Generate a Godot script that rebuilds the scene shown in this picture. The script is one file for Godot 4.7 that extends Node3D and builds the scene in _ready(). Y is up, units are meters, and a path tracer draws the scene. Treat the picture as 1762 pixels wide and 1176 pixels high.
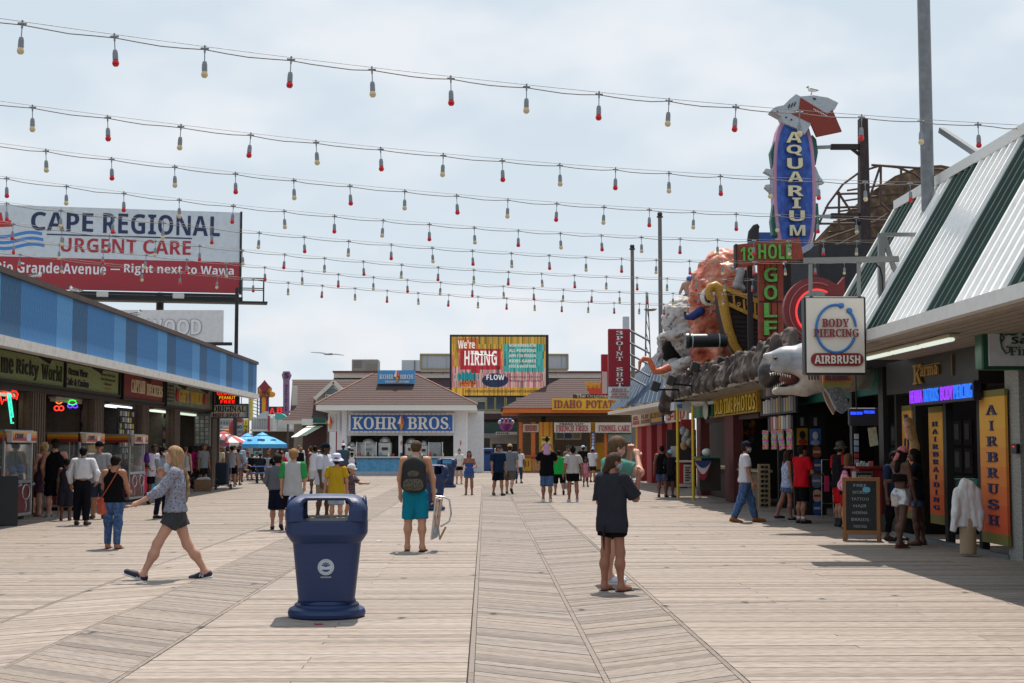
extends Node3D

const F := 2450.0            # focal length in pixels of the 1762 px wide photograph
const EYE := Vector3(0, 1.65, 0)
var cam: Camera3D
var mats := {}
var taken := {}
var rng := RandomNumberGenerator.new()
var noise := FastNoiseLite.new()

func _ready():
	camera_sky_sun()
	boardwalk()
	left_arcade()
	far_left()
	kohr_stand()
	far_houses()
	potato_stand()
	basketball_shop()
	right_shops()
	pirate_golf()
	string_lights()
	props()
	left_goods()
	right_goods()
	people()

func camera_sky_sun():
	rng.seed = 7
	noise.seed = 3
	noise.frequency = 1.0
	cam = Camera3D.new(); cam.name = "camera"
	cam.position = EYE
	cam.fov = rad_to_deg(2.0 * atan(588.0 / F))
	cam.rotation = Vector3(atan(181.0 / F), -atan(46.0 / F), 0)
	cam.near = 0.1; cam.far = 3000.0
	add_child(cam)
	var we := WorldEnvironment.new(); we.name = "world_environment"
	var e := Environment.new()
	e.background_mode = Environment.BG_SKY
	e.tonemap_mode = Environment.TONE_MAPPER_LINEAR
	e.tonemap_exposure = 1.14
	e.sdfgi_enabled = true; e.ssao_enabled = true; e.ssil_enabled = true
	var sky := Sky.new()
	var sm := PanoramaSkyMaterial.new()
	sm.panorama = sky_picture()
	sm.energy_multiplier = 1.0
	sky.sky_material = sm
	e.sky = sky
	we.environment = e
	add_child(we)
	var sun := DirectionalLight3D.new(); sun.name = "sun"
	sun.light_energy = 1.6
	sun.light_color = Color(1.0, 0.955, 0.9)
	sun.light_angular_distance = 0.5
	sun.shadow_enabled = true
	add_child(sun)
	# one metre of height throws its shadow 0.44 m towards the camera and a little to the left
	sun.look_at_from_position(Vector3(0.07, 1.0, -0.44), Vector3.ZERO, Vector3.UP)

func sky_picture() -> ImageTexture:
	var w := 2048; var h := 1024
	var n := FastNoiseLite.new(); n.seed = 11; n.frequency = 1.0; n.fractal_octaves = 5
	var n2 := FastNoiseLite.new(); n2.seed = 25; n2.frequency = 1.0; n2.fractal_octaves = 6; n2.fractal_gain = 0.55
	var b := PackedByteArray(); b.resize(w * h * 3)
	for j in h:
		var el: float = (0.5 - (j + 0.5) / h) * PI
		var se := sin(el); var ce := cos(el)
		for i in w:
			var c := Vector3(0.62, 0.66, 0.70)
			if el > -0.02:
				var az: float = ((i + 0.5) / w - 0.5) * TAU
				var t: float = pow(clampf(1.0 - se, 0.0, 1.0), 1.6)
				c = Vector3(0.49, 0.60, 0.715).lerp(Vector3(0.63, 0.705, 0.765), t)
				var d := Vector3(sin(az) * ce, se, -cos(az) * ce)
				# thin high veil
				var v: float = n.get_noise_3d(d.x * 3.0, d.y * 8.0, d.z * 3.0) * 0.9 + n.get_noise_3d(d.x * 9.0, d.y * 22.0, d.z * 9.0) * 0.35
				v = smoothstep(-0.25, 0.5, v)
				c = c.lerp(Vector3(0.79, 0.805, 0.84), v * 0.72)
				# heaped clouds low over the roofs
				if el < 0.22:
					var top: float = 0.085 + 0.05 * n2.get_noise_2d(az * 5.0, 4.0)
					var m: float = n2.get_noise_3d(az * 9.0, el * 22.0, 2.0) * 0.9 + (top - el) * 9.0
					m = smoothstep(-0.02, 0.34, m) * smoothstep(0.22, 0.12, el)
					var lit: float = 0.5 + 0.5 * n2.get_noise_3d(az * 15.0, el * 40.0, 7.0)
					c = c.lerp(Vector3(0.69, 0.72, 0.765).lerp(Vector3(0.84, 0.825, 0.83), lit), m * 0.6)
			var k := (j * w + i) * 3
			var s := Color(c.x, c.y, c.z).linear_to_srgb()
			b[k] = int(s.r * 255.0); b[k + 1] = int(s.g * 255.0); b[k + 2] = int(s.b * 255.0)
	return ImageTexture.create_from_image(Image.create_from_data(w, h, false, Image.FORMAT_RGB8, b))

# ---------------------------------------------------------------- where things stand
func V(x: float, y: float, z: float) -> Vector3: return Vector3(x, y, z)
func ray(px: float, py: float) -> Vector3:
	return cam.basis * Vector3((px - 881.0) / F, (588.0 - py) / F, -1.0)
func at(px: float, py: float, depth: float) -> Vector3:      # the point seen at a pixel, so many metres down the boardwalk
	var d := ray(px, py)
	return EYE + d * (depth / -d.z)
func ground(px: float, py: float) -> Vector3:
	var d := ray(px, py)
	return EYE + d * (-EYE.y / d.y)
func onx(px: float, py: float, x: float) -> Vector3:         # on a wall that runs along the boardwalk at x
	var d := ray(px, py)
	return EYE + d * (x / d.x)

# ---------------------------------------------------------------- names and nodes
func numbered(called: String) -> String:
	var k: int = taken.get(called, 0)
	taken[called] = k + 1
	return called if k == 0 else "%s_%03d" % [called, k]
func thing(called: String, label: String, category: String, pos := Vector3.ZERO, turn := 0.0, group := "") -> Node3D:
	var o := Node3D.new()
	o.name = numbered(called)
	add_child(o)
	o.position = pos
	o.rotation_degrees.y = turn
	o.set_meta("label", label); o.set_meta("category", category)
	o.set_meta("kind", "thing")
	if group != "": o.set_meta("group", group)
	return o
func part(parent: Node3D, called: String, mb, m: Material, label := "") -> MeshInstance3D:
	var o := MeshInstance3D.new()
	o.name = called
	o.mesh = mb.mesh() if mb is MB else mb
	o.material_override = m
	if label != "": o.set_meta("label", label)
	parent.add_child(o, true)
	return o
func structure(called: String, mb: MB, m: Material) -> MeshInstance3D:
	var o := part(self, numbered(called), mb, m)
	o.set_meta("kind", "structure")
	return o
func single(called: String, label: String, category: String, mb: MB, m: Material, pos := Vector3.ZERO, turn := 0.0, group := "") -> MeshInstance3D:
	var o := part(self, numbered(called), mb, m)
	o.position = pos
	o.rotation_degrees.y = turn
	o.set_meta("label", label); o.set_meta("category", category)
	o.set_meta("kind", "thing")
	if group != "": o.set_meta("group", group)
	return o
func copy_of(o: Node3D, label: String, pos: Vector3, turn := 0.0) -> Node3D:
	var c: Node3D = o.duplicate()
	c.name = numbered(str(o.name).rstrip("0123456789_"))
	add_child(c)
	c.position = pos; c.rotation_degrees.y = turn
	c.set_meta("label", label)
	return c

# ---------------------------------------------------------------- materials
func M(c: String, rough := 0.8, metal := 0.0, spec := 0.5) -> StandardMaterial3D:
	var key := "%s %.2f %.2f %.2f" % [c, rough, metal, spec]
	if not mats.has(key):
		var m := StandardMaterial3D.new()
		m.albedo_color = Color(c); m.roughness = rough; m.metallic = metal; m.metallic_specular = spec
		mats[key] = m
	return mats[key]
func glow(c: String, e := 1.0) -> StandardMaterial3D:
	var key := "glow %s %.2f" % [c, e]
	if not mats.has(key):
		var m := StandardMaterial3D.new()
		m.albedo_color = Color(c).darkened(0.4)
		m.emission_enabled = true; m.emission = Color(c); m.emission_energy_multiplier = e
		m.roughness = 0.4
		mats[key] = m
	return mats[key]
func glass(c := "#c8d4d8", a := 0.18) -> StandardMaterial3D:
	var key := "glass %s %.2f" % [c, a]
	if not mats.has(key):
		var m := StandardMaterial3D.new()
		m.transparency = BaseMaterial3D.TRANSPARENCY_ALPHA
		m.albedo_color = Color(Color(c), a); m.roughness = 0.04
		mats[key] = m
	return mats[key]
func noise_tex(seed_: int, freq: float, stops: Array, size := 256, oct := 4, kind := FastNoiseLite.TYPE_SIMPLEX_SMOOTH) -> NoiseTexture2D:
	var key := "tex %d %.4f %s %d" % [seed_, freq, str(stops), size]
	if mats.has(key): return mats[key]
	var n := FastNoiseLite.new()
	n.seed = seed_; n.frequency = freq; n.fractal_octaves = oct; n.noise_type = kind
	var t := NoiseTexture2D.new()
	t.width = size; t.height = size; t.seamless = true; t.noise = n
	var g := Gradient.new()
	var offs := PackedFloat32Array(); var cols := PackedColorArray()
	for s in stops:
		offs.append(s[0]); cols.append(Color(s[1]))
	g.offsets = offs; g.colors = cols
	t.color_ramp = g
	mats[key] = t
	return t
# colour with grain: the noise runs between two or more tones; scale is repeats per metre on each axis
func N(stops: Array, scale := Vector3.ONE, rough := 0.85, seed_ := 1, freq := 0.02, world := false) -> StandardMaterial3D:
	var key := "N %s %s %.2f %d %.3f %s" % [str(stops), str(scale), rough, seed_, freq, str(world)]
	if not mats.has(key):
		var m := StandardMaterial3D.new()
		m.albedo_texture = noise_tex(seed_, freq, stops)
		m.uv1_triplanar = true; m.uv1_world_triplanar = world
		m.uv1_scale = scale; m.roughness = rough
		mats[key] = m
	return mats[key]
# a tone with slight dirt on it; all share a few grey noise pictures
func D(c: String, amount := 0.25, scale := 0.6, rough := 0.8) -> StandardMaterial3D:
	var key := "D %s %.2f %.2f %.2f" % [c, amount, scale, rough]
	if not mats.has(key):
		var m := StandardMaterial3D.new()
		m.albedo_color = Color(c).lightened(amount * 0.1)
		var w := clampi(int(amount * 10.0), 1, 3)
		var lo := Color.WHITE.darkened(w * 0.07); var mid := Color.WHITE.darkened(w * 0.025)
		m.albedo_texture = noise_tex(5, 0.03, [[0.0, lo.to_html(false)], [0.45, mid.to_html(false)], [1.0, "ffffff"]])
		m.uv1_triplanar = true; m.uv1_scale = Vector3.ONE * scale; m.roughness = rough
		mats[key] = m
	return mats[key]

# ---------------------------------------------------------------- shapes
class MB:
	var v := PackedVector3Array()
	var n := PackedVector3Array()
	var c := PackedColorArray()
	var u := PackedVector2Array()
	var col := Color.WHITE
	var uvo := Vector2.ZERO
	func vert(p: Vector3, nn: Vector3, uv := Vector2.ZERO):
		v.append(p); n.append(nn); c.append(col); u.append(uv + uvo)
	func quad(a: Vector3, b: Vector3, cc: Vector3, d: Vector3):   # counter-clockwise seen from the front
		var nn := (b - a).cross(cc - a)
		if nn.length_squared() < 1e-14: nn = (cc - a).cross(d - a)
		nn = nn.normalized()
		var w := a.distance_to(b); var h := a.distance_to(d)
		vert(a, nn, Vector2(0, h)); vert(cc, nn, Vector2(w, 0)); vert(b, nn, Vector2(w, h))
		vert(a, nn, Vector2(0, h)); vert(d, nn, Vector2(0, 0)); vert(cc, nn, Vector2(w, 0))
	func tri(a: Vector3, b: Vector3, cc: Vector3):
		var nn := (b - a).cross(cc - a).normalized()
		vert(a, nn, Vector2(a.x, a.y)); vert(cc, nn, Vector2(cc.x, cc.y)); vert(b, nn, Vector2(b.x, b.y))
	func squad(a: Vector3, b: Vector3, cc: Vector3, d: Vector3, na: Vector3, nb: Vector3, nc: Vector3, nd: Vector3, ua := Vector2.ZERO, ub := Vector2.RIGHT, uc := Vector2.ONE, ud := Vector2.DOWN):
		vert(a, na, ua); vert(cc, nc, uc); vert(b, nb, ub)
		vert(a, na, ua); vert(d, nd, ud); vert(cc, nc, uc)
	func hexa(p: Array):     # 0-3 bottom ring, 4-7 top ring, counter-clockwise from above
		quad(p[3], p[2], p[1], p[0]); quad(p[4], p[5], p[6], p[7])
		for i in 4:
			var j := (i + 1) % 4
			quad(p[i], p[j], p[j + 4], p[i + 4])
	func box(ce: Vector3, s: Vector3, b := Basis.IDENTITY):
		var h := s * 0.5
		var p := []
		for y in [-h.y, h.y]:
			for q in [Vector2(-1, 1), Vector2(1, 1), Vector2(1, -1), Vector2(-1, -1)]:
				p.append(ce + b * Vector3(q.x * h.x, y, q.y * h.z))
		hexa(p)
	func span(a: Vector3, b: Vector3):    # box between two corners
		box((a + b) * 0.5, (b - a).abs())
	func bevel(ce: Vector3, s: Vector3, r: float, b := Basis.IDENTITY):   # box with chamfered edges
		var h := s * 0.5
		var ax := [Vector3.RIGHT, Vector3.UP, Vector3.BACK]
		var hv := [h.x, h.y, h.z]
		var P := func(i: int, si: float, j: int, sj: float, k: int, sk: float) -> Vector3:   # on face i, inset in j and k
			return ce + b * (ax[i] * (si * hv[i]) + ax[j] * (sj * (hv[j] - r)) + ax[k] * (sk * (hv[k] - r)))
		for i in 3:
			var j := (i + 1) % 3; var k := (i + 2) % 3
			for s1 in [-1.0, 1.0]:
				var q := [P.call(i, s1, j, -1.0, k, -1.0), P.call(i, s1, j, 1.0, k, -1.0), P.call(i, s1, j, 1.0, k, 1.0), P.call(i, s1, j, -1.0, k, 1.0)]
				if s1 > 0: quad(q[0], q[1], q[2], q[3])
				else: quad(q[3], q[2], q[1], q[0])
				for s2 in [-1.0, 1.0]:   # edge between face i (s1) and face j (s2), along k
					var a1: Vector3 = P.call(i, s1, j, s2, k, -1.0); var a2: Vector3 = P.call(i, s1, j, s2, k, 1.0)
					var b1: Vector3 = P.call(j, s2, k, -1.0, i, s1); var b2: Vector3 = P.call(j, s2, k, 1.0, i, s1)
					if s1 * s2 > 0: quad(a1, b1, b2, a2)
					else: quad(a2, b2, b1, a1)
		for sx in [-1.0, 1.0]:
			for sy in [-1.0, 1.0]:
				for sz in [-1.0, 1.0]:
					var a: Vector3 = P.call(0, sx, 1, sy, 2, sz); var bb: Vector3 = P.call(1, sy, 2, sz, 0, sx); var d: Vector3 = P.call(2, sz, 0, sx, 1, sy)
					if sx * sy * sz > 0: tri(a, bb, d)
					else: tri(d, bb, a)
	func cyl(a: Vector3, b: Vector3, ra: float, rb: float, k := 12, caps := true):
		var d := (b - a).normalized()
		var x := d.cross(Vector3.UP if absf(d.y) < 0.9 else Vector3.RIGHT).normalized()
		var y := d.cross(x)
		for i in k:
			var t0 := TAU * i / k; var t1 := TAU * (i + 1) / k
			var n0 := x * cos(t0) + y * sin(t0); var n1 := x * cos(t1) + y * sin(t1)
			squad(a + n0 * ra, a + n1 * ra, b + n1 * rb, b + n0 * rb, n0, n1, n1, n0)
			if caps:
				tri(b, b + n0 * rb, b + n1 * rb); tri(a, a + n1 * ra, a + n0 * ra)
	func bar(a: Vector3, b: Vector3, w: float):    # square bar
		var d := (b - a).normalized()
		var x := d.cross(Vector3.UP if absf(d.y) < 0.95 else Vector3.RIGHT).normalized()
		var y := d.cross(x)
		box((a + b) * 0.5, Vector3(w, w, a.distance_to(b)), Basis(x, -y, d) if x.cross(-y).dot(d) > 0 else Basis(x, y, d))
	func tube(path: Array, r, k := 6, flat := 1.0):
		var m := path.size()
		var rings := []
		var px := Vector3.ZERO
		for i in m:
			var d: Vector3 = (path[mini(i + 1, m - 1)] - path[maxi(i - 1, 0)]).normalized()
			if i == 0: px = d.cross(Vector3.UP if absf(d.y) < 0.9 else Vector3.RIGHT).normalized()
			px = (px - d * px.dot(d)).normalized()
			var y := d.cross(px)
			var rr: float = r[i] if r is Array else r
			var ring := []
			for j in k:
				var nn: Vector3 = px * cos(TAU * j / k) + y * sin(TAU * j / k) * flat
				ring.append([path[i] + nn * rr, nn.normalized()])
			rings.append(ring)
		for i in m - 1:
			for j in k:
				var q: Array = rings[i][j]; var s: Array = rings[i][(j + 1) % k]; var t: Array = rings[i + 1][(j + 1) % k]; var w: Array = rings[i + 1][j]
				squad(q[0], s[0], t[0], w[0], q[1], s[1], t[1], w[1])
		for j in k:
			tri(path[0], rings[0][(j + 1) % k][0], rings[0][j][0])
			tri(path[m - 1], rings[m - 1][j][0], rings[m - 1][(j + 1) % k][0])
	func lathe(prof: Array, k := 24, o := Vector3.ZERO, b := Basis.IDENTITY, power := 2.0):   # [radius, height] from bottom to top; power > 2 squares the plan
		var rings := []
		for p in prof:
			var ring := []
			for j in k:
				var a := TAU * j / k
				var ca := cos(a); var sa := sin(a)
				var f: float = 1.0 / pow(pow(absf(ca), power) + pow(absf(sa), power), 1.0 / power)
				ring.append(Vector3(ca * p[0] * f, p[1], -sa * p[0] * f))
			rings.append(ring)
		for i in prof.size() - 1:
			var s: float = prof[i + 1][1] - prof[i][1]; var rr: float = prof[i][0] - prof[i + 1][0]
			for j in k:
				var j2 := (j + 1) % k
				var e := []
				for jj in [j, j2]:
					var tg: Vector3 = rings[i][(jj + 1) % k] - rings[i][(jj + k - 1) % k]
					if tg.length() < 1e-6: tg = rings[i + 1][(jj + 1) % k] - rings[i + 1][(jj + k - 1) % k]
					var outw := tg.cross(Vector3.UP).normalized() * -1.0
					if outw.dot(rings[i][jj] + rings[i + 1][jj]) < 0: outw = -outw
					e.append((b * (Vector3(outw.x, 0, outw.z) * s + Vector3.UP * rr)).normalized())
				squad(o + b * rings[i][j], o + b * rings[i][j2], o + b * rings[i + 1][j2], o + b * rings[i + 1][j], e[0], e[1], e[1], e[0])
	func prism(poly: PackedVector2Array, depth: float, o := Vector3.ZERO, b := Basis.IDENTITY):   # outline in x y, thickness along z, centred
		if Geometry2D.is_polygon_clockwise(poly): poly.reverse()
		var ix := Geometry2D.triangulate_polygon(poly)
		var h := depth * 0.5
		for t in range(0, ix.size(), 3):
			var a := poly[ix[t]]; var bb := poly[ix[t + 1]]; var cc := poly[ix[t + 2]]
			if (bb - a).cross(cc - a) < 0:
				var q := bb; bb = cc; cc = q
			tri(o + b * Vector3(a.x, a.y, h), o + b * Vector3(bb.x, bb.y, h), o + b * Vector3(cc.x, cc.y, h))
			tri(o + b * Vector3(cc.x, cc.y, -h), o + b * Vector3(bb.x, bb.y, -h), o + b * Vector3(a.x, a.y, -h))
		for i in poly.size():
			var a := poly[i]; var bb := poly[(i + 1) % poly.size()]
			quad(o + b * Vector3(a.x, a.y, -h), o + b * Vector3(bb.x, bb.y, -h), o + b * Vector3(bb.x, bb.y, h), o + b * Vector3(a.x, a.y, h))
	func ball(o: Vector3, r: Vector3, b := Basis.IDENTITY, k := 12, rows := 8):
		for i in rows:
			for j in k:
				var p := []; var q := []
				for s in [[i, j], [i, j + 1], [i + 1, j + 1], [i + 1, j]]:
					var la: float = PI * (float(s[0]) / rows - 0.5); var lo: float = TAU * float(s[1]) / k
					var d := Vector3(cos(la) * cos(lo), sin(la), -cos(la) * sin(lo))
					p.append(o + b * (d * r)); q.append((b * (d / r)).normalized())
				squad(p[0], p[1], p[2], p[3], q[0], q[1], q[2], q[3])
	func mesh() -> ArrayMesh:
		var a := []
		a.resize(Mesh.ARRAY_MAX)
		a[Mesh.ARRAY_VERTEX] = v; a[Mesh.ARRAY_NORMAL] = n; a[Mesh.ARRAY_COLOR] = c; a[Mesh.ARRAY_TEX_UV] = u
		var m := ArrayMesh.new()
		if v.size() > 0: m.add_surface_from_arrays(Mesh.PRIMITIVE_TRIANGLES, a)
		return m

func boxes(parent: Node3D, called: String, m: Material, list: Array, r := 0.0) -> void:   # each [centre, size] a part of its own
	for q in list:
		var b := MB.new()
		if r > 0.0: b.bevel(Vector3.ZERO, q[1], r)
		else: b.box(Vector3.ZERO, q[1])
		part(parent, called, b, m).position = q[0]

const SIDE_L := Basis(Vector3(0, 0, -1), Vector3(0, 1, 0), Vector3(1, 0, 0))   # a face that looks towards +x
const SIDE_R := Basis(Vector3(0, 0, 1), Vector3(0, 1, 0), Vector3(-1, 0, 0))   # a face that looks towards -x
var fonts := {}
func text(parent: Node3D, s: String, ce: Vector3, w: float, h: float, m: Material, font := "sans", b := Basis.IDENTITY, depth := 0.015, called := "lettering") -> MeshInstance3D:
	if not fonts.has(font):
		var f := SystemFont.new()
		f.font_names = PackedStringArray([{"sans": "Droid Sans", "sansr": "Droid Sans", "serif": "Droid Serif", "serifr": "Droid Serif", "mono": "Droid Sans Mono"}[font]])
		f.font_weight = 400 if font.ends_with("r") else 700
		fonts[font] = f
	var t := TextMesh.new()
	t.text = s; t.font = fonts[font]; t.font_size = 48; t.pixel_size = 0.01; t.depth = 0.1; t.curve_step = 1.5
	var box := t.get_aabb()
	var sc := Vector3(w / maxf(box.size.x, 0.01), h / maxf(box.size.y, 0.01), depth / 0.1)
	var o := MeshInstance3D.new()
	o.name = called; o.mesh = t; o.material_override = m
	o.transform = Transform3D(b * Basis.from_scale(sc), ce - b * ((box.position + box.size * 0.5) * sc))
	parent.add_child(o, true)
	return o
# letters one under another
func column_text(parent: Node3D, s: String, top: Vector3, step: float, w: float, h: float, m: Material, font := "sans", b := Basis.IDENTITY, depth := 0.015) -> void:
	for i in s.length():
		if s[i] != " ":
			text(parent, s[i], top - Vector3.UP * step * i, w * (0.35 if s[i] == "I" or s[i] == "1" else 1.0), h, m, font, b, depth)

func arc(c: Vector2, r: Vector2, a0: float, a1: float, k: int) -> Array:
	var p := []
	for i in k + 1:
		var a := deg_to_rad(lerpf(a0, a1, float(i) / k))
		p.append(c + Vector2(cos(a) * r.x, sin(a) * r.y))
	return p
func rounded(w: float, h: float, r: float, k := 4) -> PackedVector2Array:
	var p := []
	for q in [[1, 1, 0], [-1, 1, 90], [-1, -1, 180], [1, -1, 270]]:
		p.append_array(arc(Vector2(q[0] * (w * 0.5 - r), q[1] * (h * 0.5 - r)), Vector2(r, r), q[2], q[2] + 90, k))
	return PackedVector2Array(p)

# ---------------------------------------------------------------- surfaces from distance fields
# bone: [a, b, ra, rb, flatness along z, cut at a, cut at b]
func nets(bones: Array, cell: float, k: float, cuts := []) -> MB:
	var lo := Vector3.ONE * 1e9; var hi := -lo
	for q in bones:
		var r: float = maxf(q[2], q[3]) + k * 0.5 + cell * 2.0
		lo = lo.min((q[0] as Vector3).min(q[1]) - Vector3.ONE * r); hi = hi.max((q[0] as Vector3).max(q[1]) + Vector3.ONE * r)
	var nx := int((hi.x - lo.x) / cell) + 2; var ny := int((hi.y - lo.y) / cell) + 2; var nz := int((hi.z - lo.z) / cell) + 2
	var g := PackedFloat32Array(); g.resize(nx * ny * nz); g.fill(1.0)
	for q in bones:
		var a: Vector3 = q[0]; var b: Vector3 = q[1]; var ra: float = q[2]; var rb: float = q[3]
		var fl: float = q[4] if q.size() > 4 else 1.0
		var ca: bool = q.size() > 5 and q[5]; var cb: bool = q.size() > 6 and q[6]
		var r: float = maxf(ra, rb) + k + cell * 2.0
		var l := a.min(b) - Vector3.ONE * r - lo; var h := a.max(b) + Vector3.ONE * r - lo
		var x0 := maxi(0, int(l.x / cell)); var x1 := mini(nx - 1, int(h.x / cell) + 1)
		var y0 := maxi(0, int(l.y / cell)); var y1 := mini(ny - 1, int(h.y / cell) + 1)
		var z0 := maxi(0, int(l.z / cell)); var z1 := mini(nz - 1, int(h.z / cell) + 1)
		var iv := Vector3(1, 1, 1.0 / fl)
		var sa := a * iv; var ab := (b - a) * iv; var l2 := maxf(ab.length_squared(), 1e-9)
		var dn := (b - a).normalized()
		for z in range(z0, z1 + 1):
			for y in range(y0, y1 + 1):
				var base := (z * ny + y) * nx
				for x in range(x0, x1 + 1):
					var p := lo + Vector3(x, y, z) * cell
					var ps := p * iv - sa
					var t := clampf(ps.dot(ab) / l2, 0.0, 1.0)
					var d := ((ps - ab * t).length() - lerpf(ra, rb, t)) * fl
					if cb: d = maxf(d, dn.dot(p - b))
					if ca: d = maxf(d, dn.dot(a - p))
					var o := g[base + x]
					var hh := maxf(k - absf(o - d), 0.0) / k
					g[base + x] = minf(o, d) - hh * hh * k * 0.25
	for q in cuts:      # [point, normal]: all that lies beyond is taken off; [centre, radii, true]: an ellipsoid is taken out
		for z in nz:
			for y in ny:
				for x in nx:
					var i := (z * ny + y) * nx + x
					if g[i] < 0.2:
						var p := lo + Vector3(x, y, z) * cell
						var d: float
						if q.size() > 2:
							d = (1.0 - ((p - q[0]) / q[1]).length()) * minf(q[1].x, minf(q[1].y, q[1].z))
						else:
							d = (p - q[0]).dot(q[1])
						g[i] = maxf(g[i], d)
	return surface(g, nx, ny, nz, lo, cell)

func surface(g: PackedFloat32Array, nx: int, ny: int, nz: int, lo: Vector3, cell: float) -> MB:
	var mb := MB.new()
	var idx := {}
	var sy := nx; var sz := nx * ny
	var off := [0, 1, sy, sy + 1, sz, sz + 1, sz + sy, sz + sy + 1]
	var P := PackedVector3Array(); var Nn := PackedVector3Array()
	var lim := cell * 3.0
	for z in nz - 1:
		for y in ny - 1:
			for x in nx - 1:
				var i := (z * ny + y) * nx + x
				if absf(g[i]) > lim: continue
				var neg := 0
				for o in off:
					if g[i + o] < 0.0: neg += 1
				if neg == 0 or neg == 8: continue
				var c0 := g[i]; var c1 := g[i + 1]; var c2 := g[i + sy]; var c3 := g[i + sy + 1]
				var c4 := g[i + sz]; var c5 := g[i + sz + 1]; var c6 := g[i + sz + sy]; var c7 := g[i + sz + sy + 1]
				var gr := Vector3(c1 + c3 + c5 + c7 - c0 - c2 - c4 - c6, c2 + c3 + c6 + c7 - c0 - c1 - c4 - c5, c4 + c5 + c6 + c7 - c0 - c1 - c2 - c3)
				var s := Vector3.ZERO; var m := 0
				for ed in [[c0, c1, 0.0, 0.0, 0.0, 0], [c2, c3, 0.0, 1.0, 0.0, 0], [c4, c5, 0.0, 0.0, 1.0, 0], [c6, c7, 0.0, 1.0, 1.0, 0], [c0, c2, 0.0, 0.0, 0.0, 1], [c1, c3, 1.0, 0.0, 0.0, 1], [c4, c6, 0.0, 0.0, 1.0, 1], [c5, c7, 1.0, 0.0, 1.0, 1], [c0, c4, 0.0, 0.0, 0.0, 2], [c1, c5, 1.0, 0.0, 0.0, 2], [c2, c6, 0.0, 1.0, 0.0, 2], [c3, c7, 1.0, 1.0, 0.0, 2]]:
					var e0: float = ed[0]; var e1: float = ed[1]
					if (e0 < 0.0) != (e1 < 0.0):
						var q := Vector3(ed[2], ed[3], ed[4])
						q[ed[5]] += e0 / (e0 - e1)
						s += q; m += 1
				idx[i] = P.size()
				P.append(lo + (Vector3(x, y, z) + s / m) * cell)
				Nn.append(gr.normalized())
	for i in idx:
		for ax in [[1, sy, sz], [sy, sz, 1], [sz, 1, sy]]:
			var d: int = ax[0]; var e: int = ax[1]; var f: int = ax[2]
			if i + d >= g.size(): continue
			var g0 := g[i]; var g1 := g[i + d]
			if (g0 < 0.0) == (g1 < 0.0): continue
			if not (idx.has(i - e) and idx.has(i - f) and idx.has(i - e - f)): continue
			var a: int = idx[i - e - f]; var b: int = idx[i - f]; var c: int = idx[i]; var dd: int = idx[i - e]
			if g0 < 0.0: mb.squad(P[a], P[b], P[c], P[dd], Nn[a], Nn[b], Nn[c], Nn[dd])
			else: mb.squad(P[a], P[dd], P[c], P[b], Nn[a], Nn[dd], Nn[c], Nn[b])
	return mb

# ================================================================ ground
func board_shape(mb: MB, p: Array, drop := 0.03) -> void:    # four corners of the top, counter-clockwise from above
	mb.uvo = Vector2(rng.randf() * 9.0, rng.randf() * 9.0)
	var y := rng.randf_range(-0.002, 0.002)
	var q := []
	for c in p: q.append(Vector3(c.x, y, c.y))
	var w := Vector3.UP * drop
	mb.quad(q[0], q[1], q[2], q[3])
	for i in 4:
		var j := (i + 1) % 4
		mb.quad(q[i] - w, q[j] - w, q[j], q[i])
	mb.uvo = Vector2.ZERO

func wood_tone(base: float, warm := 0.0) -> Color:
	var k := base * rng.randf_range(0.85, 1.12) * (0.8 if rng.randf() < 0.14 else 1.0)
	var t := rng.randf_range(-0.5, 1.0) + warm
	return Color(0.35 * k, (0.308 - 0.007 * t) * k, (0.279 - 0.013 * t) * k)

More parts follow.
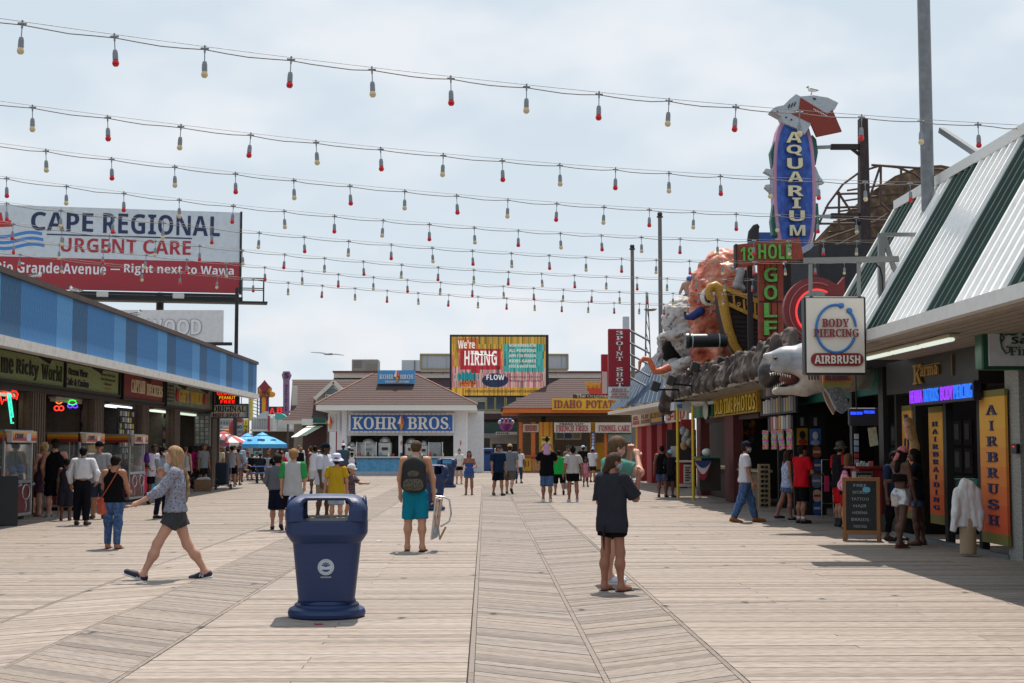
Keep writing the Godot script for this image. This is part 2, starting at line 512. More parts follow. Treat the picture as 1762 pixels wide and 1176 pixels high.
func boardwalk():
	var sand := MB.new()
	sand.quad(Vector3(-900, -0.3, 60), Vector3(900, -0.3, 60), Vector3(900, -0.3, -2000), Vector3(-900, -0.3, -2000))
	structure("sand", sand, D("#8f8472", 0.2, 0.1, 0.95))
	var wood := StandardMaterial3D.new()
	wood.vertex_color_use_as_albedo = true
	wood.albedo_texture = noise_tex(21, 0.03, [[0.0, "#a8a29c"], [0.35, "#d8d4d0"], [0.6, "#f2f0ee"], [1.0, "#ffffff"]], 512, 5)
	wood.uv1_scale = Vector3(0.35, 3.1, 1)
	wood.roughness = 0.72
	wood.metallic_specular = 0.35
	var bed := MB.new()
	bed.span(Vector3(-19, -0.25, 12), Vector3(16, -0.05, -150))
	var deck := structure("boardwalk", bed, M("#2a2622", 0.95))
	var pitch := 0.146; var gap := 0.0075
	var near: Array = []       # [distance, corners, tone]
	# three fields of boards that lie across the walk
	for fz in [[-19.0, -4.585, 1.0], [-2.58, -0.125, 1.03], [1.865, 16.0, 1.0]]:
		var rows := int((62.0 - 8.0) / pitch)
		for r in rows:
			var z0 := -8.0 - r * pitch
			var x: float = fz[0]
			var first := true
			while x < fz[1] - 0.05:
				var step := 1.22 * rng.randi_range(2, 4)
				if first: step = 1.22 * rng.randi_range(1, 4)
				first = false
				var x2: float = minf(x + step, fz[1])
				if fz[1] - x2 < 0.6: x2 = fz[1]
				near.append([Vector2(clampf(0.0, x, x2), z0).length() + absf((x + x2) * 0.5) * 0.35, [Vector2(x, z0), Vector2(x2 - 0.006, z0), Vector2(x2 - 0.006, z0 - pitch + gap), Vector2(x, z0 - pitch + gap)], wood_tone(fz[2])])
				x = x2
	# four strips of slanting boards between lengthwise trim
	for s in [[-4.535, -3.635, 0.75, 1.07, 0.2], [-3.585, -2.635, -0.75, 0.84, 0.0], [-0.075, 0.835, -0.75, 0.82, -0.2], [0.885, 1.81, 0.75, 0.82, -0.1]]:
		var pz: float = pitch * 1.25
		for r in int(56.0 / pz):
			var z0: float = -7.0 - r * pz
			var dz: float = -s[2] * (s[1] - s[0])
			var p := [Vector2(s[0], z0), Vector2(s[1], z0 + dz), Vector2(s[1], z0 + dz - pz + gap * 1.25), Vector2(s[0], z0 - pz + gap * 1.25)]
			near.append([absf(z0) + absf(s[0]) * 0.3, p, wood_tone(s[3], s[4])])
	for x in [-4.56, -3.61, -2.61, -0.1, 0.86, 1.8375]:
		var z := -7.0
		while z > -62.0:
			var z2 := z - 3.66
			near.append([absf(z) + 1.0, [Vector2(x - 0.02, z), Vector2(x + 0.02, z), Vector2(x + 0.02, z2 + 0.006), Vector2(x - 0.02, z2 + 0.006)], wood_tone(0.78)])
			z = z2
	near = near.filter(func(q): return q[0] > 9.3 or absf(q[1][0].x) < 9.0)
	near.sort_custom(func(a, b): return a[0] < b[0])
	var rest := MB.new()
	var shown := 0
	for q in near:
		# is the board inside the picture at all
		var mid: Vector2 = (q[1][0] + q[1][2]) * 0.5
		var seen: bool = -mid.y > 9.6 and q[1][1].x > (-0.36 * -mid.y) and q[1][0].x < (0.39 * -mid.y)
		if seen and shown < 296:
			shown += 1
			var mb := MB.new()
			mb.col = q[2]
			board_shape(mb, q[1])
			part(deck, "board", mb, wood)
		else:
			rest.col = q[2]
			board_shape(rest, q[1])
	# beyond the end of the strips the boards run on across the whole walk
	for r in int(88.0 / pitch):
		var z0 := -62.03 - r * pitch
		for x in [-19.0, -8.0, 2.0]:
			rest.col = wood_tone(1.05)
			board_shape(rest, [Vector2(x, z0), Vector2(x + (14.0 if x > 0 else (9.99 if x > -10.0 else 10.99)), z0), Vector2(x + (14.0 if x > 0 else (9.99 if x > -10.0 else 10.99)), z0 - pitch + gap), Vector2(x, z0 - pitch + gap)])
	part(deck, "boards_beyond", rest, wood).set_meta("kind", "stuff")

# ---------------------------------------------------------------- helpers for flat things that face the camera or the walk
func fbox(parent: Node3D,called: String,x0: float,y0: float,x1: float,y1: float,d: float,thick: float,m: Material,r := 0.0) -> MeshInstance3D:
	var a := at(x0,y1,d); var b := at(x1,y0,d)
	var mb := MB.new()
	var s := V(b.x - a.x,b.y - a.y,thick)
	if r > 0.0: mb.bevel(Vector3.ZERO,s,r)
	else: mb.box(Vector3.ZERO,s)
	var o := part(parent,called,mb,m)
	o.position = (a + b) * 0.5 - V(0,0,thick * 0.5) - parent.position
	return o
func ftext(parent: Node3D,s: String,x0: float,y0: float,x1: float,y1: float,d: float,m: Material,font := "sans",depth := 0.02) -> MeshInstance3D:
	var a := at(x0,y1,d); var b := at(x1,y0,d)
	return text(parent,s,(a + b) * 0.5 + V(0,0,depth * 0.5) - parent.position,b.x - a.x,b.y - a.y,m,font,Basis.IDENTITY,depth)
func zx(px: float,x: float) -> float:
	return onx(px,769,x).z
func sbox(parent: Node3D,called: String,px0: float,px1: float,lo: float,hi: float,x: float,thick: float,m: Material,r := 0.0) -> MeshInstance3D:   # faces the walk at x, thickness behind it
	var z0 := zx(px0,x); var z1 := zx(px1,x)
	var mb := MB.new()
	var s := V(thick,hi - lo,absf(z1 - z0))
	if r > 0.0: mb.bevel(Vector3.ZERO,s,r)
	else: mb.box(Vector3.ZERO,s)
	var o := part(parent,called,mb,m)
	o.position = V(x + signf(x) * thick * 0.5,(lo + hi) * 0.5,(z0 + z1) * 0.5) - parent.position
	return o
func stext(parent: Node3D,s: String,px0: float,px1: float,lo: float,hi: float,x: float,m: Material,font := "sans",depth := 0.02) -> MeshInstance3D:
	var z0 := zx(px0,x); var z1 := zx(px1,x)
	return text(parent,s,V(x - signf(x) * depth * 0.5,(lo + hi) * 0.5,(z0 + z1) * 0.5) - parent.position,absf(z1 - z0),hi - lo,m,font,SIDE_L if x < 0 else SIDE_R,depth)
func neon(parent: Node3D,called: String,path: Array,r: float,c: String,e := 2.0) -> void:
	var mb := MB.new()
	mb.tube(path,r,6)
	part(parent,called,mb,glow(c,e))
func lamp(parent: Node3D,ce: Vector3,size: Vector3,c := "#f4f6e8",e := 1.2) -> void:    # fluorescent strip with the light it gives
	var mb := MB.new(); mb.bevel(Vector3.ZERO,size,0.02)
	part(parent,"tube",mb,glow(c,e)).position = ce
	var l := AreaLight3D.new(); l.name = "tube_light"
	l.area_size = Vector2(maxf(size.x,0.08),maxf(size.z,0.08)); l.light_energy = 0.35; l.light_color = Color(c); l.shadow_enabled = true
	parent.add_child(l,true)
	l.position = ce - V(0,size.y * 0.5 + 0.02,0)
	l.rotation_degrees.x = -90

# ================================================================ left side
func stripes(c: String) -> StandardMaterial3D:     # grooved plywood: stained tone with streaks along v, fine relief
	var key := "ply " + c
	if mats.has(key): return mats[key]
	var m := StandardMaterial3D.new()
	var k := Color(c)
	m.albedo_texture = noise_tex(33,0.045,[[0.0,k.darkened(0.3).to_html(false)],[0.4,k.to_html(false)],[0.75,k.lightened(0.07).to_html(false)],[1.0,k.lightened(0.28).to_html(false)]],512,4)
	m.uv1_scale = V(3.2,0.22,1)
	m.roughness = 0.8
	mats[key] = m
	return m

func left_arcade():
	var o := thing("arcade_building","low arcade with blue plywood fascia and open shop fronts along the left side","building",V(-12,0,-40))
	var P := o.position
	var blues := [M("#5b93cc",0.8),stripes("#34628c"),stripes("#3c7cb6")]
	blues[0] = stripes("#5596cc")
	var z := 12.1
	while z < 59.3:
		for q in [[1.22,0],[1.22,1],[2.44,2]]:
			var z2: float = minf(z + q[0],59.35)
			if z2 - z < 0.1: continue
			var mb := MB.new()
			var w: float = z2 - z - 0.012
			mb.box(Vector3.ZERO,V(w,1.22,0.04))
			# grooves: thin raised boards, upright or slanting
			var slant: float = [0.35,-0.35,0.0][q[1]]
			var nb := int(w / 0.11)
			for i in range(-4,nb + 5):
				var xb: float = -w * 0.5 + i * 0.11
				var p := PackedVector2Array([Vector2(xb,-0.608),Vector2(xb + 0.098,-0.608),Vector2(xb + 0.098 + slant * 1.2,0.608),Vector2(xb + slant * 1.2,0.608)])
				var frame := PackedVector2Array([Vector2(-w * 0.5,-0.608),Vector2(w * 0.5,-0.608),Vector2(w * 0.5,0.608),Vector2(-w * 0.5,0.608)])
				for poly in Geometry2D.intersect_polygons(p,frame):
					mb.prism(poly,0.012,V(0,0,0.026))
			var pn := part(o,"fascia_panel",mb,blues[q[1]])
			pn.transform = Transform3D(SIDE_L,V(-9.54,4.44,-(z + z2) * 0.5) - P)
			z = z2
	var cop := MB.new(); cop.span(V(-9.7,5.05,-12) - P,V(-9.44,5.17,-59.4) - P)
	part(o,"coping",cop,D("#4b3c36",0.3))
	var gut := MB.new(); gut.span(V(-9.7,3.62,-12) - P,V(-9.42,3.826,-59.45) - P)
	part(o,"gutter",gut,D("#cfcdc8",0.25))
	var roof := MB.new()
	roof.span(V(-19,4.7,-12) - P,V(-9.62,4.9,-59.3) - P)
	part(o,"roof",roof,D("#6d665f",0.3))
	var endp := MB.new(); endp.box(V(-14.3,4.44,-59.33) - P,V(9.3,1.2,0.06)); endp.box(V(-14.3,1.9,-59.3) - P,V(6.6,3.8,0.12))
	part(o,"end_wall",endp,D("#5c5753",0.3))
	var sof := MB.new(); sof.span(V(-19,3.9,-12) - P,V(-9.7,3.96,-59.2) - P)
	part(o,"soffit",sof,D("#8d857c",0.3))
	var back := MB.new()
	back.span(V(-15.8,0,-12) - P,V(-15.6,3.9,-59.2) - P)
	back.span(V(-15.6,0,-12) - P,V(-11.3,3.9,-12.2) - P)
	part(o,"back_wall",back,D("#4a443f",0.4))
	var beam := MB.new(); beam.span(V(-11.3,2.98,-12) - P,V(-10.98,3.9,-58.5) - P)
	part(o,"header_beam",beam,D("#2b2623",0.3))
	# ribbed brown piers between the shops
	for q in [[27.3,28.3],[34.7,35.8],[40.2,41.2],[45.8,46.7],[50.6,51.5],[57.6,58.5]]:
		var mb := MB.new()
		var L: float = q[1] - q[0]
		mb.box(Vector3.ZERO,V(0.3,2.98,L))
		var k := int(L / 0.16)
		for i in k:
			mb.box(V(0.165,0,-L * 0.5 + (i + 0.5) * L / k),V(0.03,2.97,0.09))
		for i in 2:
			mb.box(V(-0.075 + i * 0.15,0,L * 0.5 + 0.012),V(0.09,2.97,0.024))
		part(o,"pier",mb,D("#5d4c40",0.35,1.2)).position = V(-11.15,1.49,-(q[0] + q[1]) * 0.5) - P
		var wl := MB.new(); wl.box(Vector3.ZERO,V(4.1,2.98,0.15))
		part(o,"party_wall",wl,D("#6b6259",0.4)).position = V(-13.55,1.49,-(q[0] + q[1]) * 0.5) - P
	# small spot fittings under the soffit
	for zz in [29.5,33.5,38.0,43.5,48.6,52.5]:
		var f := thing("soffit_spotlight","small black spotlight under the arcade soffit, %s from the camera" % ["nearest","second","third","fourth","fifth","sixth"][[29.5,33.5,38.0,43.5,48.6,52.5].find(zz)],"spotlight",V(-10.3,3.72,-zz),0,"spotlights under the arcade soffit")
		var mb := MB.new(); mb.cyl(V(0,0.18,0),V(0,0.05,0),0.03,0.03,8)
		part(f,"bracket",mb,M("#1a1817",0.6))
		mb = MB.new(); mb.cyl(V(-0.14,0.06,0.05),V(0.12,-0.04,-0.05),0.05,0.11,12)
		part(f,"lamp_head",mb,M("#191716",0.5))
	arcade_signs()
	billboard()

func framed_sign(called: String,label: String,px0: float,px1: float,lo: float,hi: float,x: float,face: Material,frame: Material) -> Node3D:
	var zc := (zx(px0,x) + zx(px1,x)) * 0.5
	var s := thing(called,label,"sign",V(x,lo,zc))
	sbox(s,"board",px0,px1,lo,hi,x,0.06,face)
	var L := absf(zx(px1,x) - zx(px0,x))
	boxes(s,"frame",frame,[[V(0.01,-0.03,0),V(0.1,0.06,L + 0.12)],[V(0.01,hi - lo + 0.03,0),V(0.1,0.06,L + 0.12)],[V(0.01,(hi - lo) * 0.5,L * 0.5 + 0.03),V(0.1,hi - lo,0.06)],[V(0.01,(hi - lo) * 0.5,-L * 0.5 - 0.03),V(0.1,hi - lo,0.06)]])
	return s

func arcade_signs():
	var X := -10.86
	var dark := M("#15130f",0.7)
	var s := framed_sign("shop_sign","green shop sign with black lettering Ricky World above the claw machines",-60,106,3.17,3.82,X,D("#83925f",0.3,1.0),dark)
	stext(s,"me",-3,18,3.31,3.66,X,dark,"sans")
	stext(s,"Ricky",24,62,3.23,3.7,X,dark,"sans")
	stext(s,"World",67,103,3.3,3.69,X,dark,"serif")
	s = framed_sign("shop_sign","green shop sign reading Ocean View Cafe and Casino",108,201,3.17,3.82,X,D("#8b9a66",0.3,1.0),dark)
	stext(s,"Ocean View",114,147,3.52,3.72,X,dark,"serif")
	stext(s,"Cafe & Casino",110,149,3.25,3.45,X,dark,"serif")
	for i in 4: stext(s,["Ocean View Cafe","Fine Restaurant","Caterers","Casino"][i],170 if i < 2 else 176,195 if i < 2 else 189,3.66 - i * 0.13,3.74 - i * 0.13,X,M("#4a4434",0.8) if i < 3 else M("#a3792f",0.8),"serif",0.01)
	s = framed_sign("shop_sign","dark red shop sign with cream lettering Captain Deckers",208,278,3.12,3.84,X,D("#7e2723",0.35,1.0),dark)
	stext(s,"CAPTAIN",223,247,3.32,3.72,X,M("#d9cfae",0.7),"serif")
	stext(s,"DECKERS",250,277,3.3,3.66,X,M("#d9cfae",0.7),"serif")
	s = framed_sign("shop_sign","faded teal and brown shop sign reading Gift World",283,364,3.08,3.84,X,N([[0.0,"#5c4a33"],[0.45,"#75735a"],[0.7,"#5f8276"],[1.0,"#8a9a82"]],Vector3.ONE * 0.5,0.8,9,0.012),dark)
	stext(s,"GIFT",306,323,3.25,3.68,X,M("#c9a83a",0.7),"serif")
	stext(s,"WORLD",326,345,3.25,3.68,X,M("#c9a83a",0.7),"serif")
	for i in 5: stext(s,["T-SHIRTS","HATS","TOYS","BEACH","GIFTS"][i],286,297,3.7 - i * 0.13,3.78 - i * 0.13,X,M("#2b2a26",0.8),"sans",0.01)
	for k in 2:
		var mb := MB.new(); mb.ball(Vector3.ZERO,V(0.05,0.24,0.2))
		part(s,"painted_parrot",mb,M("#a4322c",0.8)).position = V(0.02,0.38,zx(302.0 if k == 0 else 350.0,X) - s.position.z)
	# tubes under the signs
	for q in [[-8.0,42.0,"#e6dcc0",0.55],[109.0,155.0,"#8c8068",0.2],[200.0,256.0,"#f0f6ff",1.5],[275.0,306.0,"#e4f0de",1.0],[318.0,348.0,"#d8ecd6",0.9]]:
		var za := zx(q[0],-11.1); var zb := zx(q[1],-11.1)
		var f := thing("tube_lamp","long fluorescent tube lamp hung below the shop sign, %s of the five" % ["nearest","second","middle","fourth","farthest"][[-8.0,109.0,200.0,275.0,318.0].find(q[0])],"lamp",V(-11.42,2.9,(za + zb) * 0.5),0,"tube lamps of the arcade")
		var hs := MB.new(); hs.bevel(V(0,0.05,0),V(0.22,0.06,absf(zb - za)),0.015)
		part(f,"housing",hs,M("#b9b5aa",0.6))
		lamp(f,V(0,-0.02,0),V(0.16,0.07,absf(zb - za) * 0.98),q[2],q[3])
	# neon palm tree and small neon figures
	s = thing("neon_palm","neon palm tree with red fronds and green trunk in the nearest shop front","neon sign",at(15,700,33.6))
	var pl := func(list: Array) -> Array:
		var r := []
		for q in list: r.append(at(q[0],q[1],33.6) - s.position)
		return r
	neon(s,"trunk_tube",pl.call([[13,676],[14,690],[17,712],[19,729],[23,728]]),0.02,"#3fe0b8",1.4)
	neon(s,"trunk_tube",pl.call([[17,676],[18,690],[21,712],[22,718],[17,718]]),0.02,"#3fe0b8",1.4)
	for yy in [684,692,700,708]: neon(s,"rung_tube",pl.call([[14 + (yy - 684) * 0.13,yy],[18 + (yy - 684) * 0.13,yy + 1]]),0.015,"#3fe0b8",1.4)
	neon(s,"frond_tube",pl.call([[14,676],[5,674],[-4,680],[0,684],[3,696],[6,688],[9,690],[12,682]]),0.02,"#ff2a1e",1.4)
	neon(s,"frond_tube",pl.call([[16,676],[21,678],[23,686],[26,684],[28,688],[30,678],[27,674],[20,673]]),0.02,"#ff2a1e",1.4)
	s = thing("neon_figure","small orange neon clown face inside the second shop front","neon sign",at(101,697,38.5))
	for c in [[101,691,5,4,"#ff7a2a"],[97,703,4,4,"#ff3a30"],[105,703,4,4,"#ff3a30"]]:
		var pts := []
		for q in arc(Vector2(c[0],c[1]),Vector2(c[2],c[3]),0,360,14): pts.append(at(q.x,q.y,38.5) - s.position)
		neon(s,"neon_tube",pts,0.018,c[4],1.5)
	s = thing("neon_figure","small green and violet neon figure inside the second shop front","neon sign",at(124,696,39))
	for c in [[124,693,7,4,"#2cff3a"],[120,699,4,3,"#6a3cff"],[129,699,4,3,"#6a3cff"]]:
		var pts := []
		for q in arc(Vector2(c[0],c[1]),Vector2(c[2],c[3]),0,330,14): pts.append(at(q.x,q.y,39.0) - s.position)
		neon(s,"neon_tube",pts,0.018,c[4],1.5)
	# hanging signs at the far end
	s = thing("hanging_sign","white hanging sign reading Original Hot Spot at the arcade corner","sign",at(395,720,57.0))
	fbox(s,"board",362,697,426,719,57.0,0.25,M("#eae6da",0.7))
	boxes(s,"frame",M("#2e4a5c",0.6),[[(at(394,696.3,56.97) - s.position),V(1.56,0.05,0.3)],[(at(394,719.7,56.97) - s.position),V(1.56,0.05,0.3)],[(at(361.4,708,56.97) - s.position),V(0.05,0.5,0.3)],[(at(426.6,708,56.97) - s.position),V(0.05,0.5,0.3)]])
	ftext(s,"ORIGINAL",366,699.5,422,709,56.98,M("#16161a",0.7),"serif")
	ftext(s,"HOT SPOT",366.5,711.5,413,717.5,56.98,M("#8e1b22",0.7),"sans")
	for px in [372,415]:
		var hang := MB.new()
		hang.cyl(at(px,697,57.1) - s.position,V(at(px,697,57.1).x,3.9,-57.1) - s.position,0.015,0.015,6)
		part(s,"hanger",hang,M("#222222",0.6))
	s = thing("letter_display","black display with red and amber letters Gluten Peanut Free under the blue fascia","sign",at(390,685,56.4))
	fbox(s,"casing",370,672.5,411,695.5,56.4,0.2,M("#17110f",0.6))
	ftext(s,"GLUTEN",373,674,407,680.5,56.38,glow("#ff2018",1.2),"sans")
	ftext(s,"PEANUT",377,682,405,687.5,56.38,glow("#ffa326",1.0),"sansr")
	ftext(s,"FREE",379,689,404,694.5,56.38,glow("#ff2018",1.2),"sans")

func billboard():
	var A := at(-130,349.5,74.0); var B := at(413,366,77.0)
	var dir := V(B.x - A.x,0,B.z - A.z)
	var L := dir.length(); dir = dir.normalized()
	var bas := Basis(dir,Vector3.UP,dir.cross(Vector3.UP))
	var top := B.y
	var bot := at(413,505,77.0).y
	var ce := V((A.x + B.x) * 0.5,0,(A.z + B.z) * 0.5)
	var s := thing("billboard","large white and red roadside billboard reading Cape Regional Urgent Care behind the arcade","billboard",ce)
	s.transform.basis = bas
	var H := top - bot
	var nrm := bas.z
	# local coordinates of a photo point on the face
	var loc := func(px: float,py: float) -> Vector3:
		var r := ray(px,py)
		var t: float = (ce - EYE).dot(nrm) / r.dot(nrm)
		return bas.transposed() * (EYE + r * t - ce)
	var face := MB.new(); face.box(V(0,(top + bot) * 0.5,-0.05),V(L,H,0.1))
	part(s,"face_panel",face,D("#c4d0db",0.03,0.3,0.6))
	var yred: float = loc.call(410,452).y
	var red := MB.new(); red.box(V(0,(yred + bot) * 0.5,0.006),V(L - 0.01,yred - bot,0.012))
	part(s,"red_band",red,M("#9a2c38",0.6))
	var put := func(txt: String,x0: float,y0: float,x1: float,y1: float,m: Material,font: String,z := 0.012) -> void:
		var a: Vector3 = loc.call(x0,(y0 + y1) * 0.5); var b: Vector3 = loc.call(x1,(y0 + y1) * 0.5)
		var t1: Vector3 = loc.call((x0 + x1) * 0.5,y0); var t2: Vector3 = loc.call((x0 + x1) * 0.5,y1)
		text(s,txt,V((a.x + b.x) * 0.5,(t1.y + t2.y) * 0.5,z),b.x - a.x,t1.y - t2.y,m,font,Basis.IDENTITY,0.01)
	var navy := M("#1d2c55",0.6); var maroon := M("#a02c36",0.6)
	put.call("CAPE",53,366,160,398,navy,"sans"); put.call("REGIONAL",177,370,378,404,navy,"sans")
	put.call("URGENT",104,411,234,435,maroon,"sans"); put.call("CARE",246,414,328,438,maroon,"sans")
	put.call("Rio Grande Avenue",-8,452,182,471,M("#d9dde6",0.6),"sans",0.022)
	put.call("—",190,463,206,465,M("#d9dde6",0.6),"sans",0.022)
	put.call("Right next to Wawa",213,456,402,476,M("#d9dde6",0.6),"sans",0.022)
	var rule := MB.new()
	var r0: Vector3 = loc.call(80,403); var r1: Vector3 = loc.call(330,411)
	rule.box(V((r0.x + r1.x) * 0.5,(r0.y + r1.y) * 0.5,0.01),V(r1.x - r0.x,0.07,0.01))
	part(s,"rule",rule,navy)
	for k in 3:      # three waves of the logo
		var pts := []
		for i in 13:
			var q: Vector3 = loc.call(-30.0 + i * 8.5 + k * 2,404 + k * 10 + 4.0 * sin(i * 0.55 - 0.6))
			pts.append(V(q.x,q.y,0.012))
		var mb := MB.new()
		for i in 12:
			var w := V(0,0.085,0)
			mb.quad(pts[i] - w,pts[i + 1] - w,pts[i + 1] + w,pts[i] + w)
		part(s,"logo_wave",mb,M("#3f7ec4",0.6))
	var cross := MB.new()
	var cp := []
	for q in [[-60,394],[21,390],[18,379],[5,381],[2,366],[-30,366]]:
		var w: Vector3 = loc.call(q[0],q[1]); cp.append(Vector2(w.x,w.y))
	cross.prism(PackedVector2Array(cp),0.012,V(0,0,0.008))
	part(s,"logo_figure",cross,M("#b02733",0.6))
	# frame, catwalk with rail, posts
	var blk := M("#1a1a1d",0.6)
	boxes(s,"edge_trim",blk,[[V(L * 0.5 + 0.06,(top + bot) * 0.5,-0.1),V(0.12,H + 0.1,0.3)]])
	boxes(s,"beam",blk,[[V(0,bot - 0.35,-0.2),V(L + 0.4,0.3,0.25)],[V(0.6,bot - 0.55,0.35),V(L + 1.8,0.1,1.0)],[V(0,bot - 0.12,-0.1),V(L,0.14,0.1)]])
	for x in [-5.0,-0.6,3.9]:
		var mb := MB.new(); mb.cyl(V(x,0,-0.6),V(x,bot,-0.6),0.2,0.2,12)
		part(s,"post",mb,blk)
	for x in [-3.2,1.0,4.9]:
		var mb := MB.new(); mb.bevel(V(x,bot - 0.3,0.75),V(0.6,0.28,0.2),0.03)
		part(s,"floodlight",mb,M("#b8bcbc",0.5))
	var rail := MB.new()
	var e := L * 0.5
	for x in [e + 0.15,e + 1.3]:
		for zz in [-0.1,0.8]: rail.bar(V(x,bot - 0.5,zz),V(x,bot + 0.75,zz),0.05)
	for yy in [0.2,0.75]:
		rail.bar(V(e + 0.15,bot + yy,0.8),V(e + 1.3,bot + yy,0.8),0.05)
		rail.bar(V(e + 1.3,bot + yy,-0.1),V(e + 1.3,bot + yy,0.8),0.05)
		rail.bar(V(e + 0.15,bot + yy,-0.1),V(e + 1.3,bot + yy,-0.1),0.05)
	part(s,"catwalk_rail",rail,blk)
	# white board below it, letters in outline only
	s = thing("roof_sign","plain white board with thin outlined letters Wildwood below the billboard","sign",at(300,600,66.0))
	fbox(s,"board",190,534,384,590,66.0,0.15,D("#d4d6da",0.1,0.5))
	var ghost := M("#8a8c92",0.7); var white := M("#d8dade",0.7)
	var lx := [205,224,233,248,262,287,312,333]
	for i in 8:
		var ch: String = "WILDWOOD"[i]
		if i < 4: continue
		var x0: float = [0,0,0,0,252,281,303,327][i]; var x1: float = [0,0,0,0,280,302,326,347][i]
		ftext(s,ch,x0,549,x1,577,65.99,ghost,"sans",0.02)
		ftext(s,ch,x0 + 1.1,550.1,x1 - 1.1,575.9,65.975,white,"sans",0.02)
	var base := MB.new(); base.box(at(300,592,66.08) - s.position,V(5.3,0.14,0.2))
	part(s,"base_rail",base,blk)
	for px in [250,330,367]:
		var mb := MB.new(); var q := at(px,592,66.1)
		mb.span(V(q.x - 0.1,0,q.z - 0.1) - s.position,V(q.x + 0.1,q.y,q.z + 0.1) - s.position)
		part(s,"post",mb,blk)
	var tp := MB.new(); var q := at(407,536,72.0)
	tp.cyl(V(q.x,0,q.z),V(q.x,q.y + 1.2,q.z),0.11,0.09,10)
	single("utility_pole","thin dark pole standing behind the far corner of the blue fascia","pole",tp,M("#1d1b1c",0.7))
	# gulls on the coping
	for g in [[62,480,9.0,"gull standing on the brown coping in front of the red billboard band"],[127,506,200.0,"gull preening low on the coping under the billboard beam"],[234,546,20.0,"gull on the coping in front of the white outlined sign"]]:
		gull(onx(g[0],g[1] + 4,-9.57) * V(1,0,1) + V(0,5.17,0),g[2],g[3],0.7)

func gull(pos: Vector3,turn: float,label: String,k: float) -> void:
	var s := thing("gull",label,"gull",pos,turn,"gulls standing on ledges")
	s.scale = Vector3.ONE * k
	part(s,"body",nets([[V(-0.12,0.15,0),V(0.08,0.18,0),0.055,0.07],[V(0.08,0.2,0),V(0.13,0.27,0),0.045,0.036],[V(0.135,0.28,0),V(0.15,0.28,0),0.04,0.036],[V(-0.12,0.15,0),V(-0.24,0.13,0),0.045,0.012]],0.016,0.03),M("#d9d9d6",0.8))
	part(s,"wing",nets([[V(0.05,0.2,0.035),V(-0.2,0.17,0.04),0.05,0.02,0.6],[V(-0.2,0.17,0.04),V(-0.3,0.15,0.02),0.02,0.008]],0.016,0.02),M("#6c7078",0.8))
	part(s,"wing",nets([[V(0.05,0.2,-0.035),V(-0.2,0.17,-0.04),0.05,0.02,0.6],[V(-0.2,0.17,-0.04),V(-0.3,0.15,-0.02),0.02,0.008]],0.016,0.02),M("#6c7078",0.8))
	part(s,"hood",nets([[V(0.14,0.29,0),V(0.155,0.285,0),0.044,0.04]],0.014,0.01),M("#1c1c1f",0.8))
	var b := MB.new(); b.cyl(V(0.18,0.28,0),V(0.25,0.265,0),0.014,0.003,6)
	part(s,"beak",b,M("#5a2a22",0.6))
	for z in [-0.03,0.03]:
		b = MB.new(); b.cyl(V(0,0,z),V(0,0.12,z),0.008,0.008,5); b.box(V(0.02,0.005,z),V(0.06,0.01,0.04))
		part(s,"leg",b,M("#5a2a22",0.7))

# ================================================================ the far end of the walk
func shingle_mat(c: String) -> StandardMaterial3D:
	var k := Color(c)
	return N([[0.0,k.darkened(0.35).to_html(false)],[0.5,k.to_html(false)],[1.0,k.lightened(0.16).to_html(false)]],V(0.9,2.6,0.9),0.9,14,0.05)
# a sloping roof face covered in courses; corners: bottom left, bottom right, top right, top left seen from outside
func shingled(parent: Node3D,p: Array,m: Material,courses: int,called := "roof_slope") -> void:
	var mb := MB.new()
	var nn: Vector3 = (p[1] - p[0]).cross(p[3] - p[0]).normalized()
	for i in courses:
		var t0 := float(i) / courses; var t1 := float(i + 1) / courses
		var a: Vector3 = p[0].lerp(p[3],t0) + nn * 0.022; var b: Vector3 = p[1].lerp(p[2],t0) + nn * 0.022
		var c: Vector3 = p[1].lerp(p[2],t1) + nn * 0.005; var d: Vector3 = p[0].lerp(p[3],t1) + nn * 0.005
		mb.quad(a,b,c,d)
		mb.quad(a - nn * 0.022,b - nn * 0.022,b,a)
	part(parent,called,mb,m)
func clapboard(parent: Node3D,a: Vector3,b: Vector3,lo: float,hi: float,m: Material,step := 0.16,called := "siding") -> void:   # lapped boards on a wall from a to b, outside on the right hand seen from above a to b
	var mb := MB.new()
	var d := (b - a).normalized()
	var nn := d.cross(Vector3.UP)
	var y := lo
	while y < hi:
		var y2 := minf(y + step,hi)
		var p0 := V(a.x,y,a.z) + nn * 0.03; var p1 := V(b.x,y,b.z) + nn * 0.03
		var p2 := V(b.x,y2,b.z); var p3 := V(a.x,y2,a.z)
		mb.quad(p0,p1,p2,p3)
		mb.quad(p0 - nn * 0.03,p1 - nn * 0.03,p1,p0)
		y = y2
	part(parent,called,mb,m)

func cone_sign(parent: Node3D,px: float,y0: float,y1: float,d: float,k := 1.0) -> void:   # ice cream cone, twist of white and orange
	var a := at(px,y1,d) - parent.position; var b := at(px,y0,d) - parent.position
	var h := b.y - a.y
	var mb := MB.new(); mb.cyl(a + V(0,0,0.08),a + V(0,h * 0.45,0.08),0.01,h * 0.13 * k,12)
	part(parent,"cone",mb,M("#c88a3c",0.8))
	for i in 5:
		var t := i / 5.0
		mb = MB.new()
		mb.ball(a + V(-h * 0.05 * (1.0 - t),h * (0.5 + 0.45 * t),0.08),V(h * 0.16 * k * (1.0 - t * 0.75),h * 0.08,0.12 * (1 - t * 0.6)))
		part(parent,"swirl",mb,M("#e4ddd2",0.6))
		mb = MB.new()
		mb.ball(a + V(h * 0.06 * (1.0 - t),h * (0.52 + 0.45 * t),0.1),V(h * 0.12 * k * (1.0 - t * 0.75),h * 0.075,0.12 * (1 - t * 0.6)))
		part(parent,"swirl",mb,M("#cf5a2c",0.6))

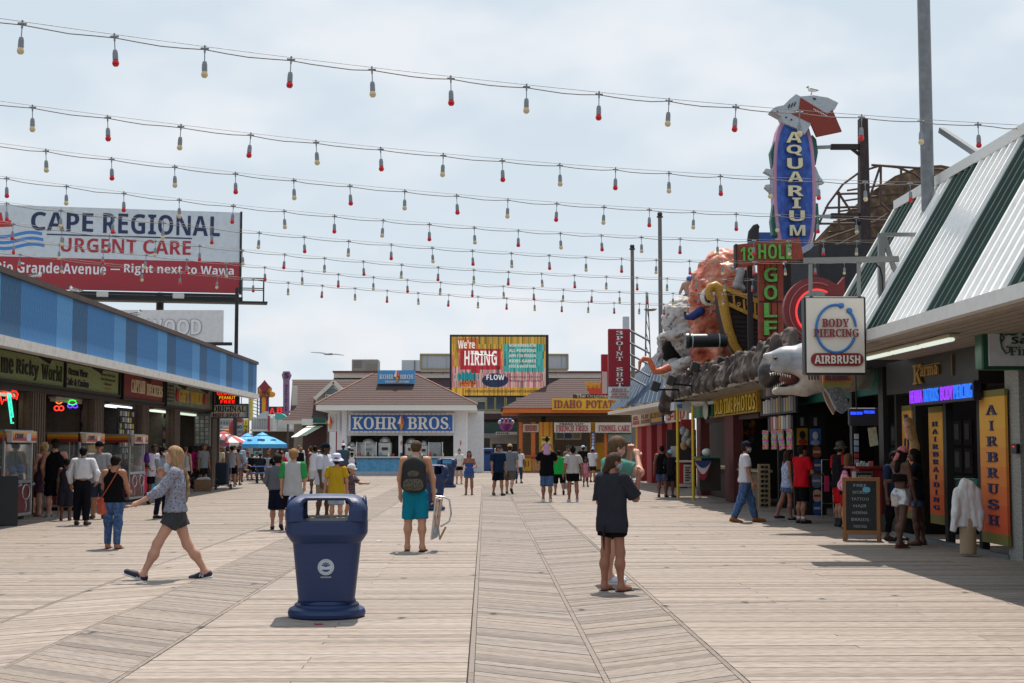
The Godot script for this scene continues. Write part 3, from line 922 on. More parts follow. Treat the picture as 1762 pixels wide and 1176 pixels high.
func kohr_stand():
	var d := 84.0
	var o := thing("ice_cream_stand","white ice cream stand with brown hipped roof, blue counter and Kohr Bros sign","building",at(690,817,d) * V(1,0,1))
	var P := o.position
	var W := D("#d8dade",0.08,0.5)
	var x0 := at(590,769,d).x; var x1 := at(803,769,d).x
	var depth := 7.0
	# piers of the front
	for q in [[588,596.5],[685.5,692],[780,803]]:
		var a := at(q[0],769,d).x; var b := at(q[1],769,d).x
		boxes(o,"pier",W,[[V((a + b) * 0.5,1.95,-d - 0.15) - P,V(b - a,3.9,0.3)]],0.02)
	boxes(o,"lintel",W,[[V((x0 + x1) * 0.5,3.05,-d - 0.2) - P,V(x1 - x0,1.5,0.25)]])
	# side wall to the left, turned away, with its narrow window
	var L0 := V(x0,0,-d - 0.3); var L1 := V(x0 - 1.15,0,-d - 3.4)
	clapboard(o,L1 - P,L0 - P,0.0,3.9,M("#c9ccd0",0.8))
	boxes(o,"window_frame",M("#9c2230",0.6),[[(L0 + L1) * 0.5 + V(0.03,1.75,0.1) - P,V(0.12,1.6,0.12)]])
	# back and right walls
	boxes(o,"wall",W,[[V((x0 + x1) * 0.5,1.95,-d - depth) - P,V(x1 - x0 + 2,3.9,0.2)],[V(x1 - 0.1,1.95,-d - depth * 0.5 - 0.2) - P,V(0.2,3.9,depth - 0.5)]])
	# counter
	boxes(o,"counter_front",N([[0.0,"#4c87ab"],[0.5,"#5b9bc2"],[1.0,"#68a6cb"]],V(0.6,0.6,0.6),0.7,4),[[V(at(684,0,d).x + 0.1,0.58,-d + 0.22) - P,V(at(780,0,d).x - at(588,0,d).x,0.78,0.14)]])
	boxes(o,"plinth",D("#a9b4bb",0.2),[[V(at(684,0,d).x + 0.1,0.1,-d + 0.2) - P,V(at(780,0,d).x - at(588,0,d).x,0.2,0.2)]])
	boxes(o,"counter_top",M("#c8c6bf",0.5),[[V(at(684,0,d).x + 0.1,1.03,-d + 0.15) - P,V(at(780,0,d).x - at(588,0,d).x,0.09,0.6)]],0.02)
	for i in 12:
		boxes(o,"counter_batten",M("#5591b6",0.7),[[V(lerpf(at(592,0,d).x,at(777,0,d).x,i / 11.0),0.58,-d + 0.295) - P,V(0.05,0.76,0.02)]])
	# inside: dark room, back shelf, machines
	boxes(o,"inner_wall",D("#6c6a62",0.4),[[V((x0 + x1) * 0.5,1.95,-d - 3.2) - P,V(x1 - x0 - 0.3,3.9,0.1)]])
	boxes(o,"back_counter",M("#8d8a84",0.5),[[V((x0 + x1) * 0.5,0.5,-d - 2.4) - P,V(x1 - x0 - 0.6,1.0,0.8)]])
	for q in [[612,0.62,1.1],[640,0.9,1.35],[668,0.8,1.5],[712,0.8,1.4],[733,0.5,1.2]]:
		var m := thing("soft_serve_machine","steel soft serve machine behind the ice cream counter, %s from the left" % ["first","second","third","fourth","fifth"][[612,640,668,712,733].find(q[0])],"ice cream machine",V(at(q[0],0,d + 0.7).x,1.075,-d - 0.25),0,"soft serve machines")
		var mb := MB.new(); mb.bevel(V(0,q[2] * 0.28,-0.3),V(q[1],q[2] * 0.56,0.5),0.06)
		part(m,"cabinet",mb,M("#b9bbb9",0.35,0.4))
		mb = MB.new(); mb.lathe([[q[1] * 0.42,q[2] * 0.56],[q[1] * 0.36,q[2] * 0.68],[q[1] * 0.2,q[2] * 0.76],[0.0,q[2] * 0.78]],16,V(0,0,-0.3))
		part(m,"hopper",mb,M("#a9aaa6",0.3,0.3))
		mb = MB.new(); mb.bevel(V(0,q[2] * 0.3,-0.02),V(q[1] * 0.45,0.16,0.1),0.02)
		part(m,"nozzle",mb,M("#2a2a2c",0.5))
	for px in [619.5,634,652.5,741,764]:
		boxes(o,"glass_post",M("#d6d8d8",0.5),[[V(at(px,0,d).x,1.5,-d - 0.05) - P,V(0.05,0.85,0.05)]])
	boxes(o,"glass_pane",glass(),[[V(at(636,0,d).x,1.5,-d - 0.05) - P,V(1.05,0.8,0.015)],[V(at(752,0,d).x,1.5,-d - 0.05) - P,V(0.7,0.8,0.015)]])
	for i in 14:
		var mb := MB.new(); var px := 612 + i * 11.6 + (i % 3) * 2.0
		if px > 684 and px < 694: continue
		mb.cyl(V(0,0,0),V(0,0.16 + 0.05 * (i % 3),0),0.07,0.06,8)
		part(o,"counter_jar",mb,M(["#d9d9d4","#b43a34","#3d3a38","#c7b48a","#5b7fa8"][i % 5],0.6)).position = V(at(px,0,d).x,1.075,-d + 0.12) - P
	# eaves and hipped roof
	var e0 := at(545,706,d - 0.9).x; var e1 := at(820,706,d - 0.9).x
	boxes(o,"eaves_board",M("#d4d3cf",0.7),[[V((e0 + e1) * 0.5,3.92,-d - depth * 0.5 + 0.2) - P,V(e1 - e0,0.34,depth + 2.2)]])
	var yb := 4.09; var yt := 6.1
	var r0 := at(642,662,d + 3.0).x; var r1 := at(712,662,d + 3.0).x
	var f := -d + 1.35; var bk := -d - depth - 0.9
	var mid := -d - 3.2
	var sh := shingle_mat("#4b3836")
	var A := V(e0 - 0.05,yb,f) - P; var B := V(e1 + 0.05,yb,f) - P; var C := V(e1 + 0.05,yb,bk) - P; var Dd := V(e0 - 0.05,yb,bk) - P
	var R0 := V(r0,yt,mid) - P; var R1 := V(r1,yt,mid) - P
	shingled(o,[A,B,R1,R0],sh,14)
	shingled(o,[B,C,R1,R1 + V(0,0.001,0)],sh,14)
	shingled(o,[C,Dd,R0,R1],sh,8)
	shingled(o,[Dd,A,R0,R0 + V(0,0.001,0)],sh,14)
	var hip := MB.new(); hip.bar(B,R1,0.1); 
	part(o,"hip_ridge",hip,M("#8a6a5e",0.9))
	hip = MB.new(); hip.bar(A,R0,0.1)
	part(o,"hip_ridge",hip,M("#8a6a5e",0.9))
	# the big sign with a rim of bulbs
	var s := thing("shop_sign","blue sign with white serif letters Kohr Bros and ice cream cone above the counter","sign",at(690,744,d - 0.35))
	fbox(s,"backing",600.5,712,781,745,d - 0.3,0.12,M("#d9dbdc",0.7))
	fbox(s,"face_panel",603,714.5,778.5,742,d - 0.34,0.05,M("#1f5ca8",0.5))
	ftext(s,"KOHR",606.5,718,683,739,d - 0.36,M("#dcdcd6",0.6),"serif",0.04)
	ftext(s,"BROS",701,718,771.5,739,d - 0.36,M("#dcdcd6",0.6),"serif",0.04)
	ftext(s,".",772.5,736.5,774.5,738.5,d - 0.36,M("#dcdcd6",0.6),"serif",0.04)
	cone_sign(s,690.5,714,743,d - 0.4,1.15)
	for i in 46:
		for yy in [713.2,743.5]:
			if i % 2 == 0:
				var mb := MB.new(); mb.ball(at(602 + i * 3.9,yy,d - 0.34) - s.position,V(0.035,0.035,0.03),Basis.IDENTITY,6,4)
				part(s,"bulb",mb,M("#8f9094",0.4))
	# small one on the roof
	s = thing("roof_sign","small blue box sign with Kohr Bros and a cone on the stand's roof","sign",at(682,662,d + 1.2))
	fbox(s,"box",650,637.5,712.5,661,d + 1.2,1.4,M("#3d8cc4",0.5))
	ftext(s,"KOHR",652.5,645,677,652.5,d + 1.19,M("#e2e2de",0.6),"serif",0.03)
	ftext(s,"BROS",688,645,711,652.5,d + 1.19,M("#e2e2de",0.6),"serif",0.03)
	ftext(s,"FROZEN CUSTARD",663,655.5,704,659,d + 1.19,M("#e2e2de",0.6),"sans",0.03)
	cone_sign(s,683,636,660,d + 1.17,1.1)
	fbox(s,"plinth",653,661,710,664.5,d + 1.3,1.2,M("#2c2422",0.8))
	s = thing("cone_sign_box","white box with a red and orange cone at the stand's left corner","sign",at(572,745,d + 0.6))
	fbox(s,"box",564,712,579,743,d + 0.6,0.4,M("#ccd0d2",0.7))
	cone_sign(s,568,716,740,d + 0.58,1.0)
	for px in [590,690.5,792.5]:
		s = thing("cone_sticker","small orange cone sticker on the %s pier of the stand" % ["left","middle","right"][[590,690.5,792.5].find(px)],"sticker",at(px,763,d - 0.01),0,"cone stickers")
		var mb := MB.new(); mb.prism(PackedVector2Array([Vector2(-0.02,-0.19),Vector2(0.06,0.02),Vector2(0.03,0.19),Vector2(-0.05,0.05)]),0.01)
		part(s,"cone_shape",mb,M("#c9713f",0.7))

func window_px(o: Node3D,x0: float,y0: float,x1: float,y1: float,d: float,pane := "#46545c",frame := "#c9c5b8") -> void:
	fbox(o,"window",x0,y0,x1,y1,d,0.08,M(frame,0.7))
	fbox(o,"pane",x0 + 1,y0 + 1,x1 - 1,y1 - 1,d - 0.03,0.04,M(pane,0.15,0.0,0.7))

func far_houses():
	# long block with a dark brown roof behind both stands
	var d := 112.0
	var o := thing("long_building","long cream building with dark brown mansard roof behind the food stands","building",at(760,780,d) * V(1,0,1))
	var P := o.position
	var sh := shingle_mat("#4a363a")
	boxes(o,"wall",D("#6f6a62",0.3),[[V((at(560,0,d).x + at(1120,0,d).x) * 0.5,2.1,-d - 4) - P,V(at(1120,0,d).x - at(560,0,d).x,4.2,8.0)]])
	var t0 := at(575,650,d + 0.5); var t1 := at(1120,652,d + 0.5); var b0 := at(545,712,d - 3.0); var b1 := at(1125,712,d - 3.0)
	shingled(o,[b0 - P,V(b1.x,b0.y,b1.z) - P,V(t1.x,t0.y,t1.z) - P,t0 - P],sh,16)
	fbox(o,"parapet",574,641,1120,650.5,d + 0.3,0.6,D("#c9c4ba",0.15))
	fbox(o,"coping",572,639,1122,641.5,d + 0.1,1.0,M("#6a3438",0.7))
	# the cream wall with yellow framed windows in the gap between the stands
	fbox(o,"gable_wall",800,676,935,712,d - 3.4,0.3,D("#a9a79b",0.2))
	for q in [[823,693,833.5,704],[839,684,849.5,704],[854.5,684,867,704],[873,684,887,704],[892,693,903,704],[907,693,918,704]]:
		window_px(o,q[0] - 2,q[1] - 2,q[2] + 2,q[3] + 2,d - 3.5,"#3d4a57","#c8b872")
	fbox(o,"lower_roof",795,712,940,722,d - 8,0.4,sh)
	fbox(o,"lower_wall",803,712,895,800,d - 7.5,0.3,D("#3e3b37",0.4))
	fbox(o,"awning",803,727,895,749,d - 10,0.5,D("#2f4743",0.3))
	# boxes on the roofs
	var ac := thing("roof_unit","grey air conditioning unit on the roof left of the small blue sign","air conditioner",at(628,640,d + 3))
	fbox(ac,"casing",605,618.5,650.5,640,d + 2,2.2,D("#8f8f8a",0.2),0.04)
	for i in 5: fbox(ac,"louvre",608,621 + i * 2.6,622,622.6 + i * 2.6,d + 1.98,0.04,M("#6f706c",0.6))
	fbox(ac,"fan_guard",630,626,648,638,d + 1.98,0.05,M("#7d7d78",0.6))
	var st := thing("roof_shed","pale grey box on the roof right of the small blue sign","roof box",at(705,640,d + 6))
	fbox(st,"casing",691,620,728,640,d + 6,2.0,D("#b9c0c6",0.1)); fbox(st,"vent_pipe",713,620,714,640,d + 5.9,0.1,M("#40444a",0.6))
	var bs := thing("bulb_rimmed_sign","blank white roof sign with a rim of bulbs behind the screen","sign",at(850,640,106))
	fbox(bs,"board",723.5,610.5,977,640,106.0,0.3,D("#aeb3bb",0.1))
	fbox(bs,"rim",722.5,609,978,611.5,105.9,0.2,M("#9a8c66",0.6)); fbox(bs,"rim",722.5,634,978,636,105.9,0.2,M("#9a8c66",0.6))
	fbox(bs,"rim",722,610,724.5,636,105.85,0.2,M("#9a8c66",0.6)); fbox(bs,"rim",976,610,978.5,636,105.85,0.2,M("#9a8c66",0.6))
	for i in 8: fbox(bs,"seam",735 + i * 33,612,735.5 + i * 33,634,105.97,0.03,M("#8d929a",0.6))
	for px in [742,762,930,955]: fbox(bs,"strut",px,636,px + 1.5,644,106.2,0.1,M("#55585c",0.6))
	# gabled house on the left
	d = 97.0
	o = thing("gabled_house","brown shingled house with a white gable and arched window left of the ice cream stand","building",at(540,800,d) * V(1,0,1))
	P = o.position
	var br := shingle_mat("#4b3735")
	boxes(o,"wall",D("#8b857c",0.2),[[V((at(512,0,d).x + at(592,0,d).x) * 0.5,2.2,-d - 4) - P,V(3.2,4.4,7)]])
	shingled(o,[at(498,722,d - 3) - P,at(640,722,d - 3) - P,at(640,655,d + 3) - P,at(503,655,d + 3) - P],br,18)
	shingled(o,[at(482,726,d - 5) - P,at(560,722,d - 3.4) - P,at(548,683,d - 1) - P,at(536,683,d - 1) - P],br,14)
	fbox(o,"ridge_board",502,653.6,642,655.5,d + 3,0.2,M("#c9beb0",0.8))
	# white dormer with its arched window
	var g := MB.new()
	var gp := []
	for q in [[543,706],[605,690],[604,681],[573.5,659],[543,686]]:
		var w := at(q[0],q[1],d - 3.6) - P; gp.append(Vector2(w.x,w.y))
	g.prism(PackedVector2Array(gp),0.2,V(0,0,-d + 3.5 - P.z))
	part(o,"gable",g,D("#b5b2ad",0.12))
	for i in 16: fbox(o,"siding_line",544 + maxf(0,(10 - i)) * 2.6,662.0 + i * 2.4,603 - maxf(0,(10 - i)) * 2.6,662.4 + i * 2.4,d - 3.72,0.03,M("#a3a09b",0.8))
	var tr := MB.new(); tr.bar(at(541,687,d - 4.0) - P,at(573.5,657.5,d - 4.0) - P,0.22)
	part(o,"barge_board",tr,M("#c6c2ba",0.7))
	tr = MB.new(); tr.bar(at(573.5,657.5,d - 4.0) - P,at(600,682,d - 4.0) - P,0.22)
	part(o,"barge_board",tr,M("#c6c2ba",0.7))
	shingled(o,[at(541,686,d - 4.1) - P,at(573.5,656.8,d - 4.1) - P,at(573.5,656.8,d + 0.5) - P,at(541,686,d + 0.5) - P],br,6)
	var fr := []
	for q in arc(Vector2(572.5,680),Vector2(13.5,13),180,360,12): fr.append(q)
	for kk in 2:
		var ins := kk * 1.2
		var wp := []
		for q in arc(Vector2(572.5,679.5),Vector2(13 - ins,12.5 - ins),0,-180,12):
			var w := at(q.x,q.y,d - 3.7) - P; wp.append(Vector2(w.x,w.y))
		for q in [[559.5 + ins,697 - ins],[585.5 - ins,697 - ins]]:
			var w := at(q[0],q[1],d - 3.7) - P; wp.append(Vector2(w.x,w.y))
		var mb := MB.new(); mb.prism(PackedVector2Array(wp),0.1,V(0,0,-d + 3.68 + kk * 0.03 - P.z))
		part(o,"window" if kk == 0 else "pane",mb,M("#d5d8da",0.6) if kk == 0 else M("#41606c",0.12,0.0,0.8))
	fbox(o,"mullion",572,680,573.2,697,d - 3.78,0.05,M("#d5d8da",0.6)); fbox(o,"transom",560,679.6,585.5,681,d - 3.78,0.05,M("#d5d8da",0.6))
	# white end walls of the house to its left
	fbox(o,"end_wall",502,664,511,712,d - 1.0,0.3,D("#bdb9b0",0.15)); fbox(o,"side_wall",511,683,530,712,d + 0.5,0.3,D("#aaa79f",0.15))
	# porch roofs, awnings and green sign boards along that side
	fbox(o,"porch_beam",480,724,560,730,d - 5.5,0.5,D("#c4bfb4",0.15))
	fbox(o,"porch_wall",520,728,562,815,d - 5.0,0.3,D("#4a2f30",0.35))
	for i in 2:
		var aw := MB.new()
		var ax := 500.0 + i * 14.0
		aw.quad(at(ax,753 - i * 2,d - 10) - P,at(ax + 12,752 - i * 2,d - 10) - P,at(ax + 46,731,d - 5) - P,at(ax + 32,731,d - 5) - P)
		part(o,"awning",aw,M("#c8ccc8",0.7) if i == 0 else M("#2c4b40",0.8))
	fbox(o,"sign_board",537,719,560,728,d - 6.0,0.2,M("#1f5a4a",0.6))
	fbox(o,"sign_board",519,721,538,732,d - 6.2,0.2,M("#c9cbc6",0.6))

func potato_stand():
	var d := 92.0
	var o := thing("fries_stand","orange and yellow fries stand with brown hipped roof at the end of the walk","building",at(990,813,d) * V(1,0,1))
	var P := o.position
	var OR := D("#c8692c",0.2); var YE := D("#d29a2c",0.2)
	var xl := at(893,0,d).x; var xr := at(1100,0,d).x
	boxes(o,"eaves_board",OR,[[V((at(866,0,d).x + xr + 3.0) * 0.5,3.95,-d - 3.5) - P,V(xr + 3.0 - at(866,0,d).x,0.3,9.4)]])
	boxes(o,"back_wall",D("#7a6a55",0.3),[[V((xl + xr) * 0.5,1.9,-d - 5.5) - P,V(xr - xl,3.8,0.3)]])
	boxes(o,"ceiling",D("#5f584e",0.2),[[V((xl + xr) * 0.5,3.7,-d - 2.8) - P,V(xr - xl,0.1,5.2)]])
	for q in [[893,899,OR],[914,921,OR],[928,933,YE],[933,936,OR],[936,944,YE],[944,947,OR],[947,951,YE],[1016.5,1024,YE],[1040,1044,OR],[1089,1094,OR],[1094,1098,YE]]:
		fbox(o,"post",q[0],727,q[1],813,d,0.35,q[2])
	# low wall with yellow and red panels
	fbox(o,"counter_front",893,786,951,813,d - 0.3,0.25,OR)
	fbox(o,"counter_panel",896,788,914,811,d - 0.34,0.06,YE)
	for px in [899.5,904.5,909.5]: fbox(o,"diamond",px - 1,794,px + 1,803,d - 0.37,0.04,M("#7a4a20",0.8))
	fbox(o,"poster",916,790,930,811,d - 0.34,0.05,N([[0.0,"#8a3a2c"],[0.5,"#b07a4c"],[1.0,"#c8b07a"]],Vector3.ONE * 2.0,0.8,6))
	fbox(o,"counter_top",892,783.5,952,786.5,d - 0.5,0.6,M("#b0502a",0.6))
	fbox(o,"notice",931.5,752,948,776,d - 0.1,0.05,M("#c9b45c",0.7))
	ftext(o,"FRESH CUT",933,754.5,946.5,759,d - 0.12,M("#2a2420",0.8),"sans")
	# dark inside with menu boards
	fbox(o,"menu_board",955,744,1000,757,d + 1.5,0.1,M("#a7a89c",0.6))
	for i in 3: fbox(o,"menu_print",958 + i * 14,746,970 + i * 14,755,d + 1.47,0.04,M(["#5d6a74","#3c4c6a","#7d745c"][i],0.7))
	fbox(o,"fridge",975,768,1010,810,d + 3.0,0.8,M("#b9bcb8",0.4)); fbox(o,"menu_board",1046,748,1088,762,d + 2.0,0.1,M("#8fb0b0",0.6))
	fbox(o,"yellow_cabinet",1025,762,1045,808,d + 1.0,0.6,D("#c7922a",0.2))
	fbox(o,"vertical_sign",1017.5,744,1023.5,780,d - 0.1,0.1,M("#2b4a86",0.6))
	column_text(o,"SMORES",at(1020.5,748,d - 0.12) - P,0.2,0.14,0.14,M("#d8dade",0.7))
	fbox(o,"window_sign",900,730,927,744,d - 0.06,0.1,M("#b8aea0",0.7))
	ftext(o,"FRENCH FRIES",903,732.5,924,742,d - 0.08,M("#9c2c2c",0.7),"serif")
	for px in [906,938]:
		pass
	# roof
	var sh := shingle_mat("#483534")
	var A := V(at(864,0,d - 1.2).x,4.1,-d + 1.25) - P; var B := V(xr + 3.1,4.1,-d + 1.25) - P
	var R0 := V(at(962,0,d + 4).x,6.2,-d - 3.6) - P; var R1 := V(xr + 0.5,6.2,-d - 3.6) - P
	var Cc := V(xr + 3.1,4.1,-d - 8.2) - P; var Dd := V(A.x + P.x,4.1,-d - 8.2) - P
	shingled(o,[A,B,R1,R0],sh,14)
	shingled(o,[Dd,A,R0,R0 + V(0,0.001,0)],sh,14)
	shingled(o,[Cc,Dd,R0,R1],sh,8)
	# signs under the eaves
	for q in [[953.5,727.5,1016.5,744.5,"FRENCH FRIES",957,1012],[1024.5,727.5,1088,745,"FUNNEL CAKE",1030,1084]]:
		var s := thing("shop_sign","white sign with red letters %s below the orange eaves" % ("French Fries" if q[5] == 957 else "Funnel Cake"),"sign",at((q[0] + q[2]) * 0.5,745,d - 0.5))
		fbox(s,"board",q[0],q[1],q[2],q[3],d - 0.5,0.12,D("#c9c6bd",0.15,1.0))
		ftext(s,q[4],q[5],732.5,q[6],742.5,d - 0.52,M("#a02430",0.6),"serif",0.03)
		if q[5] == 957: ftext(s,"FRESH CUT",963,728.6,1004,731.5,d - 0.52,M("#2c2a28",0.7),"sans",0.02)
		for i in 14:
			var mb := MB.new(); mb.ball(at(lerpf(q[0],q[2],(i + 0.5) / 14.0),744,d - 0.52) - s.position,Vector3.ONE * 0.05,Basis.IDENTITY,6,4)
			part(s,"bulb",mb,M("#d8d6cc",0.4))
	var s := thing("roof_sign","yellow sign with purple letters Idaho Potato on the orange stand's roof","sign",at(1000,705,d - 1.4))
	fbox(s,"board",950,686,1090,706,d - 1.4,0.15,D("#d8a62c",0.15))
	ftext(s,"IDAHO",953,689.5,1001,702.5,d - 1.42,M("#7c2c4a",0.6),"serif",0.04)
	ftext(s,"POTATOES",1008,689.5,1082,702.5,d - 1.42,M("#7c2c4a",0.6),"serif",0.04)
	s = thing("roof_sign","red box of yellow fries with a dark The Original plate above the yellow sign","sign",at(1020,686,d - 1.1))
	fbox(s,"plate",986,678,1050,686.5,d - 1.1,0.15,M("#3a2c34",0.6),0.03)
	ftext(s,"The Original",992,679,1046,686,d - 1.12,M("#d9d4c8",0.7),"serifr",0.03)
	var bx := MB.new()
	var bp := []
	for q in [[1010,669],[1040,669],[1036,679],[1016,679]]:
		var w := at(q[0],q[1],d - 1.1) - s.position; bp.append(Vector2(w.x,w.y))
	bx.prism(PackedVector2Array(bp),0.3); part(s,"fries_box",bx,M("#b5331f",0.6))
	for i in 12:
		var mb := MB.new()
		var a := at(1012 + i * 2.3,672,d - 1.05) - s.position
		mb.bar(a,at(1008.0 + i * 2.6,656.0 + (i % 3) * 3.0,d - 1.05) - s.position,0.11)
		part(s,"fry",mb,M("#c98a24",0.7))
	s = thing("roof_vent","pair of round steel roof vents left of the fries sign","vent",at(998,680,d + 4.5))
	for q in [[990,8],[1006,6]]:
		var c := at(q[0],680,d + 4.5) - s.position
		var mb := MB.new(); mb.lathe([[q[1] * 0.034,0.0],[q[1] * 0.034,0.55],[q[1] * 0.048,0.6],[q[1] * 0.048,0.95],[0.0,1.0]],14,c)
		part(s,"vent_drum",mb,D("#8f8f8b",0.2,1.0,0.4))
	# the small kiosk between the stands
	d = 100.0
	o = thing("candy_kiosk","small white kiosk with grey roof between the two food stands","kiosk",at(868,812,d) * V(1,0,1))
	P = o.position
	fbox(o,"roof",831,746,892,754,d - 1,3.5,D("#8a8c8c",0.2)); fbox(o,"fascia",843,754,892,764,d,0.3,D("#b5b2aa",0.2))
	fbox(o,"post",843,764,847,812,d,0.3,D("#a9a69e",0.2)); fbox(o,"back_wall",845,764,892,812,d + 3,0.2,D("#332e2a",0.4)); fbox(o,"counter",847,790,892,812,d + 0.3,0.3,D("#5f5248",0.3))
	s = thing("kiosk_sign","white strip sign with coloured print on the small kiosk","sign",at(872,748,d - 1.4))
	fbox(s,"board",853,743.5,890,748.5,d - 1.4,0.1,M("#d6d6d0",0.6))
	for i in 6: fbox(s,"print_block",855.0 + i * 3.4,744.5,857.6 + i * 3.4,747.5,d - 1.42,0.03,M(["#b03030","#3f8ec0","#4a9a50","#b05a90","#c0a030","#3a4a90"][i],0.7))
	s = thing("bowl_sign","round purple bowl sign with white and blue scoops above the kiosk","sign",at(871,742,d + 0.5))
	var bm := MB.new(); bm.lathe([[0.2,0.0],[0.42,0.2],[0.5,0.42],[0.5,0.46]],18,at(871,742,d + 0.5) - s.position); part(s,"bowl",bm,M("#8c2f86",0.5))
	for i in 7:
		bm = MB.new(); bm.ball(at(861 + i * 3.3,727 - (i % 2) * 3,d + 0.5) - s.position,Vector3.ONE * 0.17,Basis.IDENTITY,8,6); part(s,"scoop",bm,M(["#c9c4c0","#3a5f9c","#c9c4c0","#8f3c58"][i % 4],0.7))
	var pl := MB.new(); pl.cyl(at(871,746,d + 0.5) - s.position,at(871,742,d + 0.5) - s.position,0.05,0.05,8); part(s,"stem",pl,M("#4a4a4a",0.6))
	led_screen()

func led_screen():
	var d := 95.0
	var s := thing("led_screen","large outdoor screen with a colourful hiring advert above the stands","screen",at(858,690,d))
	fbox(s,"casing",773.5,576,944,684,d,0.35,M("#14161c",0.5),0.03)
	# picture: flat print computed here, columns of slightly different brightness like the lamps of the screen
	var W := 320; var Hh := 200
	var im := Image.create(W,Hh,false,Image.FORMAT_RGB8)
	var r := RandomNumberGenerator.new(); r.seed = 5
	for x in W:
		var lx := x / 320.0
		var colk := 1.0
		for y in Hh:
			var ly := y / 200.0
			if y % 25 == 0: colk = r.randf_range(0.75,1.0) if r.randf() > 0.2 else r.randf_range(0.2,0.6)
			var c := Color("#d8a638")
			if ly > 0.52: c = Color("#d6b0a4")
			if ly > 0.86: c = Color("#dba636")
			if fmod(lx * 60.0,4.0) < 1.6 and ly > 0.3 and ly < 0.86: c = c.lerp(Color("#d3607a"),0.6)
			if fmod(lx * 47.0 + 1.0,3.0) < 1.0 and ly < 0.5: c = c.lerp(Color("#7a8a3a"),0.5)
			if ly < 0.28 and lx < 0.28 and ly > 0.02 and lx > 0.05: c = Color("#d5702c")
			if lx > 0.09 and lx < 0.52 and ly > 0.2 and ly < 0.56: c = Color("#c02434")
			if lx > 0.2 and lx < 0.3 and ly >= 0.56 and ly < 0.62: c = Color("#c02434")
			if lx > 0.545 and lx < 0.98 and ly > 0.12 and ly < 0.6: c = Color("#2fb0ac") if r.randf() > 0.12 else Color("#c9b0a0")
			var e := Vector2((lx - 0.46) / 0.14,(ly - 0.74) / 0.12).length()
			if e < 1.0: c = Color("#1c2c52")
			var q := Vector2((lx - 0.16) / 0.11,(ly - 0.68) / 0.08).length() + 0.25 * sin(lx * 150.0)
			if q < 1.0: c = Color("#1f8f98")
			q = Vector2((lx - 0.16) / 0.09,(ly - 0.8) / 0.05).length()
			if q < 1.0: c = Color("#d8742c")
			if lx > 0.61 and lx < 0.95 and ly > 0.66 and ly < 0.8 and r.randf() < 0.4 and fmod(ly * 30.0,2.0) < 1.0: c = Color("#5a4058")
			if lx > 0.14 and lx < 0.9 and ly > 0.9 and ly < 0.95 and r.randf() < 0.45: c = Color("#5a4428")
			im.set_pixel(x,y,c * colk)
	var tx := ImageTexture.create_from_image(im)
	var m := StandardMaterial3D.new()
	m.albedo_color = Color(0.05,0.05,0.05); m.roughness = 0.6
	m.emission_enabled = true; m.emission_texture = tx; m.emission = Color.BLACK; m.emission_energy_multiplier = 0.8
	var a := at(777,681,d - 0.04) - s.position; var b := at(939,580,d - 0.04) - s.position
	var mb := MB.new()
	mb.vert(V(a.x,a.y,a.z),Vector3.BACK,Vector2(0,1)); mb.vert(V(b.x,b.y,a.z),Vector3.BACK,Vector2(1,0)); mb.vert(V(b.x,a.y,a.z),Vector3.BACK,Vector2(1,1))
	mb.vert(V(a.x,a.y,a.z),Vector3.BACK,Vector2(0,1)); mb.vert(V(a.x,b.y,a.z),Vector3.BACK,Vector2(0,0)); mb.vert(V(b.x,b.y,a.z),Vector3.BACK,Vector2(1,0))
	part(s,"picture",mb,m)
	for q in [["We're",788,586,817,600],["HIRING",799,604,855,629]]:
		ftext(s,q[0],q[1],q[2],q[3],q[4],d - 0.05,glow("#d8d4ce",0.8),"sans",0.01)
	ftext(s,"FLOW",837,645,868,654,d - 0.05,glow("#c9c4c8",0.8),"sans",0.01)
	for i in 5: ftext(s,["NOW HIRING FOR","ALL POSITIONS","APPLY IN PERSON","RIDES GAMES","FOOD & WATER PARK"][i],876,592 + i * 9,922,597 + i * 9,d - 0.05,glow("#cfc4b8",0.7),"sans",0.01)
	ftext(s,"ZONE",794,654,820,661,d - 0.05,glow("#5a2416",0.7),"sans",0.01)
	for i in 8: fbox(s,"module_seam",797 + i * 20.3,580,797.5 + i * 20.3,681,d - 0.05,0.01,M("#15161a",0.6))
	for px in [797,935]:
		var mb2 := MB.new(); var t := at(px,684,d + 0.2)
		mb2.span(V(t.x - 0.15,0,t.z - 0.15) - s.position,V(t.x + 0.15,t.y,t.z + 0.15) - s.position)
		part(s,"post",mb2,M("#17181c",0.6))
	var al := AreaLight3D.new(); al.name = "screen_light"
	al.area_size = Vector2(5.5,3.4); al.light_energy = 0.4; al.light_color = Color("#e8b890"); al.shadow_enabled = true
	s.add_child(al); al.position = at(858,630,d - 0.12) - s.position; al.rotation_degrees.y = 180

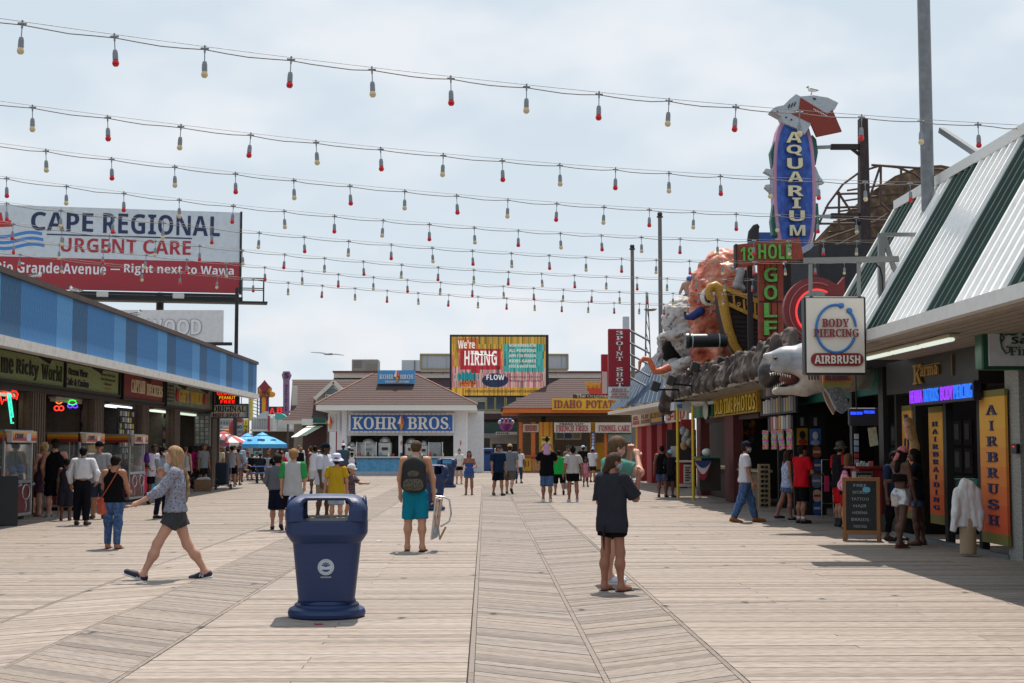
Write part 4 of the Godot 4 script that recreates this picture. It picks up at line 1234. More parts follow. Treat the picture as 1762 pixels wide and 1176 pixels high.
func far_left():
	# piers and signs further along the bend of the walk
	var o := thing("vertical_sign","tall mauve vertical sign with an arrow foot beyond the gabled house","sign",at(492,700,105))
	var pts := []
	for q in [[487.5,655],[485,646],[488,639.5],[498,639.5],[501,646],[497.5,655],[497.5,706],[499.5,709],[492.5,716],[486,709],[487.5,706]]:
		var w := at(q[0],q[1],105) - o.position; pts.append(Vector2(w.x,w.y))
	var mb := MB.new(); mb.prism(PackedVector2Array(pts),0.4); part(o,"board",mb,D("#86688c",0.2))
	ftext(o,"S",489,642,496.5,651,104.79,M("#2c2440",0.7),"sans",0.05)
	column_text(o,"MOREYSPIER",at(492.5,664,104.79) - o.position,0.2,0.15,0.15,M("#2f2648",0.7))
	mb = MB.new(); mb.span(at(497,700,105.3) * V(1,0,1) - o.position,at(494,700,105.1) - o.position); part(o,"post",mb,M("#4a4048",0.7))
	o = thing("arrow_sign","tall yellow and blue arrow tower sign far along the left side","sign",at(455,720,130))
	pts = []
	for q in [[455,656.5],[467,668],[466,681],[462,685],[462,713],[447,713],[447,685],[443.5,681],[443.5,668]]:
		var w := at(q[0],q[1],130) - o.position; pts.append(Vector2(w.x,w.y))
	mb = MB.new(); mb.prism(PackedVector2Array(pts),0.5); part(o,"backing",mb,M("#34406e",0.7))
	fbox(o,"face_panel",444.5,666,466,683,129.7,0.1,M("#c98a24",0.7)); fbox(o,"stem_panel",450,684,457,711,129.7,0.1,M("#c98a24",0.7)); fbox(o,"stem_stripe",457,684,459.5,711,129.7,0.1,M("#9a2c34",0.7))
	mb = MB.new(); mb.prism(PackedVector2Array([Vector2(-0.5,0),Vector2(0,0.62),Vector2(0.5,0),Vector2(0,-0.7)]),0.1,at(455,666,129.6) - o.position); part(o,"diamond",mb,M("#7c2434",0.7))
	mb = MB.new(); mb.ball(at(467,679,129.6) - o.position,V(0.35,0.28,0.1)); part(o,"side_disc",mb,M("#c98a24",0.7))
	ftext(o,"SNOW",446,674,464,678.5,129.5,M("#5a2a30",0.7),"sans",0.05); ftext(o,"WHITE",446,679,464,683,129.5,M("#5a2a30",0.7),"sans",0.05)
	mb = MB.new(); var q0 := at(454,713,130); mb.span(V(q0.x - 0.3,0,-130.1) - o.position,V(q0.x + 0.3,q0.y,-129.9) - o.position); part(o,"post",mb,M("#4a4448",0.7))
	# white curved canopy building with red letters
	o = thing("white_arcade","white building with rounded canopy and red letters far left of the gabled house","building",at(470,800,118) * V(1,0,1))
	fbox(o,"upper_wall",432,720,500,741,118,6,D("#b4b8bc",0.15)); fbox(o,"lower_wall",434,741,512,812,119,5,D("#4a423c",0.4))
	pts = [] 
	for q in arc(Vector2(462,721),Vector2(20,13),180,270,8):
		var w := at(q.x,q.y,117.8) - o.position; pts.append(Vector2(w.x,w.y))
	var w2 := at(463,721,117.8) - o.position; pts.append(Vector2(w2.x,w2.y))
	mb = MB.new(); mb.prism(PackedVector2Array(pts),3.0,V(0,0,w2.z - 1.5)); part(o,"rounded_roof",mb,D("#aab2b8",0.15))
	for i in 7: fbox(o,"upright",433.5 + i * 4.2,720,434.6 + i * 4.2,740,117.9,0.1,M("#8c9298",0.7))
	fbox(o,"eaves",430,739,512,742.5,116.5,2.0,D("#c2c0ba",0.1))
	pts = []
	for q in arc(Vector2(476,722),Vector2(20,11),-90,0,8):
		var w := at(q.x,q.y,115.0) - o.position; pts.append(Vector2(w.x,w.y))
	w2 = at(476,722,115) - o.position; pts.append(Vector2(w2.x,w2.y))
	mb = MB.new(); mb.prism(PackedVector2Array(pts),2.0,V(0,0,w2.z)); part(o,"teal_canopy",mb,M("#3f9c98",0.5))
	fbox(o,"red_column",460,716,463.5,742,115.5,0.4,M("#93303a",0.7)); fbox(o,"white_column",469,716,476,742,115.2,0.4,M("#c5c8ca",0.7)); fbox(o,"letter_board",462,700,490,713,117,0.4,M("#1c2a2a",0.7))
	ftext(o,"A",463.5,702.5,473,712.5,116.9,glow("#e8262e",0.7),"sans",0.1); ftext(o,"B",476.5,701.5,486,711,116.9,glow("#e8262e",0.7),"sans",0.1)
	# round red sign with white board, yellow INS sign, yellow slide panel
	o = thing("ring_sign","round dark red sign with dark lettering below the Hot Spot sign","sign",at(408,750,125))
	var ring := []
	for a in range(60,331,15): ring.append(at(410 + 13.0 * cos(deg_to_rad(a)),738.0 - 16.0 * sin(deg_to_rad(a)),125) - o.position)
	mb = MB.new(); mb.tube(ring,0.2,8); part(o,"ring",mb,M("#8c3238",0.7))
	fbox(o,"board",405,724,420,752,125.2,0.2,M("#b9bcc0",0.7)); ftext(o,"NO",406,732,416,738,125.1,M("#22242a",0.7),"sans",0.05); ftext(o,"FUNC",404,741,417,746,125.0,M("#22242a",0.7),"sans",0.05)
	mb = MB.new(); q0 = at(411,756,125); mb.span(V(q0.x - 0.15,0,-125.3) - o.position,V(q0.x + 0.15,q0.y,-125.1) - o.position); part(o,"post",mb,M("#4a4448",0.7))
	o = thing("vertical_sign","yellow vertical sign with dark letters I N S beside the ring sign","sign",at(422,745,121))
	fbox(o,"board",417,722,428,745,121,0.3,M("#39536a",0.7)); fbox(o,"face_panel",418.5,723,427,743,120.9,0.1,M("#cdb43c",0.6))
	column_text(o,"INS",at(422.7,728,120.85) - o.position,0.31,0.25,0.22,M("#22242a",0.7)); mb = MB.new(); q0 = at(423,745,121.2); mb.span(V(q0.x - 0.1,0,-121.4) - o.position,V(q0.x + 0.1,q0.y,-121.2) - o.position); part(o,"post",mb,M("#4a4448",0.7))
	o = thing("ride_tower","yellow panelled ride tower with a steel lattice beside the Hot Spot sign","ride",at(432,760,135) * V(1,0,1))
	fbox(o,"panel",427,684,434,724,135,0.4,D("#c8bc62",0.2))
	for i in 8: fbox(o,"panel_joint",427,688 + i * 4.6,434,688.6 + i * 4.6,134.95,0.06,M("#9c9450",0.7))
	for px in [434.5,443,451]: 
		mb = MB.new(); var t := at(px,684,136); mb.span(V(t.x - 0.06,0,t.z - 0.06) - o.position,V(t.x + 0.06,t.y,t.z + 0.06) - o.position); part(o,"mast",mb,M("#7c8490",0.5))
	for i in 10:
		mb = MB.new(); mb.bar(at(434.5,688 + i * 6,136) - o.position,at(451,694 + i * 6 * 0.98,136) - o.position,0.08); part(o,"brace",mb,M("#8a929c",0.5))
	# hazy blocks where the walk runs on
	for q in [[372,400,722,800,190,"#8b9098"],[384,412,736,800,160,"#a89c90"],[330,380,740,800,150,"#7c6c62"],[400,440,748,800,150,"#8c8078"]]:
		o = thing("far_building","pale blurred building far along the left bend, %s" % {372: "the tallest grey one",384: "the beige one with a yellow sign",330: "the brown one behind the flag umbrellas",400: "the low brown one behind the blue umbrellas"}[q[0]],"building",at(q[0],790,q[4]) * V(1,0,1))
		fbox(o,"wall",q[0],q[2],q[1],q[3] - 10,q[4],6.0,D(q[5],0.2)); fbox(o,"roof",q[0] - 1,q[2] - 2,q[1] + 1,q[2],q[4] - 0.2,6.5,M("#b4b6b8",0.8))
		for i in 5:
			for j in 3: fbox(o,"window",q[0] + 2 + i * 5.0,q[2] + 4 + j * 9,q[0] + 5 + i * 5.0,q[2] + 9 + j * 9,q[4] - 0.05,0.1,M("#4a525c",0.3))
	o = thing("food_sign","small orange sign with an arch on top far below the Hot Spot sign","sign",at(390,746,140))
	fbox(o,"board",382,744,399,748,140,0.3,M("#c98a34",0.7)); fbox(o,"arch_panel",386,738.5,395,744,140,0.3,M("#c97a24",0.7),0.1)
	mb = MB.new(); q0 = at(390,748,140.1); mb.span(V(q0.x - 0.1,0,-140.3) - o.position,V(q0.x + 0.1,q0.y,-140.1) - o.position); part(o,"post",mb,M("#4a4448",0.7))

func basketball_shop():
	# blue roofed shop on the right, with its red front
	var o := thing("blue_roof_shop","game shop with blue metal roof and red posts on the right side","building",V(9.5,0,-58))
	var P := o.position
	var bl := N([[0.0,"#102a42"],[0.5,"#163954"],[1.0,"#1d4664"]],V(0.4,0.4,0.4),0.65,3)
	var eL := at(1047,706,66.0); var eR := at(1146,687,54.0)
	var tL := at(1098,642,69.0); var tR := at(1160,575,60.0)
	var nn := 14
	for i in nn:
		var t0 := float(i) / nn; var t1 := float(i + 1) / nn
		var mb := MB.new()
		var a: Vector3 = eL.lerp(eR,t0) - P; var b: Vector3 = eL.lerp(eR,t1) - P; var c: Vector3 = tL.lerp(tR,t1) - P; var d: Vector3 = tL.lerp(tR,t0) - P
		mb.quad(a,b,c,d)
		mb.bar(b + V(0,0.01,0),c + V(0,0.01,0),0.018)
		part(o,"roof_sheet",mb,bl)
	var rk := MB.new(); rk.bar(eR + V(0,0.05,0) - P,tR + V(0,0.05,0) - P,0.2); part(o,"rake_trim",rk,M("#cfcbc2",0.7))
	# gable wall behind the rake
	var gw := MB.new(); gw.tri(eR - P,V(tR.x + 2.5,eR.y,eR.z - 3) - P,tR - P); part(o,"gable_wall",gw,D("#9c8f7c",0.2))
	# flat white canopy that runs along the front
	var c0 := at(1046,709,66.0); var c1 := at(1150,689,50.0)
	var cn := MB.new()
	var inw := V(3.2,0.0,0)
	cn.hexa([c0 - V(0,0.14,0) - P,c1 - V(0,0.14,0) - P,c1 + inw - V(0,0.14,0) - P,c0 + inw - V(0,0.14,0) - P,c0 - P,c1 - P,c1 + inw - P,c0 + inw - P])
	part(o,"canopy",cn,D("#c9c4b8",0.15))
	var X := 7.55
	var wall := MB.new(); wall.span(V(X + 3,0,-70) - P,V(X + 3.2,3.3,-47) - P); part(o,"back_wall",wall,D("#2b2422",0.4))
	for q in [[1097,1104],[1113,1121],[1131,1139],[1149,1157]]:
		sbox(o,"red_post",q[0],q[1],0.0,2.75,X,0.5,D("#8e1c24",0.2))
	for q in [[1104,1113,"#cfc6b4"],[1121,1131,"#3a2a2a"],[1139,1149,"#5a5450"]]: sbox(o,"stall_front",q[0],q[1],0.0,1.0 if q[0] != 1104 else 2.6,X + 0.3,0.3,M(q[2],0.8))
	sbox(o,"kerb_wall",1157,1170,0.0,2.6,X + 0.2,0.3,D("#7c1a22",0.25))
	var signs := [[1088,1101,"PIZZA","#b5a88c","#8c2c2c"],[1102,1119,"PLAY","#b9ad94","#7a4a34"],[1120,1140,"WIN","#3c4f84","#c9a03c"]]
	for q in signs:
		var s := thing("stall_sign","small sign %s on the red stall front below the canopy" % {"PIZZA": "in cream and red","PLAY": "in plain beige","WIN": "in blue and yellow"}[q[2]],"sign",V(X - 0.15,2.6,(zx(q[0],X) + zx(q[1],X)) * 0.5))
		sbox(s,"board",q[0],q[1],2.62,3.22,X - 0.15,0.1,D(q[3],0.2)); sbox(s,"print_band",q[0] + 1,q[1] - 1,2.72,2.9,X - 0.16,0.02,M(q[4],0.7))
		stext(s,q[2],q[0] + 2,q[1] - 2,2.94,3.14,X - 0.15,M(q[4],0.7),"serif")
	var s := thing("stall_sign","white sign with red 3-D letters beside the blue stall sign","sign",V(X - 0.1,2.5,zx(1160,X)))
	sbox(s,"board",1145,1182,2.62,3.2,X - 0.1,0.1,M("#c9c4bd",0.7)); stext(s,"3-DD",1150,1179,2.7,3.1,X - 0.1,M("#a3242c",0.7),"serif")
	# tall red sign
	s = thing("vertical_sign","tall dark red vertical sign with white letters 3 Point Shot","sign",at(1066,665,62))
	fbox(s,"board",1047.5,566,1084.5,665,62,0.35,D("#8c1c2c",0.15),0.02)
	column_text(s,"3POINT SHOT",at(1066,573,61.98) - s.position,0.228,0.3,0.17,M("#d9d4d2",0.6),"serif")
	s = thing("hanging_sign","small white sign with red print Best Jerseys on the Boardwalk below the red sign","sign",at(1066,686,62))
	fbox(s,"board",1047.5,666,1085,687,61.9,0.2,M("#a9c4ce",0.7)); fbox(s,"face_panel",1049,667.3,1083.5,685.7,61.68,0.02,M("#cfd2d2",0.7))
	for i in 4: ftext(s,["BEST","JERSEYS","ON THE","BOARDWALK"][i],1053 if i in [0,2] else 1050.5,668.6 + i * 4.4,1079 if i in [0,2] else 1082,671.6 + i * 4.4,61.65,M("#8c2430",0.7),"serif",0.02)
	s = thing("vertical_sign","narrow red and white backed sign behind the tall red one","sign",at(1090,640,64))
	fbox(s,"board",1035.5,610,1046,680,64,0.4,D("#a31f26",0.15)); fbox(s,"face_panel",1036.5,640,1045,678,63.58,0.05,M("#c9b8b0",0.7))
	s = thing("vertical_sign","white sign with red edge letters beside the light pole on the right","sign",at(1080,640,66))
	fbox(s,"board",1073,545,1083,660,66,0.3,M("#b9c0c8",0.7)); column_text(s,"POP",at(1078,583,65.98) - s.position,1.0,0.2,0.4,M("#a3242c",0.7))
	var lat := MB.new()
	for yy in [569,590,610,630,650]: lat.bar(at(1084,yy,62.2) - s.position,at(1118,yy + 18,60) - s.position,0.07)
	part(s,"stay",lat,M("#4a4f58",0.5))
	# poles
	for q in [[1088,422,76.0,700.0,0.13,"thin light pole with a round cap nearest the tall red sign"],[1135.5,366,70.0,700.0,0.13,"tallest thin pole with a round cap left of the stone skull"]]:
		var t := at(q[0],q[1],q[2])
		var pl := thing("light_pole",q[5],"pole",V(t.x,0,t.z),0,"slim poles on the right side")
		var mb := MB.new(); mb.cyl(Vector3.ZERO,V(0,t.y - 0.25,0),q[4],q[4] * 0.75,10); part(pl,"shaft",mb,M("#5f5c5a",0.5))
		mb = MB.new(); mb.cyl(V(0,t.y - 0.25,0),V(0,t.y - 0.18,0),0.16,0.16,10); part(pl,"collar",mb,M("#2a2828",0.5))
		mb = MB.new(); mb.ball(V(0,t.y - 0.08,0),Vector3.ONE * 0.13); part(pl,"finial",mb,M("#1f1d1d",0.5))
	var tt := at(1113,505,74)
	var tw := thing("lattice_mast","thin steel lattice mast with a lamp head between the poles","mast",V(tt.x,0,tt.z))
	for k in 3:
		var mb := MB.new(); mb.cyl(V(cos(k * 2.1) * 0.4,0,sin(k * 2.1) * 0.4),V(cos(k * 2.1) * 0.05,tt.y,sin(k * 2.1) * 0.05),0.035,0.03,6); part(tw,"leg",mb,M("#54504e",0.5))
	for i in 14:
		var y0 := tt.y * i / 14.0; var y1 := tt.y * (i + 1) / 14.0
		var r0 := lerpf(0.4,0.05,i / 14.0); var r1 := lerpf(0.4,0.05,(i + 1) / 14.0)
		var mb := MB.new(); mb.bar(V(cos(0) * r0,y0,0),V(cos(2.1) * r1,y1,sin(2.1) * r1),0.03); part(tw,"brace",mb,M("#54504e",0.5))
		mb = MB.new(); mb.bar(V(cos(2.1) * r0,y0,sin(2.1) * r0),V(cos(4.2) * r1,y1,sin(4.2) * r1),0.03); part(tw,"brace",mb,M("#54504e",0.5))
	var lh := MB.new(); lh.ball(at(1119,533,74) - tw.position,V(0.33,0.09,0.16)); part(tw,"lamp_head",lh,M("#6a6866",0.4))
	lh = MB.new(); lh.bar(at(1113,534,74) - tw.position,at(1130,532,74) - tw.position,0.05); part(tw,"arm",lh,M("#54504e",0.5))

# ================================================================ right side
func tint(mb: MB,f: Callable) -> MB:      # paint of a modelled figure, point by point
	for i in mb.v.size(): mb.c[i] = f.call(mb.v[i])
	return mb
# uneven surface: points move along their normals, normals follow the slope
func rough_up(mb: MB,amp: float,f: Vector3) -> MB:
	for i in mb.v.size():
		var p := mb.v[i] * f
		var h := noise.get_noise_3dv(p)
		var e := 0.15
		var gr := V(noise.get_noise_3dv(p + V(e,0,0)) - h,noise.get_noise_3dv(p + V(0,e,0)) - h,noise.get_noise_3dv(p + V(0,0,e)) - h) / e * f
		var n := mb.n[i]
		mb.v[i] += n * h * amp
		mb.n[i] = (n - (gr - n * gr.dot(n)) * amp).normalized()
	return mb
func VC(rough := 0.7) -> StandardMaterial3D:
	var key := "vc %.2f" % rough
	if not mats.has(key):
		var m := StandardMaterial3D.new(); m.vertex_color_use_as_albedo = true; m.roughness = rough
		m.albedo_texture = noise_tex(8,0.03,[[0.0,"#c4c4c4"],[0.5,"#ececec"],[1.0,"#ffffff"]])
		m.uv1_triplanar = true; m.uv1_scale = Vector3.ONE * 0.7
		mats[key] = m
	return mats[key]
func poly_px(parent: Node3D,called: String,pts: Array,d: float,thick: float,m: Material) -> MeshInstance3D:
	var p := PackedVector2Array()
	var c := at(pts[0][0],pts[0][1],d)
	for q in pts:
		var w := at(q[0],q[1],d) - c; p.append(Vector2(w.x,w.y))
	var mb := MB.new(); mb.prism(p,thick)
	var o := part(parent,called,mb,m)
	o.position = c - V(0,0,thick * 0.5) - parent.position
	return o

func right_shops():
	var o := thing("piercing_shop","shop with green and white striped metal roof on the near right","building",V(9,0,-17))
	var P := o.position
	# striped ribbed roof
	var e := Vector2(5.95,3.4); var t := Vector2(7.45,5.95)
	var up := V(t.x - e.x,t.y - e.y,0)
	var nn := V(-up.y,up.x,0).normalized()
	var green := N([[0.0,"#052419"],[0.5,"#073023"],[1.0,"#0c3d2e"]],Vector3.ONE * 0.4,0.45,3); var white := N([[0.0,"#d4d5d2"],[0.4,"#e8e9e7"],[1.0,"#f0f0ef"]],Vector3.ONE * 0.5,0.5,4)
	var z := 25.3; var isg := true
	while z > 6.0:
		var w: float = 1.18 if isg else 1.86
		var k: int = 4 if isg else 6
		var mb := MB.new()
		for i in k:
			var a := z - w * i / k; var b := z - w * (i + 1) / k
			var pr := [[a,0.0],[lerpf(a,b,0.62),0.0],[lerpf(a,b,0.72),0.045],[lerpf(a,b,0.9),0.045],[b,0.0]]
			for j in 4:
				var p0: Vector3 = V(e.x,e.y,-pr[j][0]) + nn * pr[j][1] - P; var p1: Vector3 = V(e.x,e.y,-pr[j + 1][0]) + nn * pr[j + 1][1] - P
				mb.quad(p1,p0,p0 + up,p1 + up)
		part(o,"roof_panel",mb,green if isg else white)
		z -= w; isg = not isg
	var tp := MB.new(); tp.box(V(t.x + 0.05,t.y + 0.05,-15.5) - P,V(0.25,0.16,19.7)); part(o,"ridge_cap",tp,M("#dadbd8",0.5))
	var rk := MB.new(); rk.bar(V(e.x,e.y,-25.33) - P,V(t.x,t.y,-25.33) - P,0.11); part(o,"rake_trim",rk,M("#d4d6d4",0.5))
	var gt := MB.new(); gt.box(V(5.87,3.34,-15.5) - P,V(0.14,0.17,20.0)); part(o,"gutter",gt,D("#dcdcd9",0.15,0.6,0.5))
	var so := MB.new(); so.box(V(7.0,3.24,-15.5) - P,V(2.1,0.05,20.0)); part(o,"soffit",so,D("#a09484",0.25))
	for i in 9: boxes(o,"soffit_board_joint",M("#7c7266",0.9),[[V(6.1 + i * 0.2,3.212,-15.5) - P,V(0.012,0.006,19.9)]])
	var bk := MB.new(); bk.span(V(7.6,3.3,-25.25) - P,V(12,5.8,-5.6) - P); part(o,"upper_wall",bk,D("#4a4744",0.3))
	# room behind: dark walls, shelves
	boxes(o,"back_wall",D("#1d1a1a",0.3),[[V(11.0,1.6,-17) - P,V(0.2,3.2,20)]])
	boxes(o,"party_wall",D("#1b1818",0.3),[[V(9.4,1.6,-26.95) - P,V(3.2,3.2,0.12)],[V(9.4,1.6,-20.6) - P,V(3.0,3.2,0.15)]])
	sbox(o,"sign_fascia",1528,1687,2.62,3.22,7.6,0.5,N([[0.0,"#1c1a19"],[1.0,"#2c2927"]],Vector3.ONE * 0.5,0.45,2))
	sbox(o,"stucco_pillar",1732,1756,0.0,3.2,7.7,0.35,N([[0.0,"#6c6c6a"],[0.5,"#8a8a87"],[1.0,"#a5a5a1"]],Vector3.ONE * 1.5,0.95,6,0.06))
	sbox(o,"near_wall",1790,2300,0.0,3.2,7.7,0.3,D("#3a3634",0.3))
	# door posts
	for q in [[1572,1577],[1624,1629],[1682,1687]]: sbox(o,"door_post",q[0],q[1],0.0,2.62,7.75,0.12,M("#171515",0.6))
	boxes(o,"threshold",M("#6b6f72",0.6),[[V(7.72,0.03,-23.9) - P,V(0.12,0.06,6.0)]])
	# the word on the fascia
	var s := thing("shop_sign","gold lettering Karma on the dark fascia of the piercing shop","sign",V(7.55,2.8,zx(1600,7.6)))
	var gold := M("#b08a3c",0.45,0.5)
	stext(s,"K",1577,1592,2.74,3.08,7.59,gold,"serif",0.04); stext(s,"arma",1590,1620,2.86,3.02,7.59,gold,"serif",0.04)
	sbox(s,"bar",1586,1621,3.035,3.05,7.57,0.03,gold); sbox(s,"tail_stroke",1640,1642,2.8,3.15,7.57,0.03,M("#6e5a2c",0.5,0.5))
	# neon
	s = thing("letter_display","purple and blue lit display Henna Tattoos Body Piercing above the dark doorway","sign",V(7.45,2.3,zx(1620,7.45)))
	sbox(s,"casing",1567,1678,2.36,2.66,7.45,0.12,M("#15131c",0.5))
	for q in [["HENNA",1569,1590,"#a03cff"],["TATTOOS",1592,1618,"#2c7cff"],["BODY",1622,1643,"#a03cff"],["PIERCING",1645,1676,"#2c7cff"]]:
		stext(s,q[0],q[1],q[2],2.4,2.62,7.44,glow(q[3],0.75),"sansr",0.02)
	# banners with upright words
	var pat := N([[0.0,"#c08c38"],[0.5,"#c98a34"],[1.0,"#cf8a3a"]],Vector3.ONE,0.7,3)
	for q in [[1687,1731,0.2,2.5,7.62,"AIRBRUSH","wide orange banner with upright word Airbrush beside the grey pillar"],[1599,1623,0.32,2.34,7.8,"HAIRBRAIDING","narrow orange banner with upright word Hairbraiding in the doorway"],[1553,1570,0.32,2.42,7.9,"BODY","narrow orange banner behind the hanging wig head"]]:
		var X: float = q[4]
		s = thing("banner",q[6],"banner",V(X,q[2],(zx(q[0],X) + zx(q[1],X)) * 0.5),0,"orange banners of the piercing shop")
		var seg := 8      # dyed from yellow ochre at the top to orange red at the foot
		for i in seg:
			var y0: float = lerpf(q[2],q[3],float(i) / seg); var y1: float = lerpf(q[2],q[3],float(i + 1) / seg)
			sbox(s,"cloth_band",q[0],q[1],y0,y1,X,0.04,M(Color("#c04a22").lerp(Color("#cf9a3a"),clampf((i - 0.5) / 5.0,0,1)).to_html(false),0.75))
		sbox(s,"border_band",q[0],q[1],q[2],q[2] + 0.16,X - 0.005,0.05,N([[0.0,"#4a4a2a"],[0.5,"#6f6a34"],[1.0,"#8a7c3c"]],Vector3.ONE * 6.0,0.8,12,0.1))
		sbox(s,"border_band",q[0],q[1],q[3] - 0.1,q[3],X - 0.005,0.05,N([[0.0,"#4a4a2a"],[0.5,"#6f6a34"],[1.0,"#8a7c3c"]],Vector3.ONE * 6.0,0.8,12,0.1))
		var word: String = q[5]
		var n := word.length()
		var step: float = (q[3] - q[2] - 0.5) / maxf(n - 0.35,1.0)
		if n == 4: step = 0.42
		column_text(s,word,V(X - 0.01,q[3] - 0.3,(zx(q[0],X) + zx(q[1],X)) * 0.5) - s.position,step,absf(zx(q[0],X) - zx(q[1],X)) * 0.42,step * 0.62,M("#1c2450",0.7),"serif",SIDE_R,0.02)
	# hanging signs
	s = thing("hanging_sign","white framed hanging sign Body Piercing Airbrush with a blue ring","sign",at(1440,650,21.5))
	var ang := deg_to_rad(2.2)
	fbox(s,"frame",1386,510,1490,645,21.5,0.22,M("#15161c",0.45),0.02)
	fbox(s,"face_panel",1389.5,513.5,1486.5,641.5,21.47,0.03,M("#d3cdc2",0.5))
	var ring := []
	for a in range(75,385,8):
		var c := Vector2(1439,566) + Vector2(34.0 * cos(deg_to_rad(a)),-41.0 * sin(deg_to_rad(a)))
		if a > 345: continue
		ring.append(at(c.x,c.y,21.45) - s.position)
	var rm := MB.new(); rm.tube(ring,0.02,8); part(s,"ring",rm,M("#1f6cb0",0.4))
	var rr := []
	for a in range(5,52,6): rr.append(at(1439 + 34.0 * cos(deg_to_rad(a)),566 - 41.0 * sin(deg_to_rad(a)),21.45) - s.position)
	rm = MB.new(); rm.tube(rr,0.02,8); part(s,"ring",rm,M("#1f6cb0",0.4))
	for q in [[1448,526],[1462,535]]:
		rm = MB.new(); rm.ball(at(q[0],q[1],21.45) - s.position,V(0.046,0.046,0.03)); part(s,"ring_bead",rm,M("#1f6cb0",0.4))
	var mar := M("#7c1420",0.5)
	ftext(s,"BODY",1415,549,1461,563,21.44,mar,"serif",0.02); ftext(s,"PIERCING",1400.5,566.5,1478,580,21.44,mar,"serif",0.02)
	var pill := MB.new(); var pa := at(1396,630,21.45); var pb := at(1486,608,21.45)
	pill.prism(rounded(pb.x - pa.x,pb.y - pa.y,(pb.y - pa.y) * 0.48,6),0.02); part(s,"pill_panel",pill,mar).position = (pa + pb) * 0.5 - s.position
	ftext(s,"AIRBRUSH",1402,612,1480,626,21.43,M("#d3cdc2",0.5),"sans",0.02)
	s.rotation_degrees.z = 0
	s = thing("hanging_sign","small orange sign with purple word Braiding below the white hanging sign","sign",at(1441,666,23))
	fbox(s,"board",1417,644,1465.5,667,23,0.08,M("#b5622c",0.7)); fbox(s,"border_band",1417,658,1465.5,667,22.99,0.09,M("#6f6a34",0.8)); ftext(s,"BRAIDING",1419,645,1464,655,22.98,M("#2c2440",0.7),"serif",0.02)
	s = thing("hanging_sign","white sign with green frame and green scroll lettering at the right edge","sign",at(1740,632,19.6))
	fbox(s,"frame",1691,512,1850,636,19.6,0.3,M("#0f4a34",0.45),0.02); fbox(s,"face_panel",1703,520,1840,630,19.57,0.03,D("#cdd2d8",0.06))
	var gr := M("#1a4a34",0.6)
	ftext(s,"Sh",1733,532,1785,578,19.55,gr,"serif",0.02); ftext(s,"Sal",1741,579,1775,592,19.55,gr,"sans",0.02); ftext(s,"Fine",1738,597,1785,612,19.55,gr,"serifr",0.02)
	for q in [[[1751,534],[1738,533],[1728,545],[1723,565],[1722,585],[1725,600],[1732,609],[1738,606],[1738,598],[1732,597]],[[1750,545],[1744,560],[1738,575],[1731,577],[1728,570],[1732,565]],[[1728,545],[1732,551],[1730,557]],[[1723,570],[1728,582],[1724,588]],[[1740,532],[1747,540],[1742,545]]]:
		var pth := []
		for w in q[0] if q[0][0] is Array else q: pth.append(at(w[0],w[1],19.55) - s.position)
		rm = MB.new(); rm.tube(pth,0.011,5); part(s,"scroll",rm,gr)
	s = thing("letter_display","dark display panel with blue lit words over the red kiosk","sign",at(1487,735,26.5))
	var dp := fbox(s,"casing",1462,702,1512,733,26.5,0.12,M("#24262c",0.5),0.02); 
	ftext(s,"HENNA TATTOO",1464,709,1484,714,26.48,glow("#3050ff",1.2),"sans",0.02); ftext(s,"PIERCING",1487,707,1505,712,26.48,glow("#3050ff",1.2),"sans",0.02)
	var hg := MB.new(); hg.cyl(at(1474,702,26.55) - s.position,V(at(1474,702,26.55).x,3.2,-26.55) - s.position,0.012,0.012,6); part(s,"hanger",hg,M("#222222",0.6))
	# tubes below the soffit
	s = thing("tube_lamp","long fluorescent fitting under the striped roof's soffit","lamp",V(6.45,3.15,-21.7))
	hg = MB.new(); hg.bevel(V(0,0.03,0),V(0.16,0.05,4.6),0.01); part(s,"housing",hg,M("#b0a894",0.6))
	for i in 3: lamp(s,V(0,-0.02,-1.5 + i * 1.5),V(0.1,0.05,1.4),"#dfeadb",0.8)
	# steel frame of the hanging signs, pole
	var st := M("#7c7e7c",0.45,0.4)
	s = thing("sign_frame","grey square steel frame that carries the hanging signs over the roof edge","frame",at(1517,600,22.6) * V(1,0,1) + V(0,3.4,0))
	for q in [[1517,402,1517,560,0.1],[1384,449,1546,446,0.085],[1522,404,1610,404,0.06],[1521,408,1552,502,0.07],[1521,504,1552,502,0.06],[1478,448,1478,512,0.05],[1395,448,1395,512,0.05]]:
		var mb := MB.new(); mb.bar(at(q[0],q[1],22.6 if q[0] > 1500 else 21.62) - s.position,at(q[2],q[3],22.6 if q[0] > 1500 else 21.62) - s.position,q[4]); part(s,"bar",mb,st)
	var mb2 := MB.new(); mb2.tube([at(1505,452,22.5) - s.position,at(1515,462,22.5) - s.position,at(1519,480,22.5) - s.position,at(1520,520,22.5) - s.position,at(1519,556,22.5) - s.position],0.014,5); part(s,"cable",mb2,M("#1c1c1e",0.6))
	s = thing("light_pole","thick grey steel pole rising through the striped roof","pole",V(7.2,5.0,-22.8))
	mb2 = MB.new(); mb2.cyl(Vector3.ZERO,V(0,9,0),0.105,0.1,16); part(s,"shaft",mb2,N([[0.0,"#5f6468"],[1.0,"#7d8388"]],Vector3.ONE,0.45,3))
	mb2 = MB.new(); mb2.bar(at(1620,224,22.8) - s.position,at(1692,272,21.5) - s.position,0.09); part(s,"stay",mb2,M("#6d7276",0.45))
	mb2 = MB.new(); mb2.cyl(V(0,-0.05,0),V(0,0.45,0),0.13,0.125,16); part(s,"flashing",mb2,M("#b9bcba",0.5))

	# the shop under the shark
	o = thing("gift_shop","dark open gift shop under the plaster shark on the right","building",V(9.5,0,-33))
	P = o.position
	boxes(o,"back_wall",D("#191717",0.3),[[V(10.6,1.8,-36) - P,V(0.2,3.6,19)]])
